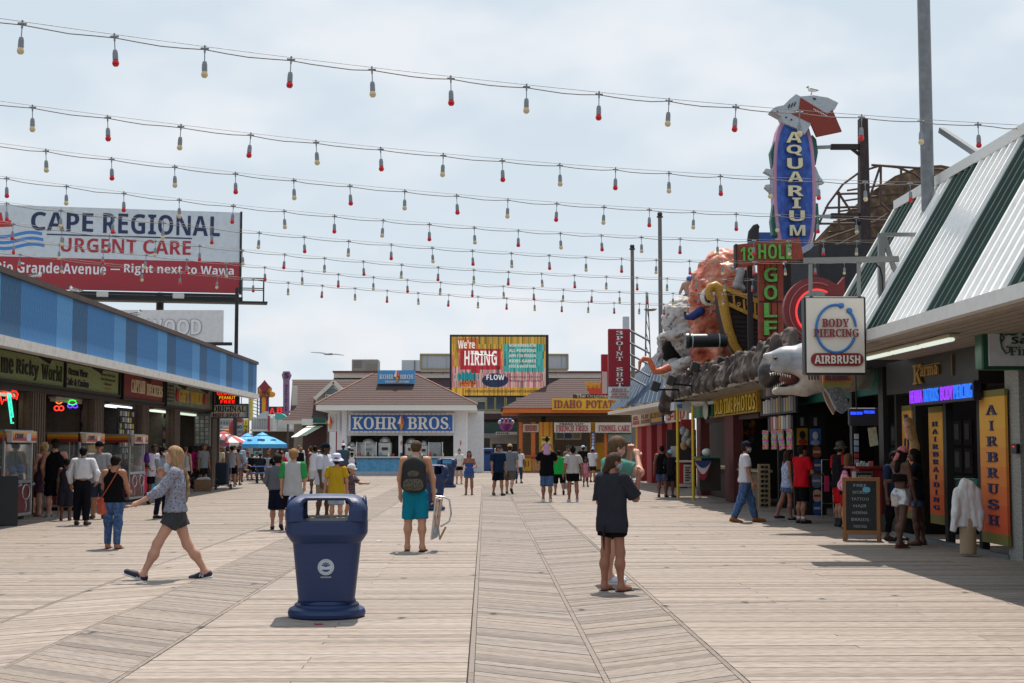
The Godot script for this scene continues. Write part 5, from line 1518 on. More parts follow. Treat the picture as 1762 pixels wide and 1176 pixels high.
	boxes(o,"ceiling",D("#242020",0.2),[[V(8.6,3.25,-36.2) - P,V(4.2,0.12,18.3)]])
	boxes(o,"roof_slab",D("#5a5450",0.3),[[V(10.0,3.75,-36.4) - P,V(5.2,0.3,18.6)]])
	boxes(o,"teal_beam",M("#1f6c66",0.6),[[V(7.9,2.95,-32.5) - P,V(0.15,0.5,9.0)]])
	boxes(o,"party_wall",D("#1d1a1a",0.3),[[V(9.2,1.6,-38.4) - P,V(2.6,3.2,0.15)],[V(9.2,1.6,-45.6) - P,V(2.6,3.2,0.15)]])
	for q in [[1513,1521],[1463,1467]]: sbox(o,"steel_post",q[0],q[1],0.0,3.2,7.7,0.1,M("#1c1c1e",0.5))
	# photo shop
	for q in [[1247,1262],[1199,1206]]: sbox(o,"red_post",q[0],q[1],0.0,2.75,7.3,0.3,D("#5a1f20",0.3))
	sbox(o,"window_counter",1206,1247,0.0,0.95,7.6,0.3,D("#3a2c28",0.3)); sbox(o,"sill",1205,1304,0.95,1.02,7.4,0.4,M("#8a7c64",0.7)); sbox(o,"low_fence",1262,1303,0.0,0.93,7.5,0.1,D("#6a5a48",0.3))
	sbox(o,"lintel",1199,1306,2.44,2.57,7.45,0.3,D("#3c2220",0.3))
	s = thing("shop_sign","yellow and black sign reading Old Time Photos","sign",V(7.25,2.57,zx(1266,7.25)))
	sbox(s,"board",1229,1304,2.58,3.18,7.25,0.1,D("#b08c20",0.3))
	for q in [["OLD",1231,1245],["TIME",1247,1262],["PHOTOS",1265,1301]]: 
		stext(s,q[0],q[1] + 0.5,q[2] + 0.5,2.62,3.1,7.25,M("#14120c",0.7),"sans",0.015); stext(s,q[0],q[1],q[2],2.65,3.09,7.23,M("#d8b93a",0.7),"sans",0.015)
	s = thing("awning_strip","green and red striped valance beside the yellow photo sign","awning",V(7.2,2.6,zx(1205,7.2)))
	for i in 7: sbox(s,"valance_strip",1195 + i * 4.6,1199.6 + i * 4.6,2.62,3.0,7.2,0.05,M("#1f5a3c" if i % 2 == 0 else "#2c7048",0.8))
	var pl := MB.new(); pl.ball(V(7.1,2.82,zx(1215,7.1)) - s.position,V(0.06,0.3,0.5)); part(s,"round_plate",pl,M("#b9bcb8",0.6))
	# two yellow posts with a small roof
	s = thing("photo_booth","booth with yellow posts, red front and price board between the red stalls","booth",at(1178,858,44) * V(1,0,1))
	for px in [1167,1193.5]:
		pl = MB.new(); var g := at(px,850,45.5 if px < 1180 else 44.0); pl.cyl(V(g.x,0,g.z) - s.position,V(g.x,2.9,g.z) - s.position,0.045,0.045,10); part(s,"yellow_post",pl,M("#c9a820",0.5))
	fbox(s,"counter",1170,795,1192,837,46,0.8,D("#9a1f28",0.2)); fbox(s,"counter_top",1169,793,1193,796,45.8,1.0,M("#c5c0b8",0.6)); fbox(s,"price_board",1177,800,1191,832,45.9,0.05,M("#c4bfb8",0.7)); fbox(s,"skirting",1170,833,1192,838,45.95,0.1,M("#b5b2ac",0.7))
	for i in 6: fbox(s,"print_line",1179,804 + i * 4.4,1189 - (i % 2) * 3,806 + i * 4.4,45.84,0.03,M("#8a2c34" if i == 0 else "#3a3634",0.7))
	fbox(s,"roof_box",1160,692,1190,706,46,1.0,M("#b5bcc4",0.6)); fbox(s,"sign_panel",1172,722,1196,742,46.5,0.1,M("#93242c",0.7)); fbox(s,"blue_panel",1165,696,1174,703,45.98,0.04,M("#3c6ea8",0.6))
	fbox(s,"white_panel",1155,768,1166,788,47,0.06,M("#b9b5ae",0.7)); fbox(s,"back_panel",1148,740,1198,838,48.5,0.1,D("#2b2220",0.3))
	for i in 8:
		pl = MB.new(); pl.ball(at(1176 + (i * 5) % 17,742 + i * 3.6,46.2) - s.position,V(0.12,0.15,0.1),Basis.IDENTITY,8,6); part(s,"plush_prize",pl,M(["#8a8f94","#b5b0a4","#5a4a3c","#9c7c5c"][i % 4],0.9))

# ================================================================ the pirate golf front
func pirate_golf():
	var o := thing("rock_ledge","long brown plaster rock ledge along the shop canopy on the right","ledge",V(6.7,3.05,-39))
	var P := o.position
	var bones := []
	var r := RandomNumberGenerator.new(); r.seed = 4
	for i in 74:
		var z := 31.0 + i * 0.222
		var h := r.randf_range(0.25,0.62) * (1.0 if i > 8 else 1.25)
		var x := 6.3 + r.randf_range(-0.1,0.12)
		bones.append([V(x,3.34,-z) - P,V(x + r.randf_range(0.0,0.2),3.34 + h,-z + r.randf_range(-0.12,0.12)) - P,r.randf_range(0.13,0.19),r.randf_range(0.07,0.13)])
		if i % 3 == 0: bones.append([V(x + 0.35,3.45,-z) - P,V(x + 0.5,3.55 + h * 0.8,-z - 0.3) - P,0.24,0.15])
	bones.append([V(6.2,3.25,-47.2) - P,V(6.4,3.5,-47.8) - P,0.42,0.34]); bones.append([V(6.05,2.95,-47.4) - P,V(6.3,3.2,-48.0) - P,0.26,0.3])
	var rk := rough_up(nets(bones,0.055,0.09),0.09,V(3,1.5,3))
	part(o,"rock",tint(rk,func(p: Vector3) -> Color:
		var k: float = 0.5 + 0.5 * noise.get_noise_3d(p.x * 2.0,p.y * 2.5,p.z * 2.0)
		var c := Color(0.038,0.026,0.021).lerp(Color(0.14,0.104,0.088),smoothstep(0.35,0.8,k))
		return c),VC(0.75))
	var un := MB.new(); un.box(V(6.85,3.2,-39.3) - P,V(1.3,0.08,17.0)); part(o,"canopy_board",un,D("#8c8272",0.3))
	# boulder in front of the shark
	o = thing("boulder","dark brown plaster boulder at the near end of the ledge behind the shark","rock",at(1328,655,31))
	part(o,"rock",tint(nets([[at(1328,640,31) - o.position,at(1335,610,31.2) - o.position,0.3,0.22],[at(1318,655,31) - o.position,at(1345,650,31.4) - o.position,0.16,0.24],[at(1345,612,31.2) - o.position,at(1362,640,31.5) - o.position,0.2,0.2]],0.05,0.1),func(p: Vector3) -> Color:
		return Color(0.03,0.024,0.023).lerp(Color(0.09,0.075,0.075),smoothstep(0.4,0.8,0.5 + 0.5 * noise.get_noise_3d(p.x * 4.0,p.y * 4.0,p.z * 4.0)))),VC(0.45))
	# octopus
	var d := 46.0
	o = thing("octopus_figure","huge orange plaster octopus rising behind the ship's bow","figure",at(1235,640,d))
	var q := func(x: float,y: float,dd := 46.0) -> Vector3: return at(x,y,dd) - o.position
	bones = [[q.call(1250,482),q.call(1238,500),0.98,0.95],[q.call(1236,500),q.call(1215,545),0.85,0.5],[q.call(1208,525),q.call(1204,535),0.35,0.3],[q.call(1215,545),q.call(1222,610),0.45,0.36],[q.call(1235,560),q.call(1245,640),0.38,0.3],[q.call(1200,560),q.call(1203,640),0.22,0.26],[q.call(1262,520),q.call(1300,500,46.5),0.6,0.45],[q.call(1236,610,45.5),q.call(1248,655,45.2),0.26,0.22],[q.call(1262,600),q.call(1240,640,45.3),0.25,0.22]]
	var oc := rough_up(nets(bones,0.06,0.24),0.16,V(1.3,2.2,1.3))
	part(o,"body",tint(oc,func(p: Vector3) -> Color:
		var k: float = noise.get_noise_3d(p.x * 1.8,p.y * 1.1,p.z * 1.8) + 0.4 * noise.get_noise_3d(p.x * 7.0,p.y * 7.0,p.z * 7.0)
		return Color(0.58,0.15,0.075).lerp(Color(0.78,0.36,0.24),smoothstep(-0.1,0.55,k)).lerp(Color(0.32,0.06,0.035),smoothstep(0.15,0.5,-k))),VC(0.4))
	for k in 1:
		var mb := MB.new(); mb.ball(q.call(1219,511,45.15),V(0.27,0.3,0.16)); part(o,"eye",mb,M("#cfc8bd",0.4))
		mb = MB.new(); mb.ball(q.call(1219,511,45.0),V(0.13,0.2,0.08)); part(o,"pupil",mb,M("#1c2a2a",0.3))
	var tn := []
	for w in [[1100,637],[1101,624],[1108,617],[1118,619],[1122,630],[1127,640],[1140,638],[1153,632]]: tn.append(q.call(w[0],w[1],45.0))
	var tm := MB.new(); tm.tube(tn,[0.03,0.06,0.08,0.09,0.1,0.11,0.12,0.13],10); part(o,"tentacle",tm,N([[0.0,"#a84a2c"],[0.5,"#c0603c"],[1.0,"#c98a70"]],Vector3.ONE * 2.0,0.5,3))
	# skull
	o = thing("skull_figure","giant grey plaster skull beside the octopus above the rock ledge","figure",at(1170,680,47))
	q = func(x: float,y: float,dd := 47.0) -> Vector3: return at(x,y,dd) - o.position
	bones = [[q.call(1178,545),q.call(1200,560,47.5),0.72,0.7],[q.call(1165,560),q.call(1185,590),0.5,0.5],[q.call(1140,580,46.6),q.call(1195,572,46.2),0.14,0.18],[q.call(1146,640,46.6),q.call(1185,622,46.2),0.22,0.2],[q.call(1137,585,46.8),q.call(1136,640,46.9),0.1,0.12],[q.call(1185,585),q.call(1205,640),0.34,0.3],[q.call(1160,640),q.call(1175,668),0.42,0.3]]
	for i in 6: bones.append([q.call(1144 + i * 9,645,46.4),q.call(1150 + i * 8,678,46.45),0.1,0.08])
	part(o,"bone",tint(rough_up(nets(bones,0.055,0.14,[[q.call(1153,602,46.3),V(0.3,0.27,0.55),true],[q.call(1139,618,46.5),V(0.1,0.2,0.4),true],[q.call(1179,606,46.1),V(0.2,0.1,0.2),true]]),0.1,V(1.6,3.0,1.6)),func(p: Vector3) -> Color:
		var k: float = absf(noise.get_noise_3d(p.x * 1.6,p.y * 3.0,p.z * 1.6))
		return Color(0.07,0.065,0.07).lerp(Color(0.56,0.54,0.53),smoothstep(0.0,0.07,k))),VC(0.65))
	var sk := MB.new(); sk.ball(q.call(1156,604,47.3),V(0.42,0.4,0.35)); part(o,"socket_lining",sk,M("#0c0b0b",0.9))
	# ship
	o = thing("ship_bow","dark wooden pirate ship bow with golden stem and rails","ship",at(1275,620,43))
	q = func(x: float,y: float,dd := 43.0) -> Vector3: return at(x,y,dd) - o.position
	var hull := [[1244,498],[1275,512],[1312,528],[1312,612],[1286,614],[1268,596],[1254,565],[1247,530]]
	poly_px(o,"hull",hull,43.0,1.6,M("#2b1b1a",0.7))
	for i in 9:
		var y := 540.0 + i * 8.0
		var xa := 1248.0 + maxf(0,i - 2) * 4.5
		var mb := MB.new(); mb.bar(q.call(xa,y,42.97),q.call(1312,y + 3,42.97),0.02); part(o,"plank_joint",mb,M("#160e0e",0.8))
	var gold := N([[0.0,"#8a6420"],[0.5,"#b0842c"],[1.0,"#c39a40"]],Vector3.ONE * 2.0,0.5,3)
	var path := []
	for w in [[1229,516],[1222,512],[1219,503],[1223,495],[1231,493],[1239,498],[1244,515],[1248,540],[1255,570],[1264,594],[1276,612],[1284,618]]: path.append(q.call(w[0],w[1],42.9))
	var mb1 := MB.new(); mb1.tube(path,[0.08,0.11,0.13,0.15,0.17,0.17,0.16,0.15,0.14,0.13,0.11,0.08],10); part(o,"stem",mb1,gold)
	for w in [[1236,492,1312,522,0.13],[1252,523,1312,551,0.11],[1262,505,1264,529,0.06],[1280,515,1281,538,0.06],[1299,520,1300,545,0.06]]:
		mb1 = MB.new(); mb1.bar(q.call(w[0],w[1],42.9),q.call(w[2],w[3],42.9),w[4]); part(o,"rail",mb1,gold)
	mb1 = MB.new(); var rp := []
	for k in 13: rp.append(q.call(1271.5 + 2.6 * cos(k * TAU / 12),524 + 2.8 * sin(k * TAU / 12),42.88))
	mb1.tube(rp,0.02,6); part(o,"porthole_ring",mb1,gold)
	mb1 = MB.new(); mb1.bar(q.call(1255,585,43.2),q.call(1276,622,43.2),0.3); part(o,"keel",mb1,M("#6a5040",0.8))
	o = thing("cannon","black cannon barrel with pale bands pointing from the ship","cannon",at(1216,600,42.3))
	q = func(x: float,y: float,dd := 42.3) -> Vector3: return at(x,y,dd) - o.position
	mb1 = MB.new(); mb1.lathe([[0.0,0.02],[0.17,0.0],[0.23,0.02],[0.235,0.1],[0.21,0.16],[0.2,1.25],[0.0,1.26]],20,q.call(1179,587),Basis(V(0,-1,0),V(1,0.02,0).normalized(),V(0,0,1))); part(o,"barrel",mb1,M("#141c1e",0.35))
	for px in [1191,1237]:
		mb1 = MB.new(); mb1.cyl(q.call(px - 1,586.6),q.call(px + 1,586.6),0.216,0.216,20); part(o,"band",mb1,M("#8fa0a0",0.5))
	# floodlights on arms over the ledge
	for w in [[1196,632,1245,638],[1155,655,1190,660],[1128,665,1168,667],[1240,624,1262,628]]:
		o = thing("floodlight","black floodlight on an arm over the ledge, %s" % {1196: "below the cannon",1155: "in front of the skull's jaw",1128: "at the far end of the rocks",1240: "below the ship's keel"}[w[0]],"floodlight",at(w[2],w[3] + 14,41),0,"floodlights over the ledge")
		mb1 = MB.new(); mb1.bevel(at(w[0],w[1],40.5) - o.position,V(0.24,0.3,0.22),0.03,Basis(Vector3.FORWARD,0.35)); part(o,"lamp_head",mb1,M("#191a1c",0.5))
		mb1 = MB.new(); mb1.bar(at(w[0],w[1] + 6,40.5) - o.position,at(w[2],w[3] + 4,41) - o.position,0.05); part(o,"arm",mb1,M("#1c1c1e",0.5))
		mb1 = MB.new(); mb1.bar(at(w[2],w[3] + 4,41) - o.position,Vector3.ZERO,0.05); part(o,"stand",mb1,M("#1c1c1e",0.5))
	# plaster pirates
	for w in [[1160,580,47.0,"blue"],[1180,593,45.4,"blue2"],[1277,480,43.6,"white"]]:
		o = thing("pirate_statue",{"blue": "plaster climber with blue trousers on top of the skull","blue2": "plaster pair of blue trousered legs beside the octopus cheek","white": "plaster pirate in white shirt and black hat below the golf sign"}[w[3]],"statue",at(w[0],w[1],w[2]))
		q = func(x: float,y: float) -> Vector3: return at(x,y,w[2]) - o.position
		if w[3] == "white":
			part(o,"body",nets([[q.call(1276,470),q.call(1268,492),0.13,0.12],[q.call(1276,462),q.call(1277,456),0.09,0.09],[q.call(1270,468),q.call(1258,460),0.06,0.05],[q.call(1270,492),q.call(1290,500),0.11,0.08],[q.call(1290,500),q.call(1296,522),0.08,0.06]],0.035,0.05),M("#8f9496",0.7))
			mb1 = MB.new(); mb1.lathe([[0.16,0.0],[0.11,0.06],[0.06,0.13],[0.0,0.14]],12,q.call(1277,452)); part(o,"hat",mb1,M("#17171a",0.7))
			part(o,"coat",nets([[q.call(1282,470),q.call(1288,498),0.1,0.14]],0.035,0.03),M("#24262c",0.8))
		else:
			var b: bool = w[3] == "blue"
			var pts := [[1182,513],[1172,525],[1160,530]] if b else [[1205,536],[1192,545],[1182,546]]
			part(o,"trousers",nets([[q.call(pts[0][0],pts[0][1]),q.call(pts[1][0],pts[1][1]),0.15,0.12],[q.call(pts[1][0],pts[1][1]),q.call(pts[2][0],pts[2][1]),0.12,0.09]],0.035,0.05),M("#1f3470",0.8))
			part(o,"boot",nets([[q.call(pts[2][0],pts[2][1]),q.call(pts[2][0] - 3,pts[2][1] - 8),0.08,0.06]],0.03,0.02),M("#17171a",0.6))
			if b:
				part(o,"body",nets([[q.call(1188,505),q.call(1182,490),0.17,0.14],[q.call(1176,490),q.call(1170,505),0.06,0.05],[q.call(1190,488),q.call(1192,472),0.06,0.05]],0.035,0.05),M("#a38a78",0.8))
				mb1 = MB.new(); mb1.ball(q.call(1187,480),V(0.12,0.1,0.1)); part(o,"kerchief",mb1,M("#1f4a9c",0.7))
	# golf boards
	var rust := N([[0.0,"#6f2f24"],[0.5,"#8c3f2e"],[1.0,"#9a4c38"]],V(6.0,0.6,6.0),0.75,6,0.03)
	o = thing("golf_sign","rust red upright board with green letters Golf","sign",at(1328,590,38))
	for i in 4: fbox(o,"plank",1307 + i * 10.3,452,1316.8 + i * 10.3,588,38,0.2,rust)
	fbox(o,"edge_board",1346.5,455,1352,600,38.1,0.3,M("#1a1c24",0.7))
	for i in 4: 
		ftext(o,"GOLF"[i],1314.5,462 + i * 30.5,1338.5,487 + i * 30.5,37.96,M("#14201a",0.7),"sans",0.03); ftext(o,"GOLF"[i],1315,461 + i * 30.5,1337,485.5 + i * 30.5,37.93,N([[0.0,"#3f8a34"],[1.0,"#6fb44a"]],Vector3.ONE * 3.0,0.5,3),"sans",0.04)
	for yy in [518,584]: fbox(o,"cross_band",1307,yy,1347,yy + 2.5,37.98,0.03,M("#241a1c",0.7))
	for px in [1315,1340]: 
		mb1 = MB.new(); var g := at(px,588,38.15); mb1.span(V(g.x - 0.06,3.9,g.z - 0.05) - o.position,V(g.x + 0.06,g.y,g.z + 0.05) - o.position); part(o,"post",mb1,M("#2a2422",0.8))
	o = thing("golf_sign","rust red crosswise board with green letters 18 Hole above the upright one","sign",at(1322,455,37.4))
	poly_px(o,"board",[[1268,421],[1376,409],[1384,446],[1269,459]],37.4,0.25,rust)
	ftext(o,"18",1274,426,1297,449,37.37,N([[0.0,"#3f8a34"],[1.0,"#6fb44a"]],Vector3.ONE * 3.0,0.5,3),"sans",0.05); ftext(o,"HOLE",1305,421,1362,446,37.37,N([[0.0,"#3f8a34"],[1.0,"#6fb44a"]],Vector3.ONE * 3.0,0.5,3),"sans",0.05)
	fbox(o,"edge_board",1266,420,1269,460,37.35,0.3,M("#2a1a18",0.7))
	for px in [1290,1356]:
		mb1 = MB.new(); var g := at(px,450,38.35); mb1.span(V(g.x - 0.07,3.9,g.z - 0.05) - o.position,V(g.x + 0.07,g.y,g.z + 0.05) - o.position); part(o,"post",mb1,M("#2a2422",0.8))
	mb1 = MB.new(); mb1.tube([at(1296,415,38.5) - o.position,at(1297,400,38.5) - o.position,at(1301,391,38.5) - o.position,at(1305,388,38.5) - o.position],[0.17,0.15,0.1,0.06],10); part(o,"black_boot",mb1,M("#16161a",0.6))
	# dark mass of the building behind the boards
	o = thing("golf_building","dark blue and black upper building behind the golf signs","building",V(11.5,3.9,-42))
	boxes(o,"wall",D("#23262c",0.3),[[V(-0.4,1.6,-0.5),V(4.2,3.2,9.0)]])
	fbox(o,"blue_panel",1395,424,1482,470,41,0.3,D("#1c3464",0.2)); fbox(o,"dark_panel",1290,470,1312,600,43.6,0.4,D("#4a4a4c",0.3)); fbox(o,"blue_roof",1302,400,1336,416,42.5,1.5,D("#2c5a9c",0.2))
	# red round arrow
	o = thing("arrow_sign","dark red curved arrow sign with a neon edge beside the hanging sign","sign",at(1400,600,33))
	var po := []; 
	for a in range(55,246,10): po.append([1404 + 55.0 * cos(deg_to_rad(a)),533 - 56.0 * sin(deg_to_rad(a))])
	po.append([1352,588]); po.append([1388,586]); po.append([1386,553]); po.append([1378,561])
	for a in range(230,59,-10): po.append([1406 + 37.0 * cos(deg_to_rad(a)),537 - 40.0 * sin(deg_to_rad(a))])
	po.append([1424,508]); po.append([1455,508]); po.append([1454,476]); po.append([1442,490])
	poly_px(o,"arrow_face",po,33.0,0.25,D("#7c2a2c",0.2,1.0,0.6))
	var ne := []
	for a in range(228,56,-8): ne.append(at(1406 + 35.5 * cos(deg_to_rad(a)),537 - 38.5 * sin(deg_to_rad(a)),32.9) - o.position)
	neon(o,"neon_edge",ne,0.025,"#ff3a3c",0.9)
	mb1 = MB.new()
	var le := []
	for a in range(240,60,-8): le.append(at(1405 + 46.0 * cos(deg_to_rad(a)),535 - 48.0 * sin(deg_to_rad(a)),32.95) - o.position)
	mb1.tube(le,0.014,5); part(o,"trim_line",mb1,M("#a06a68",0.5))
	mb1 = MB.new(); mb1.bar(at(1384,590,33.2) - o.position,V(at(1384,590,33.2).x,3.9,-33.2) - o.position,0.12); part(o,"post",mb1,M("#3a3432",0.7))
	fbox(o,"backing_panel",1384,500,1432,575,34.0,0.1,N([[0.0,"#4a7c80"],[0.5,"#8fa8a0"],[1.0,"#5a5c40"]],Vector3.ONE * 1.5,0.6,8,0.04))
	# tall aquarium sign
	o = thing("aquarium_sign","tall blue oval sign with shark head and stacked letters Aquarium","sign",at(1370,440,40))
	var ov := func(cx: float,cy: float,rx: float,ry: float) -> Array:
		var l := []
		for k in 28: 
			var a := TAU * k / 28.0
			var sx := signf(cos(a)) * pow(absf(cos(a)),0.6) * rx; var sy := signf(sin(a)) * pow(absf(sin(a)),0.8) * ry
			l.append([cx + sx + sy * 0.02,cy + sy])
		return l
	poly_px(o,"rim",ov.call(1368,320,36,118),40,0.5,M("#b58aa6",0.6))
	poly_px(o,"face_panel",ov.call(1368,320,30,111),39.95,0.1,N([[0.0,"#0f2f7c"],[0.5,"#1d4aa4"],[1.0,"#2f6cc4"]],V(0.5,0.3,0.5),0.45,5,0.03))
	var ly := [228,250,273,296,320,341,363,388]
	for i in 8: 
		var wl: float = 7.0 if i == 5 else 13.0
		var xc := 1366.0 + i * 0.9
		ftext(o,"AQUARIUM"[i],xc - wl - 1,ly[i] - 0.5,xc + wl + 1,ly[i] + 19,39.84,M("#3a3422",0.7),"sans",0.04); ftext(o,"AQUARIUM"[i],xc - wl,ly[i],xc + wl,ly[i] + 18,39.8,M("#cdc8a8",0.5),"sans",0.06)
	var tealm := N([[0.0,"#0f4a44"],[1.0,"#1f6c60"]],Vector3.ONE,0.5,4)
	poly_px(o,"fish_panel",[[1329,285],[1326,262],[1333,244],[1346,233],[1343,258],[1340,285],[1333,292]],40.1,0.3,tealm)
	poly_px(o,"fish_panel",[[1398,232],[1405,240],[1408,262],[1404,284],[1397,280]],40.1,0.3,tealm)
	poly_px(o,"fish_panel",[[1330,404],[1327,380],[1331,352],[1341,350],[1344,400],[1338,408]],40.1,0.3,tealm)
	poly_px(o,"fish_panel",[[1397,400],[1399,350],[1408,350],[1410,380],[1405,398]],40.1,0.3,tealm)
	var pale := D("#a9b2bc",0.2,1.5)
	poly_px(o,"shark_panel",[[1315,295],[1318,290],[1334,293],[1342,300],[1343,345],[1334,344],[1326,330],[1317,322],[1318,318],[1328,317],[1328,302]],40.05,0.25,pale)
	poly_px(o,"shark_panel",[[1398,300],[1404,287],[1410,302],[1419,315],[1408,318],[1408,336],[1399,336]],40.05,0.25,pale)
	poly_px(o,"tail_panel",[[1345,412],[1358,424],[1375,428],[1400,416],[1400,424],[1385,440],[1374,448],[1360,436]],39.9,0.3,pale)
	poly_px(o,"shark_head",[[1327,190],[1335,184],[1349,181],[1360,170],[1370,162],[1378,166],[1400,164],[1425,168],[1443,177],[1437,188],[1425,197],[1410,192],[1400,200],[1395,215],[1385,232],[1378,224],[1350,212],[1345,200]],39.8,0.5,pale)
	poly_px(o,"mouth_panel",[[1378,168],[1424,196],[1433,189],[1449,226],[1406,235],[1396,212],[1363,196],[1375,188]],39.78,0.12,N([[0.0,"#3a0f0c"],[0.45,"#7c2a1f"],[1.0,"#a84a38"]],Vector3.ONE * 3.0,0.7,9,0.06))
	for w in [[1402,170,3.0,1.6],[1358,183,1.0,5.0],[1363,181,1.0,5.0],[1368,179,1.0,5.0],[1353,202,1.6,1.6],[1362,206,1.6,1.6],[1338,192,1.5,1.5]]:
		mb1 = MB.new(); mb1.ball(at(w[0],w[1],39.78) - o.position,V(w[2] * 0.0163,w[3] * 0.0163,0.02),Basis(Vector3.BACK,-0.4),10,6); part(o,"painted_mark",mb1,M("#1c1c22",0.7))
	for i in 9:
		mb1 = MB.new(); var c := at(1400 + i * 2.7,187 + i * 1.4,39.72) - o.position; mb1.tri(c,c + V(0.035,0,0),c + V(0.015,-0.06,0)); mb1.tri(c + V(0.035,0,-0.01),c + V(0,0,-0.01),c + V(0.015,-0.06,-0.01)); part(o,"tooth",mb1,M("#d0ccc0",0.5))
	gull(at(1397,162.5,39.9),180.0,"gull standing on top of the shark head sign",0.72)
	# steel post with arms
	o = thing("steel_column","tall dark brown steel column with arms that hold the aquarium sign","column",at(1489,500,40.4) * V(1,0,1) + V(0,3.9,0))
	var brn := N([[0.0,"#1f1517"],[0.6,"#2c1c1e"],[1.0,"#4a302a"]],Vector3.ONE * 0.8,0.65,3)
	mb1 = MB.new(); var ga := at(1485,205,40.4); mb1.hexa([V(-0.17,0,0.17),V(0.17,0,0.17),V(0.17,0,-0.17),V(-0.17,0,-0.17),ga - o.position + V(-0.12,0,0.12),ga - o.position + V(0.12,0,0.12),ga - o.position + V(0.12,0,-0.12),ga - o.position + V(-0.12,0,-0.12)]); part(o,"shaft",mb1,brn)
	for yy in [253.0,372.0]:
		mb1 = MB.new(); mb1.bar(at(1430,yy,40.4) - o.position,at(1487,yy,40.4) - o.position,0.15); part(o,"arm",mb1,brn)
		mb1 = MB.new(); mb1.bar(at(1404,yy + 1,40.4) - o.position,at(1430,yy,40.4) - o.position,0.09); part(o,"sleeve",mb1,M("#8f9498",0.45,0.3))
		mb1 = MB.new(); mb1.bar(at(1466,yy + 3,40.4) - o.position,at(1481,yy + 15,40.4) - o.position,0.08); part(o,"brace",mb1,brn)
	# domed tarpaulin with its steel ribs behind
	o = thing("domed_roof","weathered brown domed roof in a steel rib cage behind the striped roof","roof",at(1520,440,52))
	var tarp := N([[0.0,"#4a3f38"],[0.45,"#655546"],[0.7,"#7d6a55"],[1.0,"#8a7862"]],Vector3.ONE * 0.35,0.9,7,0.03)
	var cv := [[1395,445],[1402,415],[1425,390],[1462,362],[1500,330],[1540,303],[1585,286],[1620,284],[1660,292],[1760,320],[1760,445]]
	var segs := 8
	var prev := []
	for sgi in segs + 1:
		var f := float(sgi) / segs
		var ringp := []
		for w in cv:
			var dd := 52.0 + f * 6.0
			var yy: float = lerpf(w[1],445.0,1.0 - cos(f * 0.9))
			ringp.append(at(w[0],yy,dd) - o.position)
		if sgi > 0:
			var sm := MB.new()
			for k in cv.size() - 1: sm.quad(prev[k],prev[k + 1],ringp[k + 1],ringp[k])
			part(o,"tarpaulin",sm,tarp)
		prev = ringp
	poly_px(o,"tarpaulin",[[1400,440],[1425,392],[1462,364],[1500,332],[1540,306],[1585,290],[1620,288],[1660,296],[1660,440]],52.1,0.05,tarp)
	var stl := N([[0.0,"#3a2c28"],[1.0,"#57453e"]],Vector3.ONE * 2.0,0.7,4)
	var ribs := [[[1396,432],[1405,395],[1425,352],[1450,318],[1480,296],[1515,285],[1545,288],[1575,300],[1595,318],[1602,332]],[[1500,284],[1560,288],[1620,292],[1660,300]],[[1402,420],[1440,405],[1500,385],[1560,350],[1602,325]],[[1398,440],[1450,418],[1540,372],[1600,330]],[[1410,385],[1478,385],[1540,380]],[[1440,334],[1478,333]],[[1420,358],[1478,356]],[[1478,297],[1478,365]],[[1516,286],[1516,352]],[[1551,290],[1551,362]],[[1515,286],[1495,345]],[[1445,335],[1470,372]],[[1516,350],[1540,372]],[[1444,330],[1444,395]]]
	for rb in ribs:
		var pth := []
		for w in rb: pth.append(at(w[0],w[1],50.5) - o.position)
		mb1 = MB.new(); mb1.tube(pth,0.045,6); part(o,"steel_rib",mb1,stl)
	for i in 7:
		mb1 = MB.new(); mb1.tube([at(1410 + i * 8,436 - i * 18,51.9) - o.position,at(1530,425 - i * 18,51.9) - o.position,at(1650,420 - i * 18,51.9) - o.position],0.04,5); part(o,"batten",mb1,stl)
	fbox(o,"base_beam",1395,436,1760,446,51.0,2.0,D("#6a625a",0.2))
	# shark figure
	d = 28.3
	o = thing("shark_figure","large plaster shark with open jaws hanging out over the gift shop","figure",at(1400,690,d))
	q = func(x: float,y: float,dd := 28.3) -> Vector3: return at(x,y,dd) - o.position
	bones = [[q.call(1316,612),q.call(1352,618),0.045,0.24],[q.call(1352,618),q.call(1400,626),0.24,0.46],[q.call(1400,628),q.call(1460,634,28.6),0.47,0.46],[q.call(1460,634,28.6),q.call(1560,640,29.5),0.46,0.3],[q.call(1334,674),q.call(1385,664),0.07,0.2],[q.call(1385,664),q.call(1420,648),0.2,0.3],[q.call(1330,634),q.call(1370,632),0.06,0.16]]
	part(o,"body",tint(nets(bones,0.035,0.1,[[q.call(1346,655),V(0.34,0.13,0.5),true],[q.call(1331,653,28.2),V(0.26,0.16,0.5),true]]),func(p: Vector3) -> Color:
		var n: float = 0.05 * noise.get_noise_3d(p.x * 5.0,p.y * 5.0,p.z * 5.0)
		var edge: float = at(1400,628,28.3).y - o.position.y - 0.12 + n
		return Color(0.36,0.38,0.41) if p.y > edge and p.x > -0.85 else (Color(0.52,0.53,0.54) if p.y > edge else Color(0.52,0.47,0.41))),VC(0.4))
	mb1 = MB.new(); mb1.ball(q.call(1358,653),V(0.2,0.12,0.2)); part(o,"mouth_lining",mb1,M("#5a2a20",0.7))
	for i in 9:
		mb1 = MB.new(); mb1.cyl(q.call(1326 + i * 4.2,641 + absf(i - 2) * 0.9,28.02),q.call(1326.5 + i * 4.2,646 + absf(i - 2) * 0.9,28.04),0.018,0.002,6); part(o,"tooth",mb1,M("#d8d4c8",0.4))
		mb1 = MB.new(); mb1.cyl(q.call(1332 + i * 3.2,669 - i * 1.6,28.2),q.call(1332 + i * 3.2,664 - i * 1.6,28.2),0.016,0.002,6); part(o,"tooth",mb1,M("#d8d4c8",0.4))
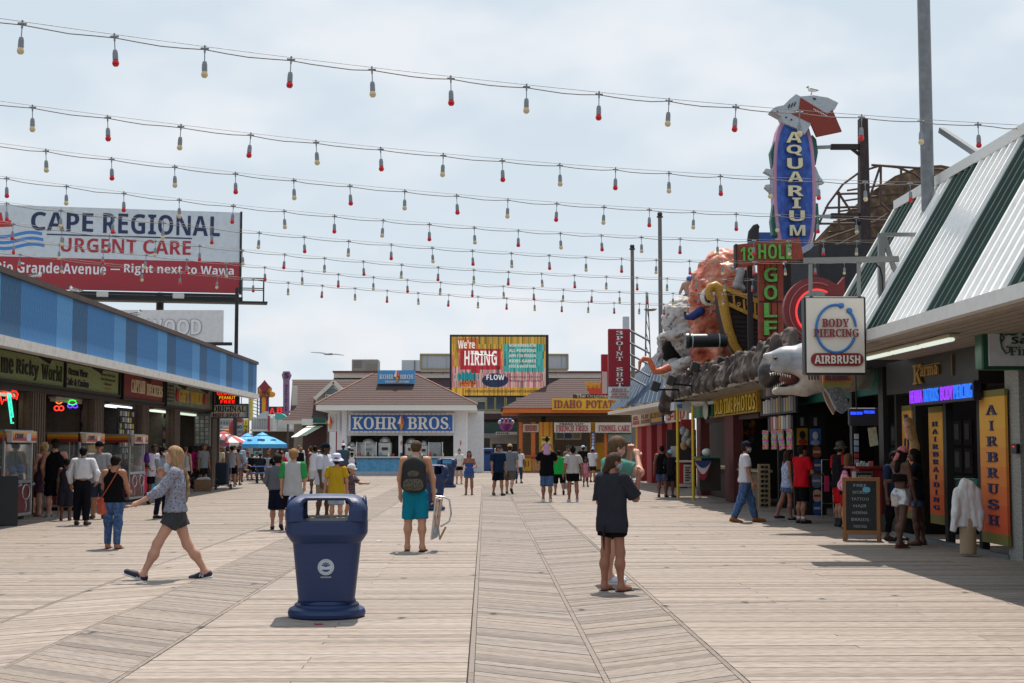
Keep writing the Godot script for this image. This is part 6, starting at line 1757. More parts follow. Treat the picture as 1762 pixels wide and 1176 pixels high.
	for zz in [29.78]:
		mb1 = MB.new(); mb1.ball(q.call(1334,617,28.12),V(0.04,0.03,0.03),Basis.IDENTITY,8,6); part(o,"eye",mb1,M("#101014",0.3))
	for i in 4:
		mb1 = MB.new(); mb1.bar(q.call(1390 + i * 5,628,27.83),q.call(1393 + i * 5,654,27.83),0.03); part(o,"gill",mb1,M("#4a4644",0.8))
	poly_px(o,"fin",[[1415,662],[1450,668],[1466,700],[1452,712],[1440,705],[1428,680]],27.95,0.1,N([[0.0,"#4a5058"],[0.5,"#7c848c"],[1.0,"#a5a8aa"]],Vector3.ONE * 3.0,0.5,5)).rotation_degrees.y = 8
	poly_px(o,"fin",[[1413,664],[1428,670],[1440,702],[1435,714],[1424,695]],28.5,0.1,M("#a08878",0.6))
	mb1 = MB.new(); mb1.bar(q.call(1430,600),V(q.call(1430,600).x,3.72 - o.position.y,q.call(1430,600).z),0.06); part(o,"hanger",mb1,M("#2a2a2c",0.6))

# ================================================================ strings of bulbs over the walk
func string_lights():
	# y at x = 0, depth there; y at x = 1100, depth there; end x, y there; first bulb x; first is red
	var rows := [[60,14.7,189.5,17.3,1900,243,36,false],[197,18.2,311,21.9,1900,330,55,false],[267,20.7,374,25.4,1900,383,78,false],[321.5,23.3,421,28.9,1716,420,10,true],[363.5,25.7,458,32.3,1609,457,10,true],[396,27.9,488.6,35.8,1542,487,20,true],[421,29.9,513,39.2,1500,512,23,true],[445.5,32.2,531.5,42.3,1440,531,33,true]]
	var order := ["nearest","second","third","fourth","fifth","sixth","seventh","farthest"]
	var sock := MB.new(); sock.cyl(V(0,0.12,0),V(0,0.0,0),0.006,0.006,5); sock.lathe([[0.022,0.035],[0.03,0.0]],10,V(0,-0.03,0)); sock.cyl(V(0,-0.1,0),V(0,-0.03,0),0.031,0.029,10); sock.cyl(V(-0.045,0.15,0),V(0.045,0.15,0),0.013,0.013,6); sock.cyl(V(0,0.1,0),V(0,0.185,0),0.011,0.011,6)
	var glassb := MB.new(); glassb.lathe([[0.0,-0.176],[0.02,-0.173],[0.034,-0.158],[0.039,-0.138],[0.034,-0.118],[0.026,-0.1]],12)
	var sm := sock.mesh(); var gm := glassb.mesh()
	var cream := M("#cdbb92",0.25); var red := M("#c8121c",0.2); var grey := M("#7f858b",0.5)
	for n in rows.size():
		var r: Array = rows[n]
		var A := at(0,r[0],r[1]); var B := at(1100,r[2],r[3])
		var te := 1.0
		for k in 400:      # where the line reaches its right end
			te = 1.0 + k * 0.004
			var p := A.lerp(B,te)
			var c := cam.transform.affine_inverse() * p
			if 881.0 + F * c.x / -c.z >= r[4]: break
		var E := at(r[4],r[5],-A.lerp(B,te).z)
		var pos := func(t: float) -> Vector3:
			var q := A.lerp(B,t)
			q.y = A.y * (t - 1.0) * (t - te) / te + B.y * t * (t - te) / (1.0 - te) + E.y * t * (t - 1.0) / (te * (te - 1.0))
			return q
		var o := thing("string_light","%s string of red and cream bulbs hung across the boardwalk" % order[n],"string lights",pos.call(0.0),0,"strings of bulbs over the boardwalk")
		var L: float = A.distance_to(B)
		var t0 := 0.0
		for k in 300:
			var c: Vector3 = cam.transform.affine_inverse() * (pos.call(k * 0.001) as Vector3)
			t0 = k * 0.001
			if 881.0 + F * c.x / -c.z >= r[6]: break
		var step: float = 0.955 / L
		var first: float = t0 - step * 2.0
		var cnt := int((te - first) / step) + 1
		var path := []; var wire := []
		for i in cnt * 4 + 1:
			var t: float = first + step * i / 4.0
			var q: Vector3 = pos.call(t) - o.position
			path.append(q + V(0,0.14 - 0.022 * sin(PI * (i % 4) / 4.0) + 0.012 * noise.get_noise_2d(i * 3.1,n * 7.0),0)); wire.append(q + V(0,0.175,0))
		var cb := MB.new(); cb.tube(path,0.0068,5); part(o,"cable",cb,M("#6f6864",0.7))
		cb = MB.new(); cb.tube(wire,0.0035,4); part(o,"support_wire",cb,M("#6c6a68",0.5,0.4))
		var rd: bool = r[7]
		for i in cnt:
			var isred: bool = rd == (i % 2 == 0)
			var b := part(o,"bulb",gm,red if isred else cream)
			b.position = pos.call(first + step * i) - o.position
			b.rotation_degrees = V(rng.randf_range(-4,4),0,rng.randf_range(-4,4))
			part(b,"socket",sm,grey)

# ================================================================ street furniture
func trash_can() -> Node3D:
	var o := thing("litter_bin","","litter bin",Vector3.ZERO,0,"blue plastic litter bins")
	var blue := StandardMaterial3D.new()
	blue.albedo_color = Color("#16305f"); blue.roughness = 0.5
	blue.albedo_texture = noise_tex(8,0.03,[[0.0,"#c4c4c4"],[0.5,"#ececec"],[1.0,"#ffffff"]]); blue.uv1_scale = Vector3.ONE * 1.3

	var mb := MB.new(); mb.lathe([[0.0,0.0],[0.34,0.0],[0.372,0.015],[0.378,0.045],[0.365,0.08],[0.33,0.1],[0.315,0.105],[0.312,0.125],[0.285,0.14],[0.28,0.165],[0.25,0.17]],48,Vector3.ZERO,Basis.IDENTITY,2.1); part(o,"base",mb,blue)
	mb = MB.new(); mb.lathe([[0.0,0.16],[0.262,0.16],[0.272,0.175],[0.328,0.715],[0.335,0.735]],64,Vector3.ZERO,Basis.IDENTITY,4.5); part(o,"barrel",mb,blue)
	mb = MB.new(); mb.lathe([[0.33,0.725],[0.345,0.74],[0.385,0.8],[0.392,0.815],[0.392,0.925],[0.388,0.935],[0.36,0.935],[0.36,0.9]],64,Vector3.ZERO,Basis.IDENTITY,5.0); part(o,"collar",mb,blue)
	# hood: a rounded shell with an opening in each side
	var cell := 0.0135
	var lo := V(-0.42,0.88,-0.42); var nx := 64; var ny := 26; var nz := 64
	var g := PackedFloat32Array(); g.resize(nx * ny * nz)
	for z in nz:
		for y in ny:
			for x in nx:
				var p := lo + V(x,y,z) * cell
				var tp := clampf((p.y - 1.04) / 0.14,0.0,1.0)
				var hw := 0.388 - 0.045 * tp * tp
				var q := V(absf(p.x) - hw + 0.1,absf(p.y - 1.0) - 0.19 + 0.1,absf(p.z) - hw + 0.1)
				var d := q.max(Vector3.ZERO).length() + minf(maxf(q.x,maxf(q.y,q.z)),0.0) - 0.1
				d += 0.02 * (p.x * p.x + p.z * p.z) / 0.15 * tp
				var shell := maxf(d,-(d + 0.03))
				shell = maxf(shell,0.93 - p.y)
				for s in 2:
					var a := absf(p.x if s == 0 else p.z); var b := p.y - 1.035
					var w := Vector2(a - 0.215 + 0.05,absf(b) - 0.1 + 0.05)
					var op := w.max(Vector2.ZERO).length() + minf(maxf(w.x,w.y),0.0) - 0.05
					shell = maxf(shell,-op)
				g[(z * ny + y) * nx + x] = shell
	part(o,"hood",surface(g,nx,ny,nz,lo,cell),blue)
	# raised rims around the side openings
	for k in 4:
		var path := []
		for q in rounded(0.47,0.235,0.06,4): path.append(V(q.x,1.035 + q.y,0.372 - maxf(0.0,q.y) * 0.12))
		path.append(path[0])
		mb = MB.new(); mb.tube(path,0.016,6); part(o,"opening_rim",mb,blue).rotation_degrees.y = 90 * k
	mb = MB.new(); mb.box(V(0,0.93,0),V(0.6,0.012,0.6)); part(o,"liner",mb,M("#15161a",0.5))
	mb = MB.new(); mb.tube([V(-0.2,0.955,-0.29),V(0.2,0.955,-0.29)],0.012,5); part(o,"liner_edge",mb,M("#c9cccf",0.5))
	# emblem: pale disc with a fan of leaves and a sea line, on the slant of the barrel
	var pale := M("#b5bcc4",0.6); var navy := M("#22406c",0.6)
	mb = MB.new(); mb.prism(PackedVector2Array(arc(Vector2.ZERO,Vector2(0.078,0.078),0,345,23)),0.006)
	var em := part(o,"emblem",mb,pale)
	em.position = V(0,0.5,0.3085); em.rotation_degrees.x = 5.9
	var ring := []
	for k in 25: ring.append(V(0.066 * cos(TAU * k / 24),0.066 * sin(TAU * k / 24),0.003))
	mb = MB.new(); mb.tube(ring,0.0022,5,0.5); part(em,"ring_line",mb,navy)
	mb = MB.new()
	for a in [-64,-32,0,32,64]:
		var dr := V(sin(deg_to_rad(a)),cos(deg_to_rad(a)),0); var sd := V(dr.y,-dr.x,0)
		var c0 := V(0,0.004,0.0045)
		mb.quad(c0 - sd * 0.002,c0 + sd * 0.002,c0 + dr * 0.045 + sd * 0.008,c0 + dr * 0.045 - sd * 0.008)
	part(em,"leaf_fan",mb,navy)
	mb = MB.new(); mb.prism(PackedVector2Array(arc(Vector2(0,-0.006),Vector2(0.045,0.04),205,335,12)),0.004,V(0,0,0.003)); part(em,"sea_line",mb,navy)
	text(em,"WILDWOOD",V(0,-0.096,0.002),0.1,0.014,pale,"sans",Basis.IDENTITY,0.008)
	mb = MB.new(); mb.box(V(-0.05,1.1885,0.05),V(0.1,0.002,0.05)); mb.box(V(0.2,1.1805,0.0),V(0.08,0.002,0.04)); part(o,"sticker",mb,M("#b9c4d4",0.6))
	return o

func umbrella(label: String,pos: Vector3,h: float,r: float,cols: Array,sides := 8,drop := 0.7) -> Node3D:
	var o := thing("umbrella",label,"umbrella",pos,0,"sun umbrellas by the tables")
	var mb := MB.new(); mb.cyl(Vector3.ZERO,V(0,h,0),0.025,0.02,8); part(o,"pole",mb,M("#c9c4b8",0.5))
	for k in sides:
		var a0 := TAU * k / sides; var a1 := TAU * (k + 1) / sides
		var p0 := V(cos(a0) * r,h - drop,-sin(a0) * r); var p1 := V(cos(a1) * r,h - drop,-sin(a1) * r)
		mb = MB.new()
		var c := (p0 + p1) * 0.5 * 0.97 + V(0,0.03,0)
		var tp := V(0,h,0)
		var m0 := tp.lerp(p0,0.5) + V(0,0.06,0); var m1 := tp.lerp(p1,0.5) + V(0,0.06,0)
		mb.tri(tp,m0,m1); mb.quad(m0,p0,p1,m1)
		mb.quad(p0 + V(0,-0.2,0),p1 + V(0,-0.2,0),p1,p0)
		part(o,"gore",mb,cols[k % cols.size()])
		mb = MB.new(); mb.bar(tp - V(0,0.02,0),p0 - V(0,0.02,0),0.015); part(o,"rib",mb,M("#8f8a80",0.5))
	mb = MB.new(); mb.lathe([[0.3,h - 0.06],[0.16,h + 0.02],[0.03,h + 0.08],[0.02,h + 0.14],[0.0,h + 0.15]],10); part(o,"cap",mb,cols[0])
	return o

func picnic_table(label: String,pos: Vector3,turn: float) -> void:
	var o := thing("picnic_table",label,"table",pos,turn,"blue picnic tables")
	var b := D("#1c4480",0.15)
	for i in 5: boxes(o,"top_slat",b,[[V(0,0.75,-0.32 + i * 0.16),V(1.8,0.04,0.145)]],0.006)
	for s in [-1,1]:
		for i in 2: boxes(o,"bench_slat",b,[[V(0,0.45,s * (0.62 + i * 0.15)),V(1.8,0.04,0.135)]],0.006)
		for x in [-0.6,0.6]:
			var mb := MB.new(); mb.bar(V(x,0.72,s * 0.2),V(x,0.02,s * 0.62),0.06); part(o,"leg",mb,M("#22262c",0.5))
	for x in [-0.6,0.6]:
		var mb := MB.new(); mb.bar(V(x,0.42,-0.75),V(x,0.42,0.75),0.05); part(o,"cross_bar",mb,M("#22262c",0.5))

func props():
	var c := trash_can()
	c.position = ground(562,1061); c.rotation_degrees.y = 4
	c.set_meta("label","large blue plastic litter bin with a white emblem alone in the foreground")
	copy_of(c,"blue litter bin right behind the young man with the backpack",ground(741,878),20)
	copy_of(c,"blue litter bin in the distance in front of the ice cream counter",ground(769,839),-3)
	var o := thing("waste_box","boxy blue and white recycling bin in the distance by the fries stand","litter bin",ground(848,811))
	var mb := MB.new(); mb.bevel(V(-0.35,0.78,0),V(0.75,1.55,0.8),0.05); part(o,"blue_box",mb,M("#1f4a8c",0.5))
	mb = MB.new(); mb.bevel(V(0.38,0.78,0),V(0.6,1.5,0.8),0.05); part(o,"white_box",mb,M("#a9aeb2",0.6))
	mb = MB.new(); mb.box(V(-0.35,1.25,0.405),V(0.45,0.18,0.02)); part(o,"slot",mb,M("#0c1220",0.7))
	# tables and umbrellas
	picnic_table("blue picnic table nearest the walk, under the right blue umbrella",ground(465,832),12)
	picnic_table("blue picnic table behind the first, nearer the arcade",ground(428,826),8)
	picnic_table("blue picnic table farthest back among the seated crowd",ground(445,818),5)
	var bl := M("#3fa0d8",0.7); var bl2 := M("#3796d0",0.7)
	for q in [[450,826,"right hand bright blue umbrella with a paler logo, over the tables"],[424,822,"left hand bright blue umbrella partly behind the other one"]]:
		var p := ground(q[0],q[1])
		var u := umbrella(q[2],p,2.28,1.25,[bl,bl2],8,0.5)
		for k in 3:
			mb = MB.new(); mb.ball(V(cos(4.0 + k * 0.8) * 0.8,2.28 - 0.29,-sin(4.0 + k * 0.8) * 0.8),V(0.2,0.02,0.12),Basis(Vector3.UP,4.0 + k * 0.8 + PI / 2) * Basis(Vector3.RIGHT,-0.4),12,6); part(u,"round_logo",mb,M("#c9d4da" if k != 1 else "#c98a80",0.7))
	var red := M("#a5404c",0.8); var wh := M("#c9c4c0",0.8); var navy := N([[0.0,"#10162c"],[0.62,"#141b34"],[0.7,"#c4c6cc"],[1.0,"#d4d6da"]],Vector3.ONE * 2.2,0.8,15,0.09)
	umbrella("striped red and white umbrella behind the arcade corner",ground(383,826),2.35,1.35,[red,wh],16,0.5)
	umbrella("navy umbrella with white stars beside the striped one",ground(355,828),2.42,0.85,[navy],8,0.45)
	umbrella("second red and white striped umbrella nearer the arcade wall",ground(344,824),2.3,1.2,[wh,red],16,0.5)
	# carton, hand cart
	o = thing("carton","open brown cardboard box on the boards by the arcade","box",ground(348,846),14)
	var cd := D("#7d5f44",0.2)
	boxes(o,"side",cd,[[V(0,0.22,0.24),V(0.62,0.44,0.02)],[V(0,0.22,-0.24),V(0.62,0.44,0.02)],[V(0.3,0.22,0),V(0.02,0.44,0.46)],[V(-0.3,0.22,0),V(0.02,0.44,0.46)]])
	for q in [[V(0.42,0.48,0),-25.0],[V(-0.42,0.46,0),30.0]]:
		mb = MB.new(); mb.box(Vector3.ZERO,V(0.26,0.012,0.46)); var fl := part(o,"flap",mb,cd); fl.position = q[0]; fl.rotation_degrees.z = q[1]
	part(o,"wrapping_paper",nets([[V(-0.15,0.4,0),V(0.12,0.46,0.05),0.1,0.08],[V(0.05,0.42,-0.1),V(0.2,0.43,0.1),0.08,0.09]],0.03,0.03),M("#b9c0cc",0.9))
	o = thing("hand_cart","dark blue folding shopping cart with two wheels beside the carton","cart",ground(382,843),-10)
	mb = MB.new(); mb.bevel(V(0,0.62,0),V(0.5,0.85,0.3),0.05); part(o,"bag",mb,M("#1c2438",0.8))
	mb = MB.new(); mb.tube([V(-0.27,0.12,-0.18),V(-0.27,1.05,-0.2),V(-0.22,1.1,-0.2),V(0.22,1.1,-0.2),V(0.27,1.05,-0.2),V(0.27,0.12,-0.18)],0.014,6); part(o,"frame",mb,M("#8a8e92",0.4,0.5))
	for x in [-0.3,0.3]:
		mb = MB.new(); mb.cyl(V(x - 0.02,0.11,-0.12),V(x + 0.02,0.11,-0.12),0.11,0.11,16); part(o,"wheel",mb,M("#16181c",0.7))
	mb = MB.new(); mb.box(V(0,0.17,0.02),V(0.5,0.03,0.34)); part(o,"foot_plate",mb,M("#6a6e72",0.4,0.5))
	# boards on the walk
	o = thing("chalkboard","wooden A frame chalkboard in front of the red kiosk","chalkboard",ground(1484,931),-18)
	for s in [-1,1]:
		var nb := Node3D.new(); nb.name = "leaf"; o.add_child(nb,true); nb.position = V(0,0,s * 0.2); nb.rotation_degrees.x = -s * 10.0
		boxes(nb,"rail",D("#8a5a30",0.2,2.0),[[V(-0.29,0.56,0),V(0.06,1.12,0.035)],[V(0.29,0.56,0),V(0.06,1.12,0.035)],[V(0,1.09,0),V(0.52,0.06,0.035)],[V(0,0.16,0),V(0.52,0.06,0.035)]])
		boxes(nb,"slate",N([[0.0,"#16191a"],[0.7,"#1e2223"],[1.0,"#343a3c"]],Vector3.ONE * 2.0,0.8,6),[[V(0,0.625,0),V(0.52,0.87,0.02)]])
		if s == 1:
			for i in 7: text(nb,["FREE","WORLD","TATTOO","HAIR","HENNA","BRAIDS","PIERCING"][i],V(-0.02,0.98 - i * 0.12,0.014),0.22 + 0.04 * (i % 3),0.05,M("#8f979a",0.9),"sansr",Basis.IDENTITY,0.004)
	mb = MB.new(); mb.prism(rounded(0.13,0.09,0.035),0.012,V(0.1,0.9,0.25)); part(o,"paper_mask",mb,M("#5a9cb8",0.8))
	o = thing("menu_board","black A frame board cut off by the left edge","sign",ground(3,905),20)
	for s in [-1,1]:
		mb = MB.new(); mb.bevel(Vector3.ZERO,V(0.6,1.05,0.03),0.01); var lf := part(o,"leaf",mb,M("#141416",0.6)); lf.position = V(0,0.52,s * 0.17); lf.rotation_degrees.x = -s * 14.0
	# scraps of paper on the boards
	for q in [[652,932,0.06],[727,871,0.09],[267,937,0.04],[557,1066,0.05],[40,893,0.05]]:
		mb = MB.new(); mb.prism(PackedVector2Array([Vector2(-1,-0.6),Vector2(0.8,-0.8),Vector2(1,0.5),Vector2(-0.3,0.9)]),0.06,Vector3.ZERO,Basis(Vector3.RIGHT,-PI / 2).scaled(Vector3.ONE))
		var sc := single("paper_scrap",{652: "white paper scrap on the boards left of the backpack man",727: "white paper scrap near the distant bins",267: "tiny white scrap near the walking girl's knee",557: "small red and white wrapper at the foot of the near bin",40: "small scrap near the left edge"}[q[0]],"litter",mb,M("#d8d6d2" if q[0] != 557 else "#a5303c",0.8),ground(q[0],q[1]) + V(0,0.006,0.42 if q[0] == 557 else 0.0),q[0] * 7.0)
		sc.scale = V(q[2],0.1,q[2])
	# gulls in the air
	for q in [[565,610,60.0,0.9,"gull gliding in the sky left of the small blue roof sign"],[832,612,70.0,1.1,"white gull gliding in front of the screen"]]:
		o = thing("flying_gull",q[4],"gull",at(q[0],q[1],q[2]),-10,"gulls on the wing")
		part(o,"body",nets([[V(-0.16,0,0),V(0.14,0.01,0),0.03,0.05]],0.02,0.01),M("#8f9296" if q[0] < 600 else "#dcdcda",0.8))
		for s in [-1,1]:
			mb = MB.new(); mb.prism(PackedVector2Array([Vector2(0,0.06),Vector2(0.35,0.1),Vector2(0.75,-0.02),Vector2(0.35,0.02),Vector2(0,-0.05)]),0.02,Vector3.ZERO,Basis(V(s * 0.96,0.12 * (1 if s < 0 else -0.6),0.2),V(0,0.4,-0.9),V(0,1,0.3)).orthonormalized()); part(o,"wing",mb,M("#6c6f74" if q[0] < 600 else "#dcdcda",0.8))

# ================================================================ goods of the left shops
func crane_game(label: String,z0: float,z1: float) -> void:
	var o := thing("claw_machine",label,"claw machine",V(-10.95,0,-(z0 + z1) * 0.5),0,"claw machines in front of the arcade")
	var L := z1 - z0; var W := 0.85
	var al := M("#a9acae",0.35,0.6); var red := D("#6f1a22",0.2,1.0,0.5)
	boxes(o,"cabinet",red,[[V(0,0.47,0),V(W - 0.04,0.74,L - 0.04)]],0.02)
	boxes(o,"plinth",M("#1a1a1c",0.6),[[V(0,0.05,0),V(W - 0.2,0.1,L - 0.2)]])
	for x in [-W * 0.5,W * 0.5]:
		for z in [-L * 0.5,L * 0.5]: boxes(o,"corner_post",al,[[V(x,1.05,z),V(0.06,1.9,0.06)]],0.008)
	boxes(o,"rail",al,[[V(W * 0.5,0.86,0),V(0.07,0.07,L)],[V(0,0.86,L * 0.5),V(W,0.07,0.07)],[V(W * 0.5,0.12,0),V(0.07,0.06,L)],[V(0,0.12,L * 0.5),V(W,0.06,0.07)],[V(0,2.0,0),V(W + 0.06,0.05,L + 0.06)]])
	boxes(o,"glass_pane",glass("#b8c8cc",0.12),[[V(W * 0.5 - 0.02,1.3,0),V(0.012,0.8,L - 0.1)],[V(0,1.3,L * 0.5 - 0.02),V(W - 0.1,0.8,0.012)]])
	boxes(o,"back_panel",D("#4a463f",0.2),[[V(-W * 0.5 + 0.02,1.3,0),V(0.02,0.85,L - 0.1)]])
	# header: bands of yellow, orange and red print
	for q in [[1.94,0.07,"#c98f20"],[1.875,0.06,"#b5601c"],[1.81,0.07,"#8c1f1c"]]:
		boxes(o,"header_band",M(q[2],0.5),[[V(0.01,q[0],0.01),V(W + 0.04,q[1],L + 0.04)]])
	boxes(o,"header_box",M("#b9b5ac",0.5),[[V(W * 0.5 + 0.09,1.87,0),V(0.12,0.26,L * 0.9)]],0.01)
	for q in [[1.94,0.06,"#d0962a"],[1.88,0.06,"#c9742a"],[1.815,0.07,"#a5281f"]]: boxes(o,"header_print",M(q[2],0.5),[[V(W * 0.5 + 0.153,q[0],0),V(0.012,q[1],L * 0.86)]])
	text(o,"CRANE",V(W * 0.5 + 0.165,1.885,L * 0.22),L * 0.3,0.11,M("#3a4468",0.6),"sans",SIDE_L,0.01)
	boxes(o,"notice",M("#c4c4d4",0.8),[[V(W * 0.5 + 0.166,1.86,-L * 0.12),V(0.008,0.18,0.3)]])
	# controls: two rings with levers
	for s in [-1,1]:
		var pts := []
		for k in 17: pts.append(V(W * 0.5 + 0.06,0.62 + 0.17 * cos(TAU * k / 16),s * L * 0.24 + 0.26 * sin(TAU * k / 16)))
		var mb := MB.new(); mb.tube(pts,0.016,6); part(o,"prize_door_ring",mb,M("#c4c6c8",0.3,0.7))
		mb = MB.new(); mb.tube([V(W * 0.5 + 0.05,0.42,s * L * 0.24),V(W * 0.5 + 0.07,0.3,s * L * 0.24),V(W * 0.5 + 0.05,0.2,s * L * 0.24)],0.018,6); part(o,"coin_chute",mb,M("#b4b6b8",0.3,0.7))
		mb = MB.new(); mb.cyl(V(W * 0.5 + 0.02,0.74,s * L * 0.24 - 0.34),V(W * 0.5 + 0.14,0.8,s * L * 0.24 - 0.34),0.015,0.03,8); part(o,"joystick",mb,M("#8fa4c0",0.4))
	# heap of plush prizes
	for k in 26:
		var mb := MB.new(); var rr := rng.randf_range(0.08,0.14)
		mb.ball(Vector3.ZERO,V(rr,rr * 0.9,rr),Basis.IDENTITY,8,6)
		part(o,"plush_prize",mb,M(["#8f8a84","#c8c4bd","#b03c50","#3c5aa0","#c9a83c","#5a4032","#7a4a90","#2c2c30"][k % 8],0.95)).position = V(rng.randf_range(-0.3,0.3),0.95 + rng.randf_range(0.0,0.22),rng.randf_range(-0.42,0.42) * L)
	var cl := MB.new(); cl.cyl(V(0,1.78,0),V(0,1.45,0),0.012,0.012,6)
	for k in 3: cl.tube([V(0,1.45,0),V(cos(k * 2.1) * 0.1,1.38,sin(k * 2.1) * 0.1),V(cos(k * 2.1) * 0.06,1.28,sin(k * 2.1) * 0.06)],0.01,5)
	part(o,"claw",cl,M("#b4b6b8",0.3,0.7))

func garment(called: String,label: String,pos: Vector3,turn: float,m: Material,kind := "tee",k := 1.0,group := "") -> Node3D:
	var o := thing(called,label,"clothing",pos,turn,group)
	o.scale = Vector3.ONE * k
	var b := []
	if kind == "pants":
		b = [[V(-0.12,0.85,0),V(0.12,0.85,0),0.09,0.09,0.6],[V(-0.1,0.8,0),V(-0.12,0.05,0),0.1,0.09,0.5,false,true],[V(0.1,0.8,0),V(0.12,0.05,0),0.1,0.09,0.5,false,true]]
	else:
		b = [[V(-0.08,0.6,0),V(-0.1,0.05,0),0.13,0.14,0.5,false,true],[V(0.08,0.6,0),V(0.1,0.05,0),0.13,0.14,0.5,false,true],[V(-0.18,0.66,0),V(0.18,0.66,0),0.07,0.07,0.7]]
		var dn := 0.3 if kind == "tee" else 0.08
		for s in [-1,1]: b.append([V(s * 0.19,0.65,0),V(s * (0.36 if kind == "tee" else 0.3),0.45 if kind == "tee" else dn,0.03),0.08,0.075,0.8,false,true])
		if kind == "hoodie": b.append([V(-0.05,0.74,-0.02),V(0.05,0.74,-0.02),0.1,0.1,0.8])
	part(o,"cloth",rough_up(nets(b,0.028,0.06),0.03,V(6,2.5,6)),m)
	return o

func left_goods():
	crane_game("nearest claw machine, cut by the left edge beside the neon palm",31.4,33.3)
	crane_game("middle claw machine behind the men in black and white tops",37.2,39.2)
	crane_game("farthest claw machine beside the rack of bright clothes",42.4,44.2)
	# clothes on racks by the gift shop
	var list := [["#a5202c",252,812,"red long sleeved top on the rack"],["#34305a",257,806,"dark violet top on the rack"],["#e0305c",249,838,"hot pink hoodie hung low on the rack"],["#2c9cc0",256,836,"turquoise top with a bright print on the rack"],["#6a7a40",262,838,"green and yellow tie dye top on the rack"],["#8a8f94",241,830,"grey trousers shaped top at the rack's near end"],["#5a1f5c",270,826,"purple top behind the tie dye one"]]
	for i in list.size():
		var q: Array = list[i]
		var p := onx(q[1],q[2],-10.7)
		garment("shop_shirt",q[3],V(-10.7 - 0.05 * (i % 3),maxf(p.y - 0.25,0.1),p.z),30 + i * 9,M(q[0],0.9) if i != 4 else N([[0.0,"#2c3aa0"],[0.35,"#20a088"],[0.6,"#b0c030"],[1.0,"#d03080"]],Vector3.ONE * 1.6,0.9,7,0.03),"hoodie" if i == 2 else "tee",1.0,"clothes for sale by the arcade")
	var o := thing("clothes_rack","low clothes rack with hanging tops beside the farthest claw machine","rack",V(-10.75,0,-46.3))
	var mb := MB.new(); mb.tube([V(0,0.0,0.9),V(0,1.35,0.9),V(0,1.35,-0.9),V(0,0,-0.9)],0.018,6); part(o,"frame",mb,M("#55585c",0.4,0.5))
	# shelves and wares in the dark of the shops
	for q in [[29.0,33.9,-12.9],[36.6,39.8,-12.6],[42.0,45.4,-12.4],[47.4,50.2,-12.2],[52.4,57.0,-12.2]]:
		o = thing("goods_shelf","wall of shelves full of small wares inside the %s shop bay" % {29.0: "nearest",36.6: "second",42.0: "third",47.4: "fourth",52.4: "farthest"}[q[0]],"shelf",V(q[2],0,-(q[0] + q[1]) * 0.5),0,"shelves in the arcade shops")
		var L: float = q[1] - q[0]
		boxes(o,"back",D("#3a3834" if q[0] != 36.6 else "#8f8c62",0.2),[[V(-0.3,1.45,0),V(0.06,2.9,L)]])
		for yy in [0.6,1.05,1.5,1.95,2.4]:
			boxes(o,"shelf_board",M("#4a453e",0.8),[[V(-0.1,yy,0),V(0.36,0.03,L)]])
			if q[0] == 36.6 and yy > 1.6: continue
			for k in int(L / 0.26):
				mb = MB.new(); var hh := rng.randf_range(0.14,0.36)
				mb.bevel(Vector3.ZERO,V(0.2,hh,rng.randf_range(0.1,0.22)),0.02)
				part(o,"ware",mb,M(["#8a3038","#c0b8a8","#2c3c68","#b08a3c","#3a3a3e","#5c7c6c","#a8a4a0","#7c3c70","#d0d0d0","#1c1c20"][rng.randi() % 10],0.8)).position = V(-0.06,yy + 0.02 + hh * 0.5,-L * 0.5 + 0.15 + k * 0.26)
	# cards and prints on the Captain's front
	o = thing("card_wall","board of small white and grey cards under the red shop sign","display",V(-11.2,1.0,-44.6))
	for i in 6:
		for j in 9:
			boxes(o,"card",M(["#c9c9c4","#2c2c30","#8f8c88","#b5a24c","#a5a8b0"][(i * 7 + j * 3) % 5],0.8),[[V(0.0,0.15 + j * 0.19,-0.9 + i * 0.3),V(0.03,0.15,0.2)]])
	boxes(o,"backing",M("#161618",0.8),[[V(-0.04,0.9,-0.15),V(0.04,1.9,2.0)]])
	o = thing("menu_wall","pale wall of printed menu sheets at the arcade's far corner","display",at(350,735,56.3))
	fbox(o,"wall",334,712,361,768,56.3,0.2,D("#6c6e70",0.2))
	for i in 3:
		for j in 7: fbox(o,"sheet",336.5 + i * 8,716 + j * 7,342 + i * 8,721.5 + j * 7,56.27,0.03,M(["#9a9a94","#7d8490","#a8a08c"][(i + j) % 3],0.8))

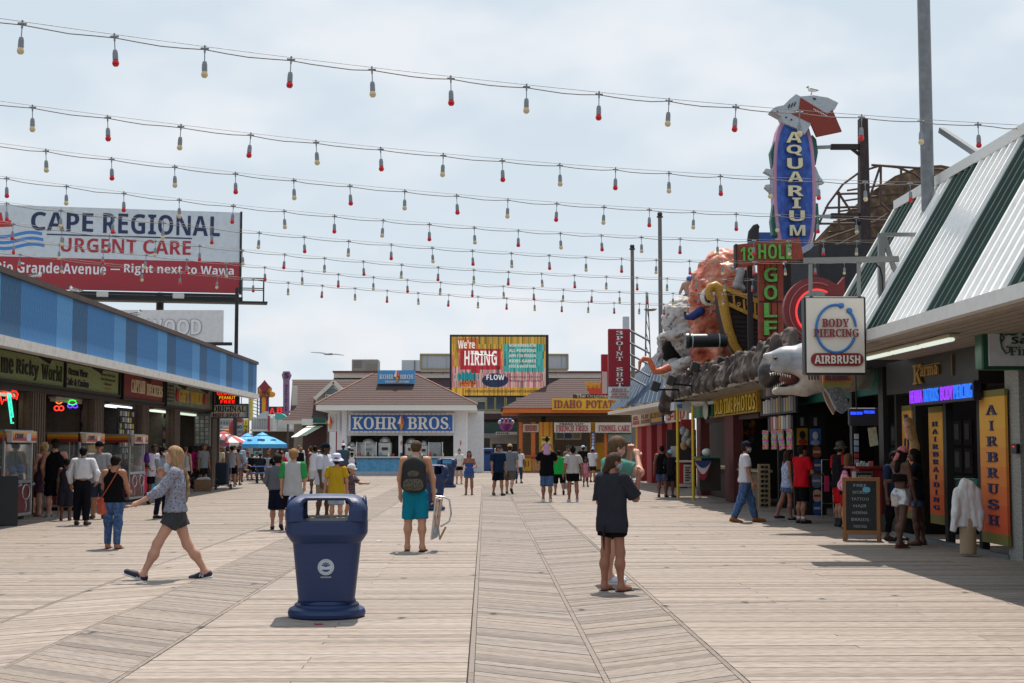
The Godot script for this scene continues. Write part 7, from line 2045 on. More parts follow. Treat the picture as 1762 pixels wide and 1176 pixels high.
# ================================================================ goods of the right shops
func right_goods():
	var o := thing("case_display","wall of small upright phone case boxes below the shark's belly","display",V(7.35,2.1,zx(1340,7.35)))
	for q in [[1306,1370,2.95,0.42],[1309,1371,2.5,0.42],[1322,1362,2.08,0.36]]:
		var n := int((q[1] - q[0]) / 4.2)
		for k in n:
			var a: float = lerpf(q[0],q[1],float(k) / n)
			sbox(o,"case_box",a + 0.4,a + 3.6,q[2],q[2] + q[3] * rng.randf_range(0.8,0.95),7.35,0.06,M(["#a9a8a4","#6c6a68","#2c2c30","#b5944c","#8c8f98","#4a5a5c","#a5605c","#c4c4c0"][rng.randi() % 8],0.6))
		sbox(o,"shelf_rail",q[0],q[1],q[2] - 0.04,q[2],7.33,0.1,M("#1c1c1e",0.6))
		sbox(o,"backing",q[0],q[1],q[2],q[2] + q[3],7.42,0.02,M("#141416",0.8))
	var dye := N([[0.0,"#2c6ae0"],[0.3,"#e03a8a"],[0.42,"#e8502c"],[0.48,"#d8d83a"],[0.54,"#2cc070"],[0.66,"#2c8ae0"],[0.8,"#d03a9a"]],Vector3.ONE * 0.8,0.85,17,0.02)
	for q in [[1324,0.9,"pink and green tie dye trousers hung widest on the rail"],[1339,0.4,"narrow tie dye trousers hung second on the rail"],[1354,0.55,"tie dye trousers hung slanting on the rail"],[1366,0.4,"blue and pink tie dye trousers hung last on the rail"]]:
		var p := onx(q[0],735,7.3)
		var g := garment("tie_dye_trousers",q[2],V(7.2,1.55,p.z),-70 + q[1] * 10.0,dye,"pants",0.55,"tie dye trousers on the rail")
		if q[0] == 1354: g.rotation_degrees.z = 12
	# cap stand
	o = thing("sunglasses_stand","narrow tan stand with a column of black sunglasses","stand",at(1316,878,36.6) * V(1,0,1))
	fbox(o,"back_board",1305.5,799,1325,875,36.6,0.06,D("#a08a68",0.15))
	for i in 9:
		var y := 804.0 + i * 8.2
		for s in [-1,1]:
			var mb := MB.new(); mb.ball(at(1315 + s * 3.6,y,36.55) - o.position,V(0.05,0.036,0.02),Basis.IDENTITY,10,6); part(o,"lens",mb,M("#14181c",0.2))
		fbox(o,"bridge",1309,y - 1.6,1321.5,y + 0.2,36.55,0.02,M("#18181a",0.4))
	# black panels with pictures and decks
	o = thing("print_panel","tall black panel with printed shirts and skateboard decks","display",at(1394,890,34.5) * V(1,0,1))
	fbox(o,"panel",1368,711,1420,892,34.5,0.1,M("#111114",0.7))
	for q in [[1372,737,1390,766,"#b08a24"],[1394,738,1413,766,"#3c6cb0"]]:
		fbox(o,"print",q[0],q[1],q[2],q[3],34.47,0.03,M(q[4],0.7))
		var c := at((q[0] + q[2]) * 0.5,q[1] + 12,34.42) - o.position
		var mb := MB.new(); mb.ball(c,V(0.07,0.1,0.01)); part(o,"print_shape",mb,M("#1c1614" if q[0] < 1380 else "#c9ccd4",0.8))
		mb = MB.new(); mb.ball(c + V(0,-0.17,0),V(0.11,0.07,0.01)); part(o,"print_shape",mb,M("#9c241c" if q[0] < 1380 else "#8fa0c0",0.8))
	for px in [1380,1403]: 
		fbox(o,"print",px - 8,716,px + 8,734,34.47,0.03,M("#1f2024",0.7)); fbox(o,"print_shape",px - 2,719,px + 3,733,34.45,0.03,M("#8a8c90",0.7))
	for q in [[1403,768,1413,788,"#9c4a24"],[1405,790,1414,812,"#3c4a7c"],[1402,816,1413,840,"#5c6a84"],[1404,843,1413,864,"#c0a890"],[1404,864,1413,886,"#2c4c94"]]:
		var mb := MB.new(); var a := at(q[0] - 4,q[3],34.44); var b := at(q[2],q[1],34.44)
		mb.prism(rounded(b.x - a.x,b.y - a.y,(b.x - a.x) * 0.4),0.03); part(o,"deck",mb,M(q[4],0.5)).position = (a + b) * 0.5 - o.position
		fbox(o,"deck_band",q[0] - 3,(q[1] + q[3]) * 0.5 - 2,q[2] - 1,(q[1] + q[3]) * 0.5 + 2,34.41,0.02,M("#b0302c" if q[1] == 843 else "#b9b4ac",0.6))
	o = thing("clothes_rack","chrome garment rack with a pink tag beside the black panel","rack",ground(1425,893))
	var mb0 := MB.new(); mb0.tube([V(-0.14,0,0),V(-0.12,1.35,0),V(0.12,1.35,0),V(0.14,0,0)],0.014,6); part(o,"frame",mb0,M("#a9acae",0.25,0.8))
	for yy in [0.35,0.8]: boxes(o,"cross_bar",M("#a9acae",0.25,0.8),[[V(0,yy,0),V(0.25,0.02,0.02)]])
	boxes(o,"pink_tag",M("#d0306c",0.7),[[V(-0.02,0.8,0.03),V(0.11,0.36,0.02)]])
	# kiosk
	o = thing("red_kiosk","red counter kiosk with a lit style name plate behind the chalkboard","kiosk",at(1505,900,27.6) * V(1,0,1))
	fbox(o,"cabinet",1480,806,1530,886,27.6,0.7,D("#8c1420",0.15,1.0,0.45),0.02)
	fbox(o,"grey_face",1474,812,1502,880,27.55,0.3,M("#8a8684",0.6)); fbox(o,"name_plate",1475,814,1500,831,27.5,0.05,M("#1a1718",0.5)); ftext(o,"AQUARIUM",1476.5,818,1499,827,27.48,M("#a9a49a",0.5),"sans",0.01)
	fbox(o,"counter_top",1472,803,1532,807,27.4,0.9,M("#701018",0.5))
	for i in 4: fbox(o,"leaflet",1476 + i * 7,797 - (i % 2) * 3,1482 + i * 7,803,27.7,0.1,M(["#b9b4b0","#a5b0a8","#c9c4bc","#b5605c"][i],0.8))
	for i in 3: 
		mb0 = MB.new(); mb0.cyl(at(1478 + i * 7,838,27.53) - o.position,at(1478 + i * 7,838,27.46) - o.position,0.045,0.045,12); part(o,"round_badge",mb0,M("#3a2a20",0.6))
	o = thing("poster_strip","narrow strip of red and white notices on the steel post","poster",at(1474,780,28.5))
	for i in 5: fbox(o,"notice",1471,747 + i * 11,1478,756 + i * 11,28.5,0.03,M(["#b9bcc4","#a5b4c8","#8fa0b8","#b03c3c","#c0a8a4"][i],0.8))
	o = thing("travel_poster","tilted beach picture poster under the display panel","poster",at(1503,770,27.2))
	poly_px(o,"print",[[1494,737],[1508,735],[1512,766],[1498,769]],27.2,0.02,N([[0.0,"#a58a5c"],[0.5,"#b5b49a"],[1.0,"#6ca0a0"]],Vector3.ONE * 1.2,0.7,4))
	# inside the piercing shop: shirts on the wall, shelf with caps, heads
	for i in 3:
		for j in 3:
			if j == 0 and i > 1: continue
			o = thing("printed_shirt","black shirt with grey print on the shop wall, %s row %s" % [["top","middle","lower"][i],["by the left wall","behind the doorway","right of the doorway"][j]],"shirt",V(8.6,1.9 - i * 0.5,zx([1540.0,1650.0,1668.0][j],8.6)),0,"printed shirts on the piercing shop wall")
			boxes(o,"cloth",M("#18181c",0.9),[[Vector3.ZERO,V(0.04,0.44,0.42)]])
			boxes(o,"print",N([[0.0,"#1a1a1e"],[0.5,"#4a4c50"],[1.0,"#8a8c90"]],Vector3.ONE * 5.0,0.9,5,0.08),[[V(-0.03,0.02,0),V(0.01,0.28,0.24)]])
	o = thing("cap_shelf","teal shelf with stacked colourful caps inside the doorway","shelf",V(8.05,0,zx(1650,8.05)))
	sbox(o,"shelf_board",1635,1680,1.02,1.1,8.0,0.4,M("#1f6c64",0.6)); sbox(o,"shelf_board",1632,1662,0.3,0.33,8.0,0.4,M("#2a2a2c",0.6)); sbox(o,"shelf_board",1632,1662,0.62,0.65,8.0,0.4,M("#2a2a2c",0.6))
	var cc := ["#2c7c9c","#b03c28","#d0485c","#285a58","#8c2c5a","#3a3a40","#b5b4b0","#c0307c"]
	for i in 12:
		mb0 = MB.new(); mb0.lathe([[0.12,0.0],[0.12,0.04],[0.08,0.12],[0.0,0.14]],12,Vector3.ZERO); mb0.prism(PackedVector2Array(arc(Vector2(-0.08,0),Vector2(0.14,0.1),90,270,8)),0.012,Vector3.ZERO,Basis(Vector3.RIGHT,-PI / 2))
		part(o,"cap",mb0,M(cc[i % 8],0.85)).position = V(0.08,[0.33,0.65,0.75,0.45][i % 4],zx(1636.0 + (i / 4) * 11,8.0) - o.position.z)
	o = thing("wig_head","blonde wig on a mannequin head hung at the doorway","mannequin head",at(1565,735,25.0))
	part(o,"head",nets([[V(-0.03,0.04,0),V(-0.03,-0.04,0.0),0.085,0.06],[V(-0.03,-0.06,0),V(-0.02,-0.18,0),0.045,0.05],[V(-0.06,0.0,0.07),V(-0.06,-0.01,0.09),0.014,0.012]],0.014,0.03),M("#b58a74",0.6))
	part(o,"wig",nets([[V(-0.01,0.08,-0.02),V(0.03,0.0,-0.03),0.09,0.09],[V(0.04,0.0,-0.02),V(0.1,-0.35,0.0),0.07,0.07],[V(0.1,-0.35,0),V(0.14,-0.55,0),0.07,0.03],[V(-0.04,0.08,0.03),V(0.03,-0.2,0.04),0.04,0.04]],0.016,0.04),N([[0.0,"#6a5434"],[0.5,"#8c744c"],[1.0,"#a89468"]],V(8,1,8),0.7,4))
	mb0 = MB.new(); mb0.cyl(V(-0.02,-0.16,0),V(0.15,-0.18,-0.5),0.012,0.012,6); part(o,"bracket",mb0,M("#8a8c8e",0.4,0.5))
	o = thing("hoodie_dummy","white hoodie on a beige torso stand in front of the doorway","clothing",ground(1667,958),0)
	o.scale = V(0.82,1.05,0.9)
	part(o,"hoodie",rough_up(nets([[V(-0.1,0.42,0),V(-0.07,0.85,0),0.17,0.14,0.75,true],[V(0.1,0.42,0),V(0.08,0.85,0),0.17,0.14,0.75,true],[V(-0.13,0.92,0),V(0.13,0.92,0),0.08,0.08,0.9],[V(-0.05,1.02,0.02),V(0.05,1.0,0.02),0.1,0.09,0.9],[V(-0.19,0.9,0.02),V(-0.25,0.62,0.08),0.075,0.07],[V(-0.25,0.62,0.08),V(-0.3,0.36,0.06),0.07,0.05,1.0,false,true],[V(0.19,0.9,0),V(0.23,0.6,0.03),0.075,0.07],[V(0.23,0.6,0.03),V(0.2,0.42,0.05),0.07,0.06]],0.018,0.05),0.02,V(7,3,7)),M("#cfd0d4",0.9))
	part(o,"torso_stand",nets([[V(0,0.03,0),V(0,0.5,0),0.15,0.15,0.8,true]],0.025,0.03),M("#a08c70",0.7))
	o = thing("door_keypad","black keypad with a red light on the grey stucco pillar","keypad",V(7.66,1.62,zx(1748,7.66)))
	boxes(o,"casing",M("#111113",0.4),[[V(0,0,0),V(0.06,0.14,0.2)]],0.01); boxes(o,"light",glow("#ff2018",1.0),[[V(-0.032,0.03,0),V(0.006,0.015,0.06)]])
	# bench with draped flag bunting by the photo shop
	o = thing("bunting_table","counter with red white and blue bunting and a white bowl","table",at(1215,850,42.0) * V(1,0,1))
	fbox(o,"counter_top",1196,786,1243,789,42,0.6,M("#2c6c5a",0.6)); fbox(o,"cabinet",1204,789,1240,845,42.2,0.5,D("#2c2420",0.3))
	var cols := ["#8c1f34","#c0bcb8","#24386c"]
	for i in 3:
		var pts := []
		for k in 9: pts.append([1196 + k * 3.5,795 + (3 - i) * 12.0 * sin(PI * k / 8.0) * 0.9])
		pts.append([1224,793]); pts.append([1196,793])
		poly_px(o,"bunting",pts,41.75 - i * 0.03,0.02,M(cols[i],0.85))
	mb0 = MB.new(); mb0.ball(at(1216,779,42.2) - o.position,V(0.14,0.12,0.14)); part(o,"bowl",mb0,M("#c4c6c4",0.4)); fbox(o,"price_card",1197,788,1207,802,41.9,0.02,M("#b08c30",0.7))
	for i in 9:
		mb0 = MB.new(); mb0.ball(at(1271 + (i % 3) * 12,757 - (i / 3) * 14,42.8) - o.position,V(0.1,0.13,0.1),Basis.IDENTITY,8,6); part(o,"shelf_trinket",mb0,M(["#c98a24","#8a2c2c","#5a5a5c","#a08468"][i % 4],0.7))
	o = thing("small_table","tall blue topped red table beside the red stall","table",at(1085,822,70) * V(1,0,1))
	mb0 = MB.new(); mb0.cyl(V(0,1.0,0),V(0,1.05,0),0.45,0.45,16); part(o,"table_top",mb0,M("#2c5a9c",0.5))
	for k in 4:
		mb0 = MB.new(); mb0.bar(V(cos(k * PI / 2) * 0.35,0,sin(k * PI / 2) * 0.35),V(cos(k * PI / 2) * 0.3,1.0,sin(k * PI / 2) * 0.3),0.04); part(o,"leg",mb0,M("#a0242c",0.5))

# ================================================================ people
func limb(f: float,o: float,side: float) -> Vector3:     # f: swing forward from hanging down, o: outward, in degrees
	var a := deg_to_rad(f); var b := deg_to_rad(o)
	return V(side * sin(b) * maxf(absf(cos(a)),0.55),-cos(a) * cos(b),sin(a)).normalized()

# feet x, feet y and top of head y in the photograph; face: degrees, 0 looks at the camera, 90 to the right
func person(label: String,px: float,py: float,hy: float,face: float,s: Dictionary) -> Node3D:
	var pos := ground(px,py)
	if s.has("at"): pos = s.at
	var dep := -pos.z
	var H: float = s.get("h",at(px,hy,dep).y)
	var o := thing("person",label,"person",pos,face,s.get("group",""))
	var LL: Array = s.get("ll",[4,3,-4]); var RL: Array = s.get("rl",[-4,3,-8])     # thigh swing, out, shin swing
	if not s.has("h"):
		var low := 9.0
		for q in [LL,RL]: low = minf(low,0.475 + limb(q[0],q[1],1).y * 0.232 + limb(q[2],q[1] * 0.5,1).y * 0.238)
		H /= 0.99 - low
	var cell: float = clampf(dep * 0.00088,0.013,0.026) * clampf(H / 1.6,0.75,1.0)
	var g: float = s.get("g",1.0)              # girth
	var hd: float = s.get("head",1.0)          # head size, larger for children
	var fem: bool = s.get("fem",false)
	var k := 0.03 * H
	var LA: Array = s.get("la",[4,9,12,5]); var RA: Array = s.get("ra",[-2,9,8,5]) # upper swing, out, fore swing, out
	var lean: float = deg_to_rad(s.get("lean",0.0))
	var hip := V(0,0.515,0) * H
	var up := V(0,cos(lean),sin(lean))
	var J := {}
	for q in [[1.0,"L",LL],[-1.0,"R",RL]]:
		var a: Array = q[2]
		var h0 := hip + V(q[0] * 0.048 * H * maxf(g,0.9),0,0)
		J["h" + q[1]] = h0
		J["k" + q[1]] = h0 + limb(a[0],a[1],q[0]) * 0.232 * H
		J["a" + q[1]] = J["k" + q[1]] + limb(a[2],a[1] * 0.5,q[0]) * 0.238 * H
	var drop: float = minf(J.aL.y,J.aR.y) - 0.04 * H
	if s.has("seat"): drop = hip.y - float(s.seat)
	for n in J: J[n] -= V(0,drop,0)
	hip.y -= drop
	var T := func(x: float,y: float,z: float) -> Vector3:      # a point of the trunk, y in body heights above the hip
		return hip + V(x * H,0,0) + up * (y * H) + V(0,-sin(lean),cos(lean)) * (z * H)
	var sw: float = (0.098 if fem else 0.112) * lerpf(g,1.0,0.5)
	for q in [[1.0,"L",LA],[-1.0,"R",RA]]:
		var a: Array = q[2]
		J["s" + q[1]] = T.call(q[0] * sw,0.298,0)
		J["e" + q[1]] = J["s" + q[1]] + limb(a[0],a[1],q[0]) * 0.172 * H
		J["w" + q[1]] = J["e" + q[1]] + limb(a[2],a[3],q[0]) * 0.148 * H
	var skin := M(s.get("skin","#a87860"),0.6)
	var top: Array = s.get("top",["tee","#888888"]); var bot: Array = s.get("bot",["shorts","#222222"])
	var tr := 0.92 if top[0] != "none" else 1.0
	# body
	var B := []
	B.append([T.call(-0.03,-0.01,0),T.call(0.03,-0.01,0),0.07 * H * g * tr,0.07 * H * g * tr,0.85])
	B.append([T.call(0,0.03,0.004),T.call(0,0.13,0.0),0.066 * H * g * tr,0.062 * H * g * tr,0.8])
	B.append([T.call(-0.035,0.21,0.004),T.call(0.035,0.21,0.004),0.064 * H * lerpf(g,1,0.3) * tr,0.064 * H * lerpf(g,1,0.3) * tr,0.82])
	B.append([T.call(0,0.12,0),T.call(0,0.25,0),0.062 * H * g * tr,0.066 * H * tr,0.8])
	B.append([J.sL - (J.sL - J.sR) * 0.12,J.sR + (J.sL - J.sR) * 0.12,0.034 * H,0.034 * H])
	var nk: Vector3 = T.call(0,0.31,0.0)
	var hp: float = deg_to_rad(s.get("nod",0.0)) + lean; var hyaw: float = deg_to_rad(s.get("look",0.0))
	var hb := Basis(Vector3.UP,hyaw) * Basis(Vector3.RIGHT,hp)
	var hs := H * hd * (0.96 if H > 1.4 else 1.0)
	var hc: Vector3 = T.call(0,0.345,0.008) + hb * V(0,0.068 * hs,0.012 * hs)
	B.append([nk - up * 0.02 * H,hc - hb * V(0,0.03,0.008) * hs,0.03 * H * lerpf(g,1,0.5),0.028 * H])
	for n in ["L","R"]:
		B.append([J["s" + n],J["e" + n],0.031 * H * lerpf(g,1,0.4) * (0.9 if fem else 1.0),0.024 * H]); B.append([J["e" + n],J["w" + n],0.0245 * H,0.0165 * H])
		var kn: Vector3 = J["k" + n]; var an: Vector3 = J["a" + n]
		var lt := H * (0.78 if bot[0] == "trousers" else 1.0)
		B.append([J["h" + n],kn,0.05 * lt * lerpf(g,1,0.35),0.032 * lt]); B.append([kn,kn.lerp(an,0.35) - V(0,0,0.008 * H),0.031 * lt,0.034 * lt]); B.append([kn.lerp(an,0.35) - V(0,0,0.008 * H),an,0.033 * lt,0.0195 * lt])
	var feet := {}
	for q in [["L",LL,s.get("footl",0.0)],["R",RL,s.get("footr",0.0)]]:
		var an: Vector3 = J["a" + q[0]]
		var fp: float = deg_to_rad(q[2])
		var fd := V((0.12 if q[0] == "L" else -0.12),-sin(fp),cos(fp)).normalized()
		var fu := V(0,cos(fp),sin(fp))
		var heel := an - fu * 0.018 * H - fd * 0.018 * H
		feet[q[0]] = [heel,heel + fd * 0.115 * H - fu * 0.004 * H,fd,fu]
		B.append([heel,feet[q[0]][1],0.02 * H,0.016 * H]); B.append([an,heel + fd * 0.07 * H,0.02 * H,0.016 * H])
	var mb := nets(B,cell,k)
	# head in a finer grid: skull, jaw, nose, ears, brow, lips
	var P := func(x: float,y: float,z: float) -> Vector3: return hc + hb * V(x,y,z) * hs
	var hbones := [[P.call(0,0.018,-0.008),P.call(0,0.02,0.006),0.047 * hs,0.046 * hs],[P.call(0,0.0,0.012),P.call(0,-0.035,0.022),0.038 * hs,0.026 * hs],[P.call(0,-0.045,0.028),P.call(0,-0.046,0.034),0.017 * hs,0.014 * hs],[P.call(0,0.008,0.05),P.call(0,-0.014,0.062),0.006 * hs,0.009 * hs],[P.call(-0.02,0.014,0.045),P.call(0.02,0.014,0.045),0.008 * hs,0.008 * hs],[P.call(-0.009,-0.03,0.046),P.call(0.009,-0.03,0.046),0.006 * hs,0.006 * hs]]
	for sd in [-1.0,1.0]: hbones.append([P.call(sd * 0.046,0.006,0.0),P.call(sd * 0.047,-0.012,0.002),0.009 * hs,0.007 * hs])
	join(mb,nets(hbones,maxf(cell * 0.5,0.0075),0.016 * hs))
	# hands: palm, four fingers and a thumb
	for n in ["L","R"]:
		var w: Vector3 = J["w" + n]
		var d: Vector3 = (w - J["e" + n]).normalized()
		var sd := 1.0 if n == "L" else -1.0
		var across := V(0,0,1)
		if absf(d.z) > 0.75: across = V(-sd,0,0)
		across = (across - d * across.dot(d)).normalized()
		var nrm := d.cross(across) * (1.0 if d.cross(across).x * -sd > 0 else -1.0)
		var fb := [[w,w + d * 0.036 * H,0.016 * H,0.021 * H,1.0]]
		fb.append([w + d * 0.03 * H - across * 0.012 * H,w + d * 0.05 * H - across * 0.014 * H,0.011 * H,0.01 * H]); fb.append([w + d * 0.03 * H + across * 0.012 * H,w + d * 0.05 * H + across * 0.014 * H,0.011 * H,0.01 * H])
		var curl: float = s.get("curl",0.35)
		for i in 4:
			var b0 := w + d * 0.05 * H + across * (i - 1.5) * 0.0115 * H
			var ln: float = [0.042,0.05,0.047,0.036][i] * H
			var m1 := b0 + (d + nrm * curl * 0.6).normalized() * ln * 0.55
			var m2 := m1 + (d * (1.0 - curl) + nrm * curl * 1.6).normalized() * ln * 0.5
			fb.append([b0,m1,0.0057 * H,0.0053 * H]); fb.append([m1,m2,0.0053 * H,0.0045 * H])
		var t0 := w + d * 0.015 * H + across * 0.014 * H
		var t1 := t0 + (d * 0.7 + across * 0.8 + nrm * 0.3).normalized() * 0.03 * H
		fb.append([t0,t1,0.008 * H,0.0065 * H]); fb.append([t1,t1 + (d + nrm * 0.3).normalized() * 0.022 * H,0.0062 * H,0.005 * H])
		join(mb,nets(fb,0.0055 if dep < 24.0 else 0.0095,0.006 * H))
	part(o,"body",mb,skin)
	# face
	for sd in [-1.0,1.0]:
		var e := MB.new(); e.ball(P.call(sd * 0.0175,0.006,0.049),V(0.006,0.0038,0.004) * hs,hb,6,4); part(o,"eye",e,M("#1c1614",0.3))
	if s.has("mask"):
		part(o,"face_mask",nets([[P.call(0,-0.012,0.045),P.call(0,-0.042,0.036),0.024 * hs,0.021 * hs],[P.call(-0.03,-0.02,0.022),P.call(0.03,-0.02,0.022),0.02 * hs,0.02 * hs]],maxf(cell * 0.6,0.009),0.01 * hs),M(s.mask,0.9))
	else:
		var mo := MB.new(); mo.ball(P.call(0,-0.0305,0.0515),V(0.011,0.003,0.003) * hs,hb,8,4); part(o,"mouth",mo,M("#5f3029",0.6))
	# clothes
	var C := []; var cuts := []
	var tm: Material = cloth(top[1]) if top[0] != "none" else skin
	var loose: float = top[2] if top.size() > 2 else 1.12
	if top[0] != "none":
		var hem: float = s.get("hem",-0.05)
		if hem < 0.05: C.append([T.call(-0.034,maxf(hem,-0.03),0),T.call(0.034,maxf(hem,-0.03),0),0.073 * H * g * loose,0.073 * H * g * loose,0.92])
		for sd in [-1.0,1.0]:
			if fem and loose < 1.25:
				C.append([T.call(sd * 0.03,hem,0.002),T.call(sd * 0.024,0.11,0),0.069 * H * g * loose,0.056 * H * g * loose,0.9,true]); C.append([T.call(sd * 0.024,0.11,0),T.call(sd * 0.034,0.21,0),0.056 * H * g * loose,0.062 * H * loose,0.88])
			else: C.append([T.call(sd * 0.036,hem,0.002),T.call(sd * 0.038,0.22,0.002),0.07 * H * g * loose,0.064 * H * lerpf(g,1,0.3) * loose,0.88,true])
		C.append([T.call(0,0.2,0),T.call(0,0.262,0),0.068 * H * loose,0.066 * H * loose,0.82])
		if fem: 
			for sd in [-1.0,1.0]: C.append([T.call(sd * 0.036,0.2,0.045),T.call(sd * 0.036,0.19,0.047),0.03 * H,0.03 * H])
		if top[0] == "tank" or top[0] == "tube": 
			cuts.append([T.call(0,0.285 if top[0] == "tank" else 0.215,0),up])
			if top[0] == "tank":
				for sd in [-1.0,1.0]: C.append([T.call(sd * 0.055,0.22,0.0),T.call(sd * 0.05,0.32,-0.004),0.055 * H,0.022 * H,0.9])
				cuts[-1] = [T.call(0,0.335,0),up]
		else:
			C.append([J.sL - (J.sL - J.sR) * 0.1,J.sR + (J.sL - J.sR) * 0.1,0.04 * H * lerpf(loose,1,0.5),0.04 * H * lerpf(loose,1,0.5)])
			cuts.append([T.call(0,0.338,0),up])
		cuts.append([T.call(0,hem,0),-up])
		var body_c := nets(C,cell,k,cuts)
		part(o,"shirt",wrinkle(body_c,dep,H),tm)
		if top[0] in ["tee","long","mid"]:
			for n in ["L","R"]:
				var sh: Vector3 = J["s" + n]; var el: Vector3 = J["e" + n]; var wr: Vector3 = J["w" + n]
				var sl := []
				if top[0] == "tee": sl = [[sh,sh.lerp(el,s.get("sleeve",0.72)),0.042 * H * lerpf(loose,1,0.4),0.043 * H * loose,1.0,false,true]]
				else: sl = [[sh,el,0.042 * H,0.036 * H],[el,el.lerp(wr,0.9 if top[0] == "long" else 0.55),0.037 * H,0.03 * H,1.0,false,true]]
				part(o,"sleeve",wrinkle(nets(sl,cell,k),dep,H),cloth(top[3]) if top.size() > 3 else tm)
	if bot[0] != "none":
		var W := [[T.call(-0.03,-0.005,0),T.call(0.03,-0.005,0),0.074 * H * g,0.074 * H * g,0.88],[T.call(0,0.0,0),T.call(0,0.05,0),0.075 * H * g,0.07 * H * g,0.85]]
		var ln: float = bot[2] if bot.size() > 2 else 0.75
		var fl: float = bot[3] if bot.size() > 3 else 1.0
		for n in ["L","R"]:
			var h0: Vector3 = J["h" + n]; var kn: Vector3 = J["k" + n]; var an: Vector3 = J["a" + n]
			if bot[0] == "shorts": W.append([h0,h0.lerp(kn,ln),0.06 * H * lerpf(g,1,0.4),(0.058 if ln < 0.6 else 0.05) * H * fl,1.0,false,true])
			elif bot[0] == "skirt": W.append([h0,h0.lerp(kn,ln),0.066 * H * g,0.075 * H * fl,1.0,false,true])
			else:
				W.append([h0,kn,0.058 * H * lerpf(g,1,0.3),0.043 * H * fl]); W.append([kn,kn.lerp(an,ln),0.043 * H * fl,0.034 * H * fl,1.0,false,true])
		part(o,"skirt" if bot[0] == "skirt" else ("shorts" if bot[0] == "shorts" else "trousers"),wrinkle(nets(W,cell,k * 0.8,[[T.call(0,s.get("waist",minf(0.075,s.get("hem",-0.05) + 0.06) if top[0] != "none" else 0.05),0),up]]),dep,H),cloth(bot[1]))
	# shoes
	var sc: Array = s.get("shoe",["shoe","#1c1c20"])
	for n in ["L","R"]:
		var f: Array = feet[n]
		if sc[0] == "flip":
			var fm := MB.new(); var ce: Vector3 = (f[0] + f[1]) * 0.5 - f[3] * 0.018 * H
			fm.bevel(ce,V(0.05 * H,0.012 * H,0.155 * H),0.003,Basis(f[3].cross(f[2]).normalized(),f[3],f[2]).orthonormalized()); part(o,"flip_flop",fm,M(sc[1],0.8))
			fm = MB.new(); fm.tube([f[1] - f[2] * 0.055 * H + f[3].cross(f[2]) * 0.022 * H - f[3] * 0.01 * H,f[1] - f[2] * 0.03 * H + f[3] * 0.018 * H,f[1] - f[2] * 0.055 * H - f[3].cross(f[2]) * 0.022 * H - f[3] * 0.01 * H],0.005 * H,5); part(o,"strap",fm,M(sc[1],0.8))
		else:
			var hi: Vector3 = J["a" + n]
			var sb := [[f[0],f[1] + f[2] * 0.012 * H,0.027 * H,0.023 * H],[hi - f[3] * 0.005 * H,f[0] + f[2] * 0.08 * H,0.027 * H,0.02 * H]]
			if sc[0] == "boot": sb.append([hi,hi.lerp(J["k" + n],0.28),0.03 * H,0.033 * H,1.0,false,true])
			var fl2: Vector3 = f[0] - f[3] * 0.024 * H
			part(o,"boot" if sc[0] == "boot" else "shoe",nets(sb,cell * 0.8,0.012 * H,[[fl2,-f[3]]]),M(sc[1],0.7))
			if sc.size() > 2:
				var so := MB.new(); so.bevel((f[0] + f[1]) * 0.5 + f[2] * 0.006 * H - f[3] * 0.021 * H,V(0.05 * H,0.012 * H,0.172 * H),0.004,Basis(f[3].cross(f[2]).normalized(),f[3],f[2]).orthonormalized()); part(o,"sole",so,M(sc[2],0.7))
			if sc.size() > 3:      # socks
				part(o,"sock",nets([[hi - f[3] * 0.01 * H,hi.lerp(J["k" + n],float(sc[4]) if sc.size() > 4 else 0.2),0.025 * H,0.028 * H,1.0,false,true]],cell * 0.8,0.01),M(sc[3],0.9))
	# hair and hats
	var hr: Array = s.get("hair",["short","#2a1f18"])
	var hm := N([[0.0,Color(hr[1]).darkened(0.3).to_html(false)],[1.0,Color(hr[1]).lightened(0.12).to_html(false)]],V(7,1.4,7),0.75,4) if dep < 23.0 and hr[0] != "none" else M(hr[1],0.75,0.0,0.25)
	hm.metallic_specular = 0.25
	var hcell := maxf(cell * 0.55,0.009)
	if hr[0] != "none":
		var bulk: float = hr[2] if hr.size() > 2 else 1.0
		var hh := [[P.call(0,0.024,-0.01),P.call(0,0.03,0.002),0.0525 * hs * bulk,0.0515 * hs * bulk],[P.call(0,-0.008,-0.022),P.call(0,0.01,-0.022),0.042 * hs,0.045 * hs]]
		var hcut := [[P.call(0,0.024,0.042),hb * V(0,-0.62,0.785)]]
		if hr[0] == "bun": hh.append([P.call(0,0.035,-0.062),P.call(0,0.05,-0.06),0.024 * hs,0.02 * hs])
		if hr[0] == "topbun": hh.append([P.call(0,0.08,-0.03),P.call(0,0.085,-0.03),0.024 * hs,0.022 * hs])
		if hr[0] == "pony": hh.append([P.call(0,-0.02,-0.055),P.call(0.01,-0.055,-0.066),0.024 * hs,0.026 * hs])
		if hr[0] in ["long","braid"]: 
			for sd in [-1.0,1.0]: hh.append([P.call(sd * 0.034,0.0,-0.008),P.call(sd * 0.034,-0.075,-0.02),0.024 * hs,0.024 * hs])
			hh.append([P.call(0,0.0,-0.03),P.call(0,-0.1 if hr[0] == "braid" else -0.17,-0.045),0.042 * hs,0.036 * hs])
			hcut = [[P.call(0,0.034,0.045),hb * V(0,-0.35,0.94)]]
		if hr[0] == "curly":
			for i in 16: 
				var a := i * 2.4; hh.append([P.call(0.045 * cos(a),0.03 + 0.04 * sin(i * 1.7),-0.012 + 0.035 * sin(a)),P.call(0.046 * cos(a),0.035 + 0.04 * sin(i * 1.7),-0.012 + 0.035 * sin(a)),0.018 * hs,0.018 * hs])
		part(o,"hair",nets(hh,hcell,0.014 * hs,hcut),hm)
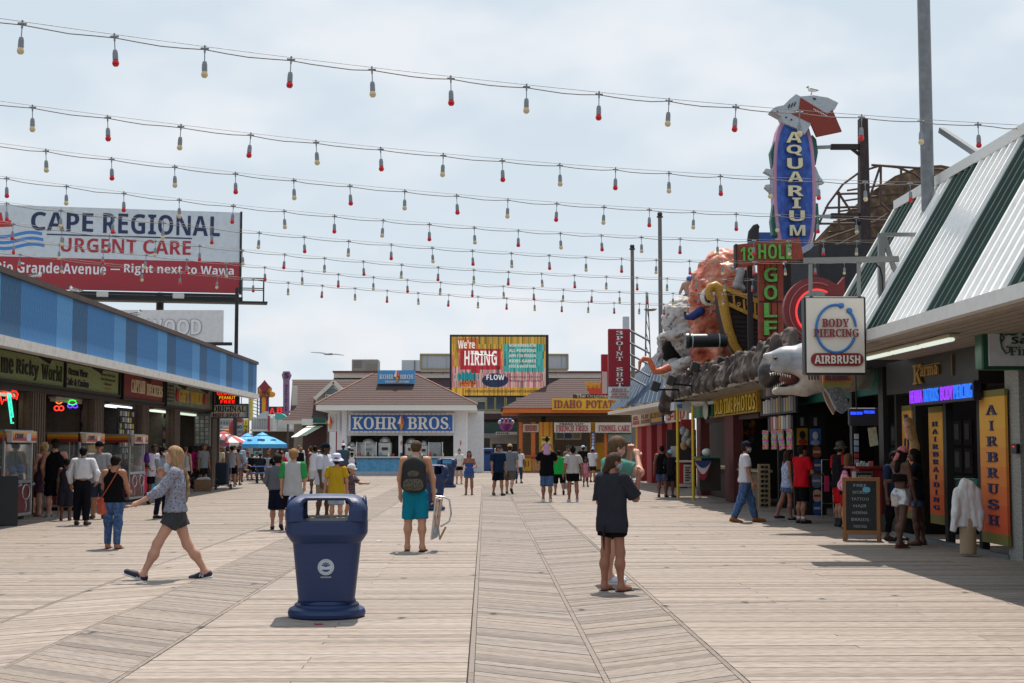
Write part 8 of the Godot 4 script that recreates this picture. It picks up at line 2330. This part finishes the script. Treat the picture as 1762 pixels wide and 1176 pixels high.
		if hr[0] == "braid":
			var bp := []; var br := []
			for i in 22: bp.append(P.call(0.008 * sin(i * 1.5),-0.09 - i * 0.0135,-0.085 - 0.035 * sin(i * 0.14))); br.append((0.015 + 0.0035 * cos(i * 1.5) - 0.0002 * i) * hs if i < 20 else 0.007 * hs)
			var bm := MB.new(); bm.tube(bp,br,8); part(o,"braid",bm,hm)
	if s.has("hat"):
		var ht: Array = s.hat
		var hmt := cloth(ht[1])
		var bz := hb * Basis(Vector3.RIGHT,-0.12)
		var hat := MB.new()
		if ht[0] == "bucket":
			hat.lathe([[0.0,0.062],[0.03,0.06],[0.05,0.05],[0.057,0.01],[0.06,0.0],[0.092,-0.028],[0.09,-0.03],[0.056,-0.004]],24,P.call(0,0.034,-0.004),bz.scaled(Vector3.ONE * hs))
			part(o,"bucket_hat",hat,hmt)
		elif ht[0] == "scarf":
			part(o,"head_scarf",nets([[P.call(0,0.026,-0.012),P.call(0,0.032,0.004),0.056 * hs,0.054 * hs],[P.call(0.01,0.0,-0.055),P.call(0.025,-0.08,-0.075),0.018 * hs,0.02 * hs],[P.call(-0.01,0.0,-0.055),P.call(0.0,-0.06,-0.08),0.014 * hs,0.018 * hs]],hcell,0.012 * hs,[[P.call(0,0.022,0.045),hb * V(0,-0.75,0.66)]]),hmt)
		else:
			var back: float = -1.0 if ht[0] == "capback" else 1.0
			part(o,"cap",nets([[P.call(0,0.032,-0.01),P.call(0,0.036,0.004),0.056 * hs,0.056 * hs]],hcell,0.01,[[P.call(0,0.022,0),hb * V(0,-1,-0.1)]]),hmt)
			hat.prism(PackedVector2Array(arc(Vector2(0,0.028 * hs),Vector2(0.045,0.06) * hs,0,180,12)),0.006 * hs,P.call(0,0.03,0.0),hb * Basis(Vector3.UP,0.0 if back > 0 else PI) * Basis(Vector3.RIGHT,PI / 2 + 0.22))
			part(o,"cap_peak",hat,hmt)
	o.set_meta("joints",[J,hip,H,T])
	return o

func wrinkle(mb: MB,dep: float,H: float) -> MB:
	return rough_up(mb,0.011 * H,V(7,3.5,7)) if dep < 50.0 else mb
func join(a: MB,b: MB) -> void:
	a.v.append_array(b.v); a.n.append_array(b.n); a.c.append_array(b.c); a.u.append_array(b.u)
func cloth(c: String) -> StandardMaterial3D:
	match c:
		"floral": return N([[0.0,"#2c3448"],[0.3,"#48526c"],[0.45,"#8a8c98"],[0.55,"#b5aeb0"],[0.62,"#5a6480"],[0.8,"#a8a0a4"],[1.0,"#39425c"]],Vector3.ONE * 2.4,0.85,31,0.05)
		"tiedye": return N([[0.0,"#a02c2c"],[0.3,"#c9842c"],[0.5,"#c9c03a"],[0.65,"#3c9c50"],[1.0,"#3c3c90"]],Vector3.ONE * 1.3,0.85,18,0.02)
		"camo": return N([[0.0,"#1c1c18"],[0.4,"#33312a"],[0.55,"#6c6654"],[1.0,"#262220"]],Vector3.ONE * 3.0,0.9,22,0.04)
		"blueprint": return N([[0.0,"#24407c"],[0.45,"#3c5ca0"],[0.52,"#c0c8d4"],[1.0,"#d4dae2"]],Vector3.ONE * 2.5,0.85,23,0.05)
		"darkfloral": return N([[0.0,"#16161c"],[0.6,"#1c1c24"],[0.7,"#b08088"],[1.0,"#c9c0b8"]],Vector3.ONE * 3.0,0.85,24,0.06)
		"purplefloral": return N([[0.0,"#241a2c"],[0.55,"#3c2438"],[0.75,"#7c4a60"],[1.0,"#8a6a80"]],Vector3.ONE * 3.0,0.85,24,0.06)
		"denim": return N([[0.0,"#22344f"],[0.5,"#34507a"],[1.0,"#5a7ca4"]],Vector3.ONE * 1.6,0.9,25,0.03)
		"charcoal": return N([[0.0,"#26282e"],[1.0,"#3a3d44"]],Vector3.ONE * 2.0,0.92,25,0.04)
		"silver": return M("#a9a8ac",0.3,0.6)
		"redscarf": return N([[0.0,"#7c1c28"],[0.5,"#b02c3c"],[0.62,"#c9b0a8"],[1.0,"#2c2440"]],Vector3.ONE * 5.0,0.85,26,0.06)
		_: return M(c,0.9,0.0,0.2)

func people():
	var fair := "#b98a74"; var tan := "#9a6a50"; var olive := "#8a5e46"; var brown := "#5c3a2a"; var dark := "#3a241b"
	# --- foreground
	var o := person("walking girl with blonde braid, floral blouse and charcoal shorts",300,997,771,-84,{"fem": true,"skin": "#b58874","top": ["mid","floral",1.15],"hem": 0.02,"bot": ["shorts","charcoal",0.42,1.12],"ll": [30,2,24],"rl": [-20,2,-34],"footl": -22,"footr": 12,"la": [38,8,62,2],"ra": [14,10,160,-26],"hair": ["braid","#a8845c",1.06],"shoe": ["shoe","#1a2036","#c9c9cc"],"nod": -4})
	var J: Array = o.get_meta("joints")
	var hc: Vector3 = J[3].call(0,0.345,0.008)
	part(o,"face_mask",nets([[hc + V(0.0,-0.005,0.1),hc + V(0,-0.05,0.09),0.045,0.035]],0.012,0.02),M("#a9b8c4",0.9))
	for n in ["L","R"]:
		var a: Vector3 = J[0]["a" + n]
		text(o,"N",a + V(0.045 if n == "L" else 0.052,-0.04,0.05),0.05,0.035,M("#b4b8c4",0.7),"sans",Basis(Vector3.UP,PI / 2),0.012,"shoe_mark")
	o = person("woman in dark grey tee and black shorts standing with her back turned",1054,1018,782,140,{"fem": true,"g": 0.95,"skin": "#8f5f4c","top": ["tee","#2b2d35",1.26],"hem": -0.085,"sleeve": 0.95,"bot": ["shorts","#0f0f12",0.5,1.12],"ll": [0,3,-2],"rl": [3,4,-1],"ra": [30,20,168,2],"la": [4,6,30,-20],"hair": ["pony","#3c2a20",1.04],"look": -34,"mask": "#8f9cac","shoe": ["flip","#1a1012"],"curl": 0.6})
	J = o.get_meta("joints")
	var tie := MB.new(); tie.tube([J[1] + V(0.02,-0.06,-0.13),J[1] + V(0.02,-0.2,-0.14),J[1] + V(0.03,-0.34,-0.12)],[0.03,0.02,0.008],5,0.4); part(o,"waist_tie",tie,M("#0f0f12",0.9))
	o = person("young man in green tee adjusting his mask behind the woman in grey",1053,1004,753,100,{"g": 1.1,"skin": "#b58672","top": ["tee","#4c7c70",1.15],"bot": ["shorts","#15161a",0.9],"la": [76,24,186,-40],"ra": [66,30,176,-44],"hair": ["short","#5f4630",1.14],"mask": "#c09088","nod": 16,"shoe": ["shoe","#c4c6d0","#d8d8dc"],"curl": 0.6})
	o = person("shirtless young man in teal board shorts seen from behind with a backpack",714,949,758,176,{"skin": "#b58468","top": ["none",""],"bot": ["shorts","#13748c",0.97,1.22],"ll": [6,4,2],"rl": [-6,4,-12],"la": [10,10,24,2],"ra": [6,14,8,4],"nod": 26,"hair": ["short","#4a3828"],"shoe": ["flip","#17130f"],"curl": 0.7})
	carried(o)
	o = person("woman in black tank top and blue jeans with an orange shoulder bag",193,945,785,172,{"fem": true,"g": 1.16,"skin": "#9c6a52","top": ["tank","#101012",1.08],"hem": -0.02,"bot": ["trousers","denim",0.97,1.06],"ll": [4,1,0],"rl": [-2,1,-6],"la": [20,10,70,-20],"ra": [14,10,74,-24],"nod": 14,"hair": ["bun","#16120f",1.06],"shoe": ["flip","#5a2420"]})
	shoulder_bag(o)
	# --- left side
	person("man in white cropped long sleeved top and black trousers seen from behind",140,904,770,178,{"g": 1.05,"skin": tan,"top": ["long","#c8c8cc",1.12],"hem": 0.075,"waist": 0.06,"bot": ["trousers","#14161c",0.93,1.25],"la": [6,22,14,-6],"ra": [-8,26,40,-20],"hair": ["short","#100e0e"],"shoe": ["shoe","#121214"]})
	person("man in grey tee and black cap facing the camera behind the white top",168,893,762,8,{"skin": tan,"top": ["tee","#8a8c90",1.15],"bot": ["shorts","#2c3442",0.98],"hat": ["cap","#141416"],"shoe": ["shoe","#1c1c1e"]})
	person("man in black tank top, black shorts and backward cap at the claw machine",92,891,758,196,{"g": 1.08,"skin": "#a87862","top": ["tank","#101013",1.1],"bot": ["shorts","#111114",1.0,1.3],"la": [6,12,22,-6],"ra": [4,14,14,0],"hat": ["capback","#141418"],"hair": ["short","#3a2a20"],"look": 20,"shoe": ["shoe","#8f9296","#c4c6c8"]})
	person("blonde woman in a dark purple patterned dress beside the claw machine",74,889,763,225,{"fem": true,"skin": fair,"top": ["tank","purplefloral",1.1],"bot": ["skirt","purplefloral",0.8],"la": [10,8,30,0],"ra": [20,8,60,-6],"hair": ["bun","#b09468",1.08],"shoe": ["flip","#3a2018"]})
	person("child with white knee socks between the claw machine and the blonde woman",61,886,800,240,{"head": 1.2,"skin": fair,"top": ["tee","#1c1c22"],"bot": ["shorts","#121216"],"shoe": ["shoe","#17171a","#2c2c30","#c4c8d0",0.8]})
	person("curly haired man in grey tee with a white mask beside the walking girl",277,893,771,70,{"skin": olive,"top": ["tee","#7c8086",1.12],"bot": ["trousers","#141a2a",0.95],"la": [8,8,20,0],"ra": [20,8,90,-10],"hair": ["curly","#16110f",1.04],"mask": "#c0c4c8","shoe": ["shoe","#131316","#b4b6b8"]})
	person("woman in dark top half hidden between the men in black and white",112,896,790,190,{"fem": true,"skin": brown,"top": ["tank","#2a2630"],"bot": ["skirt","#2c2a34",1.2],"hair": ["bun","#15110f"],"shoe": ["flip","#1c120e"]})
	person("shop keeper in purple and white tee by the clothes rack",263,868,766,30,{"skin": brown,"top": ["tee","#c0bcc8",1.15,"#5a2c84"],"bot": ["shorts","#18181e"],"la": [20,8,80,-14],"ra": [20,8,70,-14]})
	person("man in pink tee and dark jeans under the navy star umbrella",355,838,766,160,{"g": 1.15,"skin": brown,"top": ["tee","#a85468",1.15],"bot": ["trousers","#191c26"],"la": [20,10,110,-16],"ra": [14,10,60,-10]})
	person("woman in magenta top browsing by the gift shop",327,842,768,200,{"fem": true,"skin": olive,"top": ["tee","#b01e6c"],"bot": ["trousers","#2a2c34"],"hair": ["long","#1c1512"]})
	person("man in light grey tee beside the magenta top",336,838,772,190,{"skin": tan,"top": ["tee","#9a9a98"],"bot": ["shorts","#8a8474"]})
	person("person with a dark teal jacket behind the hand cart",380,832,768,190,{"g": 1.2,"skin": olive,"top": ["long","#233a40",1.2],"bot": ["trousers","#1c1e24"],"hair": ["long","#17120f"]})
	person("woman in grey sleeveless top and black skirt by the cart",398,838,768,186,{"fem": true,"g": 1.12,"skin": tan,"top": ["tank","#8f949c",1.1],"bot": ["skirt","#101013",0.85],"hair": ["bun","#17120f",1.1],"shoe": ["shoe","#8f9298"]})
	person("person in denim shorts just behind the black skirt",409,835,772,170,{"fem": true,"skin": "#7c5240","top": ["tee","#7c7f84"],"bot": ["shorts","denim",0.5],"hair": ["short","#1a1410"],"shoe": ["shoe","#15151a"]})
	# seated round the tables
	for q in [[418,829,786,60,"#b9bcc4","pale top at the left end of the tables"],[432,829,788,170,"#16161a","black top with his back to the walk"],[447,830,784,190,"#22242a","dark top under the left umbrella"],[458,829,789,150,"#8a8f98","grey top near the umbrella pole"],[474,830,784,200,"#131316","black jacket at the right end of the tables"],[441,821,778,20,"#c4c4c8","white top facing the camera"],[484,826,781,30,"#a03048","red top facing the camera"],[425,822,782,350,"#4c8ca0","turquoise top in the back row"]]:
		person("seated person in a %s" % q[5],q[0],q[1],q[2],q[3],{"h": 1.68,"seat": 0.55,"skin": [fair,tan,olive,brown][int(q[0]) % 4],"top": ["tee",q[4],1.12],"bot": ["shorts","#22262e",0.9],"ll": [84,8,4],"rl": [84,8,0],"la": [36,8,80,-12],"ra": [30,8,84,-12],"lean": 8,"hair": [["short","long","bun"][int(q[0]) % 3],["#1a1512","#5c4028","#2c2018"][int(q[1]) % 3]],"group": "people seated at the picnic tables"})
	# --- middle
	person("boy in grey sweatshirt and navy shorts left of the green raglan boy",476,912,784,186,{"head": 1.14,"skin": "#a87a62","top": ["long","#5c6068",1.18],"hem": 0.02,"bot": ["shorts","#141a2c",1.05,1.3],"ll": [14,2,0],"rl": [-10,2,-30],"footr": 20,"la": [14,12,60,-18],"ra": [10,12,50,-16],"nod": 16,"hair": ["short","#1f1814"],"shoe": ["shoe","#0f0f12"]})
	person("boy in grey and green raglan tee walking away",503,914,776,178,{"head": 1.12,"skin": "#b58670","top": ["tee","#a2a4a6",1.14,"#2f8a4c"],"hem": -0.08,"sleeve": 0.95,"bot": ["shorts","#101014",0.95,1.2],"la": [2,9,8,3],"ra": [6,10,40,-10],"hair": ["short","#8a6844"],"shoe": ["shoe","#0f0f12"]})
	person("heavy man in white tee, khaki shorts and black cap looking right",557,893,765,72,{"g": 1.5,"skin": "#4a2e22","top": ["tee","#b4b8c4",1.1],"hem": -0.06,"sleeve": 0.95,"bot": ["shorts","#7c7462",0.95,1.2],"la": [0,10,4,2],"ra": [4,12,10,4],"hat": ["cap","#121a24"],"shoe": ["shoe","#101013"]})
	person("child in yellow tee and white bucket hat seen from behind",578,903,787,182,{"head": 1.2,"skin": "#b07f68","top": ["tee","#b08f24",1.18],"hem": -0.08,"bot": ["shorts","#8f9cac",0.95,1.2],"la": [0,14,6,6],"ra": [0,12,4,6],"hat": ["bucket","#c8cade"],"shoe": ["shoe","#b9bcc0"]})
	person("small child in white cap and dark floral top beside the yellow tee",602,897,806,60,{"head": 1.36,"skin": "#a87862","top": ["tee","darkfloral",1.15],"bot": ["shorts","#16161c",0.8],"hat": ["cap","#c4c4c8"],"la": [50,10,90,-10],"shoe": ["shoe","#b9b4b0"]})
	person("person in rainbow tie dye tee at the stand's corner",554,824,767,180,{"skin": dark,"top": ["tee","tiedye",1.15],"bot": ["shorts","#22242c"],"hair": ["curly","#0f0c0b"]})
	person("man in slate tee, red shorts and white cap at the stand",590,832,765,184,{"skin": brown,"top": ["tee","#3c5060",1.15],"bot": ["shorts","#a01c24",0.9],"hat": ["cap","#c4c8d4"]})
	person("girl in white vest with arms bare near the ice cream counter",605,833,779,180,{"fem": true,"skin": dark,"top": ["tank","#c4c6d0"],"bot": ["shorts","#6c2c50",0.5],"hair": ["bun","#0f0c0b",1.1]})
	person("person in white cap and pale top waiting at the counter",600,826,770,200,{"skin": tan,"top": ["tee","#a8a088"],"hat": ["cap","#c0c4d0"]})
	person("tall person in white vest partly behind the heavy man",541,850,768,190,{"skin": brown,"top": ["tank","#c4c6d0"],"bot": ["shorts","#b9bcc4",0.9],"hair": ["short","#120e0c"]})
	for i in 14:
		var qx: float = 498.0 + (i * 37) % 56; var qy: float = 822.0 + (i * 13) % 9
		if i > 8: qx = 405.0 + (i - 9) * 19.0; qy = 814.0 + i % 3
		person("distant stroller in the crowd by the left shops, %s" % ["white top nearest the awning","orange shorts by the white post","black top in the doorway","blue top by the flags","grey top behind the boys","dark top left of the white post","navy top under the awning","red top by the shop wall","white tee by the rails","black tee behind the tables","pale top behind the tables","teal top behind the tables","brown top behind the tables","dark jacket behind the tables"][i],qx,qy,qy - 55,float((i * 67) % 360),{"h": 1.58 + 0.02 * (i % 9),"skin": [fair,tan,brown,dark][i % 4],"top": [["tee","tank","long"][i % 3],["#c0c4c8","#a8a8b0","#17171b","#3c64a0","#7c7f84","#22242a","#1c2848","#a02c38","#c4c4c8","#141418","#b9bcc0","#3c8c94","#6a4c38","#1c1c22"][i]],"bot": ["shorts",["#d05a20","#22262e","#5a6478","#8a8474"][(i + 3) % 4]],"hair": [["short","long","bun"][i % 3],["#15110f","#3a281c","#7c5c3c"][i % 3]],"group": "distant strollers"})
	for i in 12:
		person("shopper by the gift shop in a %s" % ["black tee nearest the carton","red tee by the dark doorway","white tee beside the pier","olive tee by the clothes","navy tee behind the cart","grey vest under the striped umbrella","black dress by the menu wall","blue tee by the menu wall","cream top beyond the cart","maroon tee beyond the cart","dark hoodie beyond the umbrellas","pale blue tee beyond the umbrellas"][i],296.0 + i * 10.5,846.0 - i * 2.0 + (i % 3) * 3,770,float((i * 83) % 360),{"h": 1.6 + 0.03 * (i % 6),"skin": [tan,brown,fair,olive,dark][i % 5],"top": [["tee","tee","tank","long"][i % 4],["#131316","#7c1c24","#b9bcc0","#4a4c34","#1a2440","#7c7f84","#121214","#2c4c80","#b5ac98","#4c1a24","#202228","#8fa8c0"][i]],"bot": [["shorts","trousers","skirt"][i % 3],["#1c1e24","#2c3a54","#5a5448"][(i + 1) % 3]],"hair": [["long","short","bun"][i % 3],["#15110f","#2a1c14","#5c4430"][i % 3]],"group": "shoppers by the gift shop"})
	person("woman in white top and black shorts beside the far bin",790,833,774,6,{"fem": true,"skin": fair,"top": ["long","#c8c8c4",1.12],"hem": -0.01,"bot": ["shorts","#121216",0.5,1.1],"la": [20,12,70,-24],"ra": [4,10,10,2],"hair": ["topbun","#4a3020"],"shoe": ["flip","#3a2018"]})
	person("woman in blue strapless top and denim shorts facing the camera",807,852,777,2,{"fem": true,"skin": "#8c5c44","top": ["tube","#3c5090"],"hem": -0.02,"bot": ["shorts","denim",0.55,1.1],"la": [12,18,76,-36],"ra": [12,18,76,-36],"hair": ["long","#17110e"],"shoe": ["flip","#2a1812"]})
	person("man in navy tee and shorts with a grey cap walking this way",857,853,768,20,{"skin": tan,"top": ["tee","#15263f",1.16],"bot": ["shorts","#0f1524",0.9,1.2],"ll": [12,2,6],"rl": [-10,2,-16],"la": [-6,12,6,6],"ra": [8,10,16,4],"look": 30,"hat": ["cap","#3c4048"],"shoe": ["shoe","#2a2420"]})
	person("man in grey tee, camouflage shorts and tan cap walking away",877,850,766,170,{"g": 1.2,"skin": fair,"top": ["tee","#6c7178",1.14],"bot": ["shorts","camo",1.0,1.25],"ll": [16,2,6],"rl": [-16,2,-40],"footr": 40,"hat": ["cap","#a08c70"],"shoe": ["shoe","#2c2420"]})
	person("person in white tee behind the grey tee",893,832,773,10,{"skin": brown,"top": ["tee","#c4c6cc"],"bot": ["trousers","#2c3a54",0.7],"shoe": ["shoe","#3a2820"]})
	o = person("man in black tee and denim shorts carrying a child on his shoulders",941,864,764,178,{"skin": "#8a5e46","top": ["tee","#101013",1.16],"hem": -0.07,"bot": ["shorts","denim",1.05,1.2],"ll": [8,2,4],"rl": [-8,2,-16],"la": [40,22,150,-20],"ra": [40,22,150,-20],"shoe": ["shoe","#c8cacc","#d4d4d6"]})
	J = o.get_meta("joints")
	person("little girl in a pink dress riding on the man's shoulders",941,830,759,178,{"at": o.position + V(0,1.4,0.11),"h": 0.86,"seat": 0.07,"head": 1.36,"skin": "#8a5e46","fem": true,"top": ["tank","#b48ab0",1.15],"bot": ["skirt","#b48ab0",0.4],"ll": [70,26,-10],"rl": [70,26,-10],"la": [20,40,10,20],"ra": [20,40,10,20],"hair": ["topbun","#15100e"],"shoe": ["shoe","#c090b0"]})
	person("heavy person in bright green tee and black shorts",962,852,776,184,{"g": 1.35,"skin": tan,"top": ["tee","#1f9a44",1.12],"bot": ["shorts","#121215",1.1,1.2],"ll": [10,2,4],"rl": [-14,2,-34],"footr": 30,"hair": ["short","#17120f"],"shoe": ["shoe","#141416"]})
	person("woman in white tee and black shorts with hair in a bun walking away",986,864,770,184,{"fem": true,"g": 1.08,"skin": "#8a5a44","top": ["tee","#a8a4a4",1.12],"hem": 0.0,"bot": ["shorts","#0f0f12",0.6,1.15],"la": [0,16,6,8],"ra": [0,20,8,12],"hair": ["topbun","#15100e",1.08],"shoe": ["shoe","#a8b4cc","#c9ccd4"]})
	person("child in a pink dress holding on beside the woman in white",1008,838,790,10,{"fem": true,"head": 1.25,"skin": brown,"top": ["tank","#b0788c"],"bot": ["skirt","#b06a80",0.8],"hair": ["topbun","#15100e"]})
	person("man in grey vest in front of the fries counter",978,834,768,30,{"skin": "#7c5240","top": ["tank","#8f8f98"],"bot": ["shorts","#22262e"]})
	person("man in black tee and white cap at the fries counter",1004,828,768,190,{"g": 1.15,"skin": brown,"top": ["tee","#141417"],"hat": ["cap","#b4c0d4"]})
	person("person in pale tee and blue cap at the fries counter",1020,830,772,150,{"g": 1.1,"skin": tan,"top": ["tee","#b9bcc4"],"hat": ["cap","#8fa0c4"],"la": [30,10,80,-10]})
	# --- right side
	person("man in black tank top and grey blue shorts by the red stalls",1140,856,768,172,{"skin": "#6a4434","top": ["tank","#101013",1.12],"hem": -0.07,"bot": ["shorts","#3c4a68",0.85,1.25],"la": [0,12,8,4],"ra": [0,14,4,6],"hair": ["short","#120e0c"],"shoe": ["shoe","#1a1a1e"]})
	person("person in pale blue cap right beside the black tank top",1153,856,776,20,{"skin": brown,"top": ["tee","#26262c"],"bot": ["shorts","#1c1e26"],"hat": ["cap","#8fb4d4"]})
	person("man in white tee, jeans and tan boots with a bandana over his face",1283,899,762,86,{"skin": "#8a5e4a","top": ["tee","#b9b9c0",1.14],"hem": -0.01,"bot": ["trousers","denim",0.94,1.2],"ll": [18,2,14],"rl": [-14,2,-24],"footr": 14,"la": [-10,6,-2,2],"ra": [10,8,18,2],"hat": ["cap","#1c2430"],"mask": "#a8acb0","shoe": ["boot","#8a5224","#3a2a1c"]})
	person("woman in blue and white print top and denim shorts in the shade",1356,896,776,100,{"fem": true,"skin": "#8a5a48","top": ["tank","blueprint",1.12],"bot": ["shorts","denim",0.5,1.1],"ll": [-14,3,-20],"rl": [4,3,0],"la": [20,8,90,-10],"hair": ["long","#3a281c"],"shoe": ["shoe","#17171a","#b4b6b8"]})
	person("man in red tee, black shorts and white socks with arms folded",1381,901,768,120,{"skin": olive,"top": ["tee","#b01420",1.14],"bot": ["shorts","#0f0f12",1.0,1.2],"la": [20,10,80,-30],"ra": [20,10,80,-30],"hair": ["short","#15100e"],"look": -20,"shoe": ["shoe","#15151a","#222226","#c4c4c8",0.22]})
	person("man in red and black jersey with a camouflage bucket hat",1447,907,763,110,{"skin": tan,"top": ["tee","#17171a",1.16,"#a01420"],"bot": ["shorts","#a8141e",1.0,1.25],"hat": ["bucket","camo"],"hair": ["short","#2a1f18"],"shoe": ["boot","#141416"]})
	o = person("girl in black tee with a small pink backpack at the kiosk",1461,912,782,140,{"fem": true,"skin": fair,"top": ["tee","#141418",1.14],"bot": ["shorts","#a0141e",0.9],"hair": ["long","#6a4c34"],"la": [30,8,60,-8]})
	var bp := single("small_backpack","small pink and white drawstring backpack on the girl at the kiosk","backpack",nets([[V(-0.06,0.1,0),V(0.06,0.1,0),0.11,0.11,0.6],[V(0,0.25,0),V(0,0.35,0),0.1,0.06,0.6]],0.02,0.04),N([[0.0,"#c02c6c"],[0.5,"#d85c90"],[0.6,"#c9c4c8"],[1.0,"#d8d4d8"]],Vector3.ONE * 3.0,0.7,27,0.03),o.position + V(-0.1,0.78,0.16),140)
	o = person("woman in red head scarf, dark bikini top and silver shorts",1553,944,770,120,{"fem": true,"skin": "#4c2e22","top": ["tube","#14110f"],"hem": 0.14,"bot": ["shorts","silver",0.42,1.15],"ll": [8,3,2],"rl": [-12,3,-16],"la": [30,8,96,-8],"ra": [4,8,14,2],"hat": ["scarf","redscarf"],"hair": ["long","#120d0b"],"nod": 12,"shoe": ["flip","#7c1c24"]})
	person("woman in denim shorts turned to the red head scarf",1580,939,774,250,{"fem": true,"skin": "#4c2e22","top": ["tee","#1c1c26"],"bot": ["shorts","denim",0.5,1.1],"la": [30,8,90,-10],"hair": ["long","#100c0a"],"shoe": ["flip","#1a1012"]})
	person("shop worker in dark clothes in the piercing shop's shade",1540,931,778,40,{"skin": brown,"top": ["tee","#22304a"],"bot": ["trousers","#16161c"],"hair": ["short","#100c0a"]})
	# stick with a bundle carried beside the green tee
	o = thing("walking_stick","thin dark stick with a grey bundle beside the green tee","stick",ground(974,852))
	var mb := MB.new(); mb.cyl(V(0.08,0.02,0),V(-0.14,1.0,0),0.012,0.012,6); part(o,"shaft",mb,M("#1c1a1a",0.5))
	mb = MB.new(); mb.ball(V(0.08,0.03,0),V(0.05,0.03,0.05),Basis.IDENTITY,8,6); part(o,"foot",mb,M("#141414",0.6))
	part(o,"bundle",nets([[V(-0.08,0.42,0),V(-0.05,0.3,0),0.09,0.11]],0.025,0.02),N([[0.0,"#4a4a52"],[1.0,"#b4b4bc"]],Vector3.ONE * 4.0,0.9,28,0.05))

func carried(o: Node3D) -> void:      # backpack and folded beach chair of the young man
	var J: Array = o.get_meta("joints")
	var T: Callable = J[3]
	var b := thing("backpack","black backpack with camouflage pocket on the shirtless man's back","backpack",o.position,o.rotation_degrees.y)
	part(b,"sack",nets([[T.call(-0.05,0.085,-0.115),T.call(-0.045,0.24,-0.1),0.12,0.11,0.65],[T.call(0.05,0.085,-0.115),T.call(0.045,0.24,-0.1),0.12,0.11,0.65],[T.call(0,0.1,-0.11),T.call(0,0.27,-0.1),0.14,0.12,0.65]],0.016,0.05),M("#0e0e10",0.7))
	part(b,"pocket",nets([[T.call(-0.05,0.07,-0.16),T.call(0.05,0.07,-0.16),0.07,0.07,0.55],[T.call(-0.045,0.1,-0.16),T.call(0.045,0.1,-0.16),0.065,0.065,0.5]],0.014,0.03),cloth("camo"))
	part(b,"pocket",nets([[T.call(-0.025,0.18,-0.155),T.call(0.025,0.18,-0.155),0.05,0.05,0.5]],0.014,0.02),cloth("camo"))
	for s in [-1.0,1.0]:
		var mb := MB.new(); mb.tube([T.call(s * 0.045,0.28,-0.09),T.call(s * 0.055,0.335,-0.02),T.call(s * 0.06,0.3,0.055),T.call(s * 0.075,0.18,0.07),T.call(s * 0.085,0.06,0.0),T.call(s * 0.07,0.03,-0.09)],0.028,6,0.4); part(b,"strap",mb,M("#101012",0.8))
	var c := thing("beach_chair","folded low beach chair with striped cloth held in the man's right hand","chair",o.position,o.rotation_degrees.y)
	var w: Vector3 = J[0].wR
	var mb := MB.new(); mb.tube([w + V(-0.02,-0.02,0),w + V(-0.04,-0.3,-0.02),w + V(-0.1,-0.68,-0.06)],0.014,6); part(c,"frame_tube",mb,M("#b4b6b8",0.3,0.8))
	mb = MB.new(); mb.box(w + V(-0.06,-0.36,-0.03),V(0.045,0.62,0.5),Basis(Vector3.FORWARD,-0.13)); part(c,"seat_cloth",mb,N([[0.0,"#241c34"],[0.3,"#5a2c48"],[0.45,"#c9c4c0"],[0.6,"#c98a50"],[0.75,"#4c8cb0"],[1.0,"#d4d0cc"]],V(3,0.4,0.4),0.8,29,0.03))
	mb = MB.new(); mb.box(w + V(-0.02,-0.36,-0.03),V(0.025,0.66,0.46),Basis(Vector3.FORWARD,-0.11)); part(c,"back_cloth",mb,M("#c0beb8",0.8))
	mb = MB.new(); mb.tube([w + V(-0.02,-0.02,0.05),w + V(-0.15,-0.03,0.05),w + V(-0.24,-0.07,0.05),w + V(-0.27,-0.3,0.05),w + V(-0.24,-0.42,0.05),w + V(-0.1,-0.5,0.05)],0.014,8); part(c,"arm_rest",mb,M("#c0c2c4",0.3,0.8))
	mb = MB.new(); mb.bar(w + V(-0.19,-0.5,0),w + V(-0.09,-0.7,0),0.03); part(c,"foot_bar",mb,M("#a08050",0.6))

func shoulder_bag(o: Node3D) -> void:
	var J: Array = o.get_meta("joints")
	var T: Callable = J[3]
	var b := thing("shoulder_bag","orange leather shoulder bag on the woman in jeans","bag",o.position,o.rotation_degrees.y)
	var c: Vector3 = T.call(0.115,-0.06,-0.02)
	var mb := MB.new(); mb.bevel(c,V(0.1,0.27,0.2),0.025,Basis(Vector3.UP,0.9)); part(b,"pouch",mb,M("#b04c34",0.55))
	mb = MB.new(); mb.bevel(c + V(0.0,0.09,-0.0),V(0.108,0.1,0.206),0.02,Basis(Vector3.UP,0.9)); part(b,"flap",mb,M("#a8462f",0.55))
	mb = MB.new(); mb.tube([c + V(0,0.12,-0.05),T.call(0.04,0.12,-0.085),T.call(-0.02,0.22,-0.083),T.call(-0.06,0.31,-0.045),T.call(-0.07,0.335,0.0),T.call(-0.05,0.3,0.06),T.call(0.03,0.15,0.085),T.call(0.1,0.03,0.05),c + V(0,0.12,0.05)],0.014,6,0.4); part(b,"strap",mb,M("#a8462f",0.55))
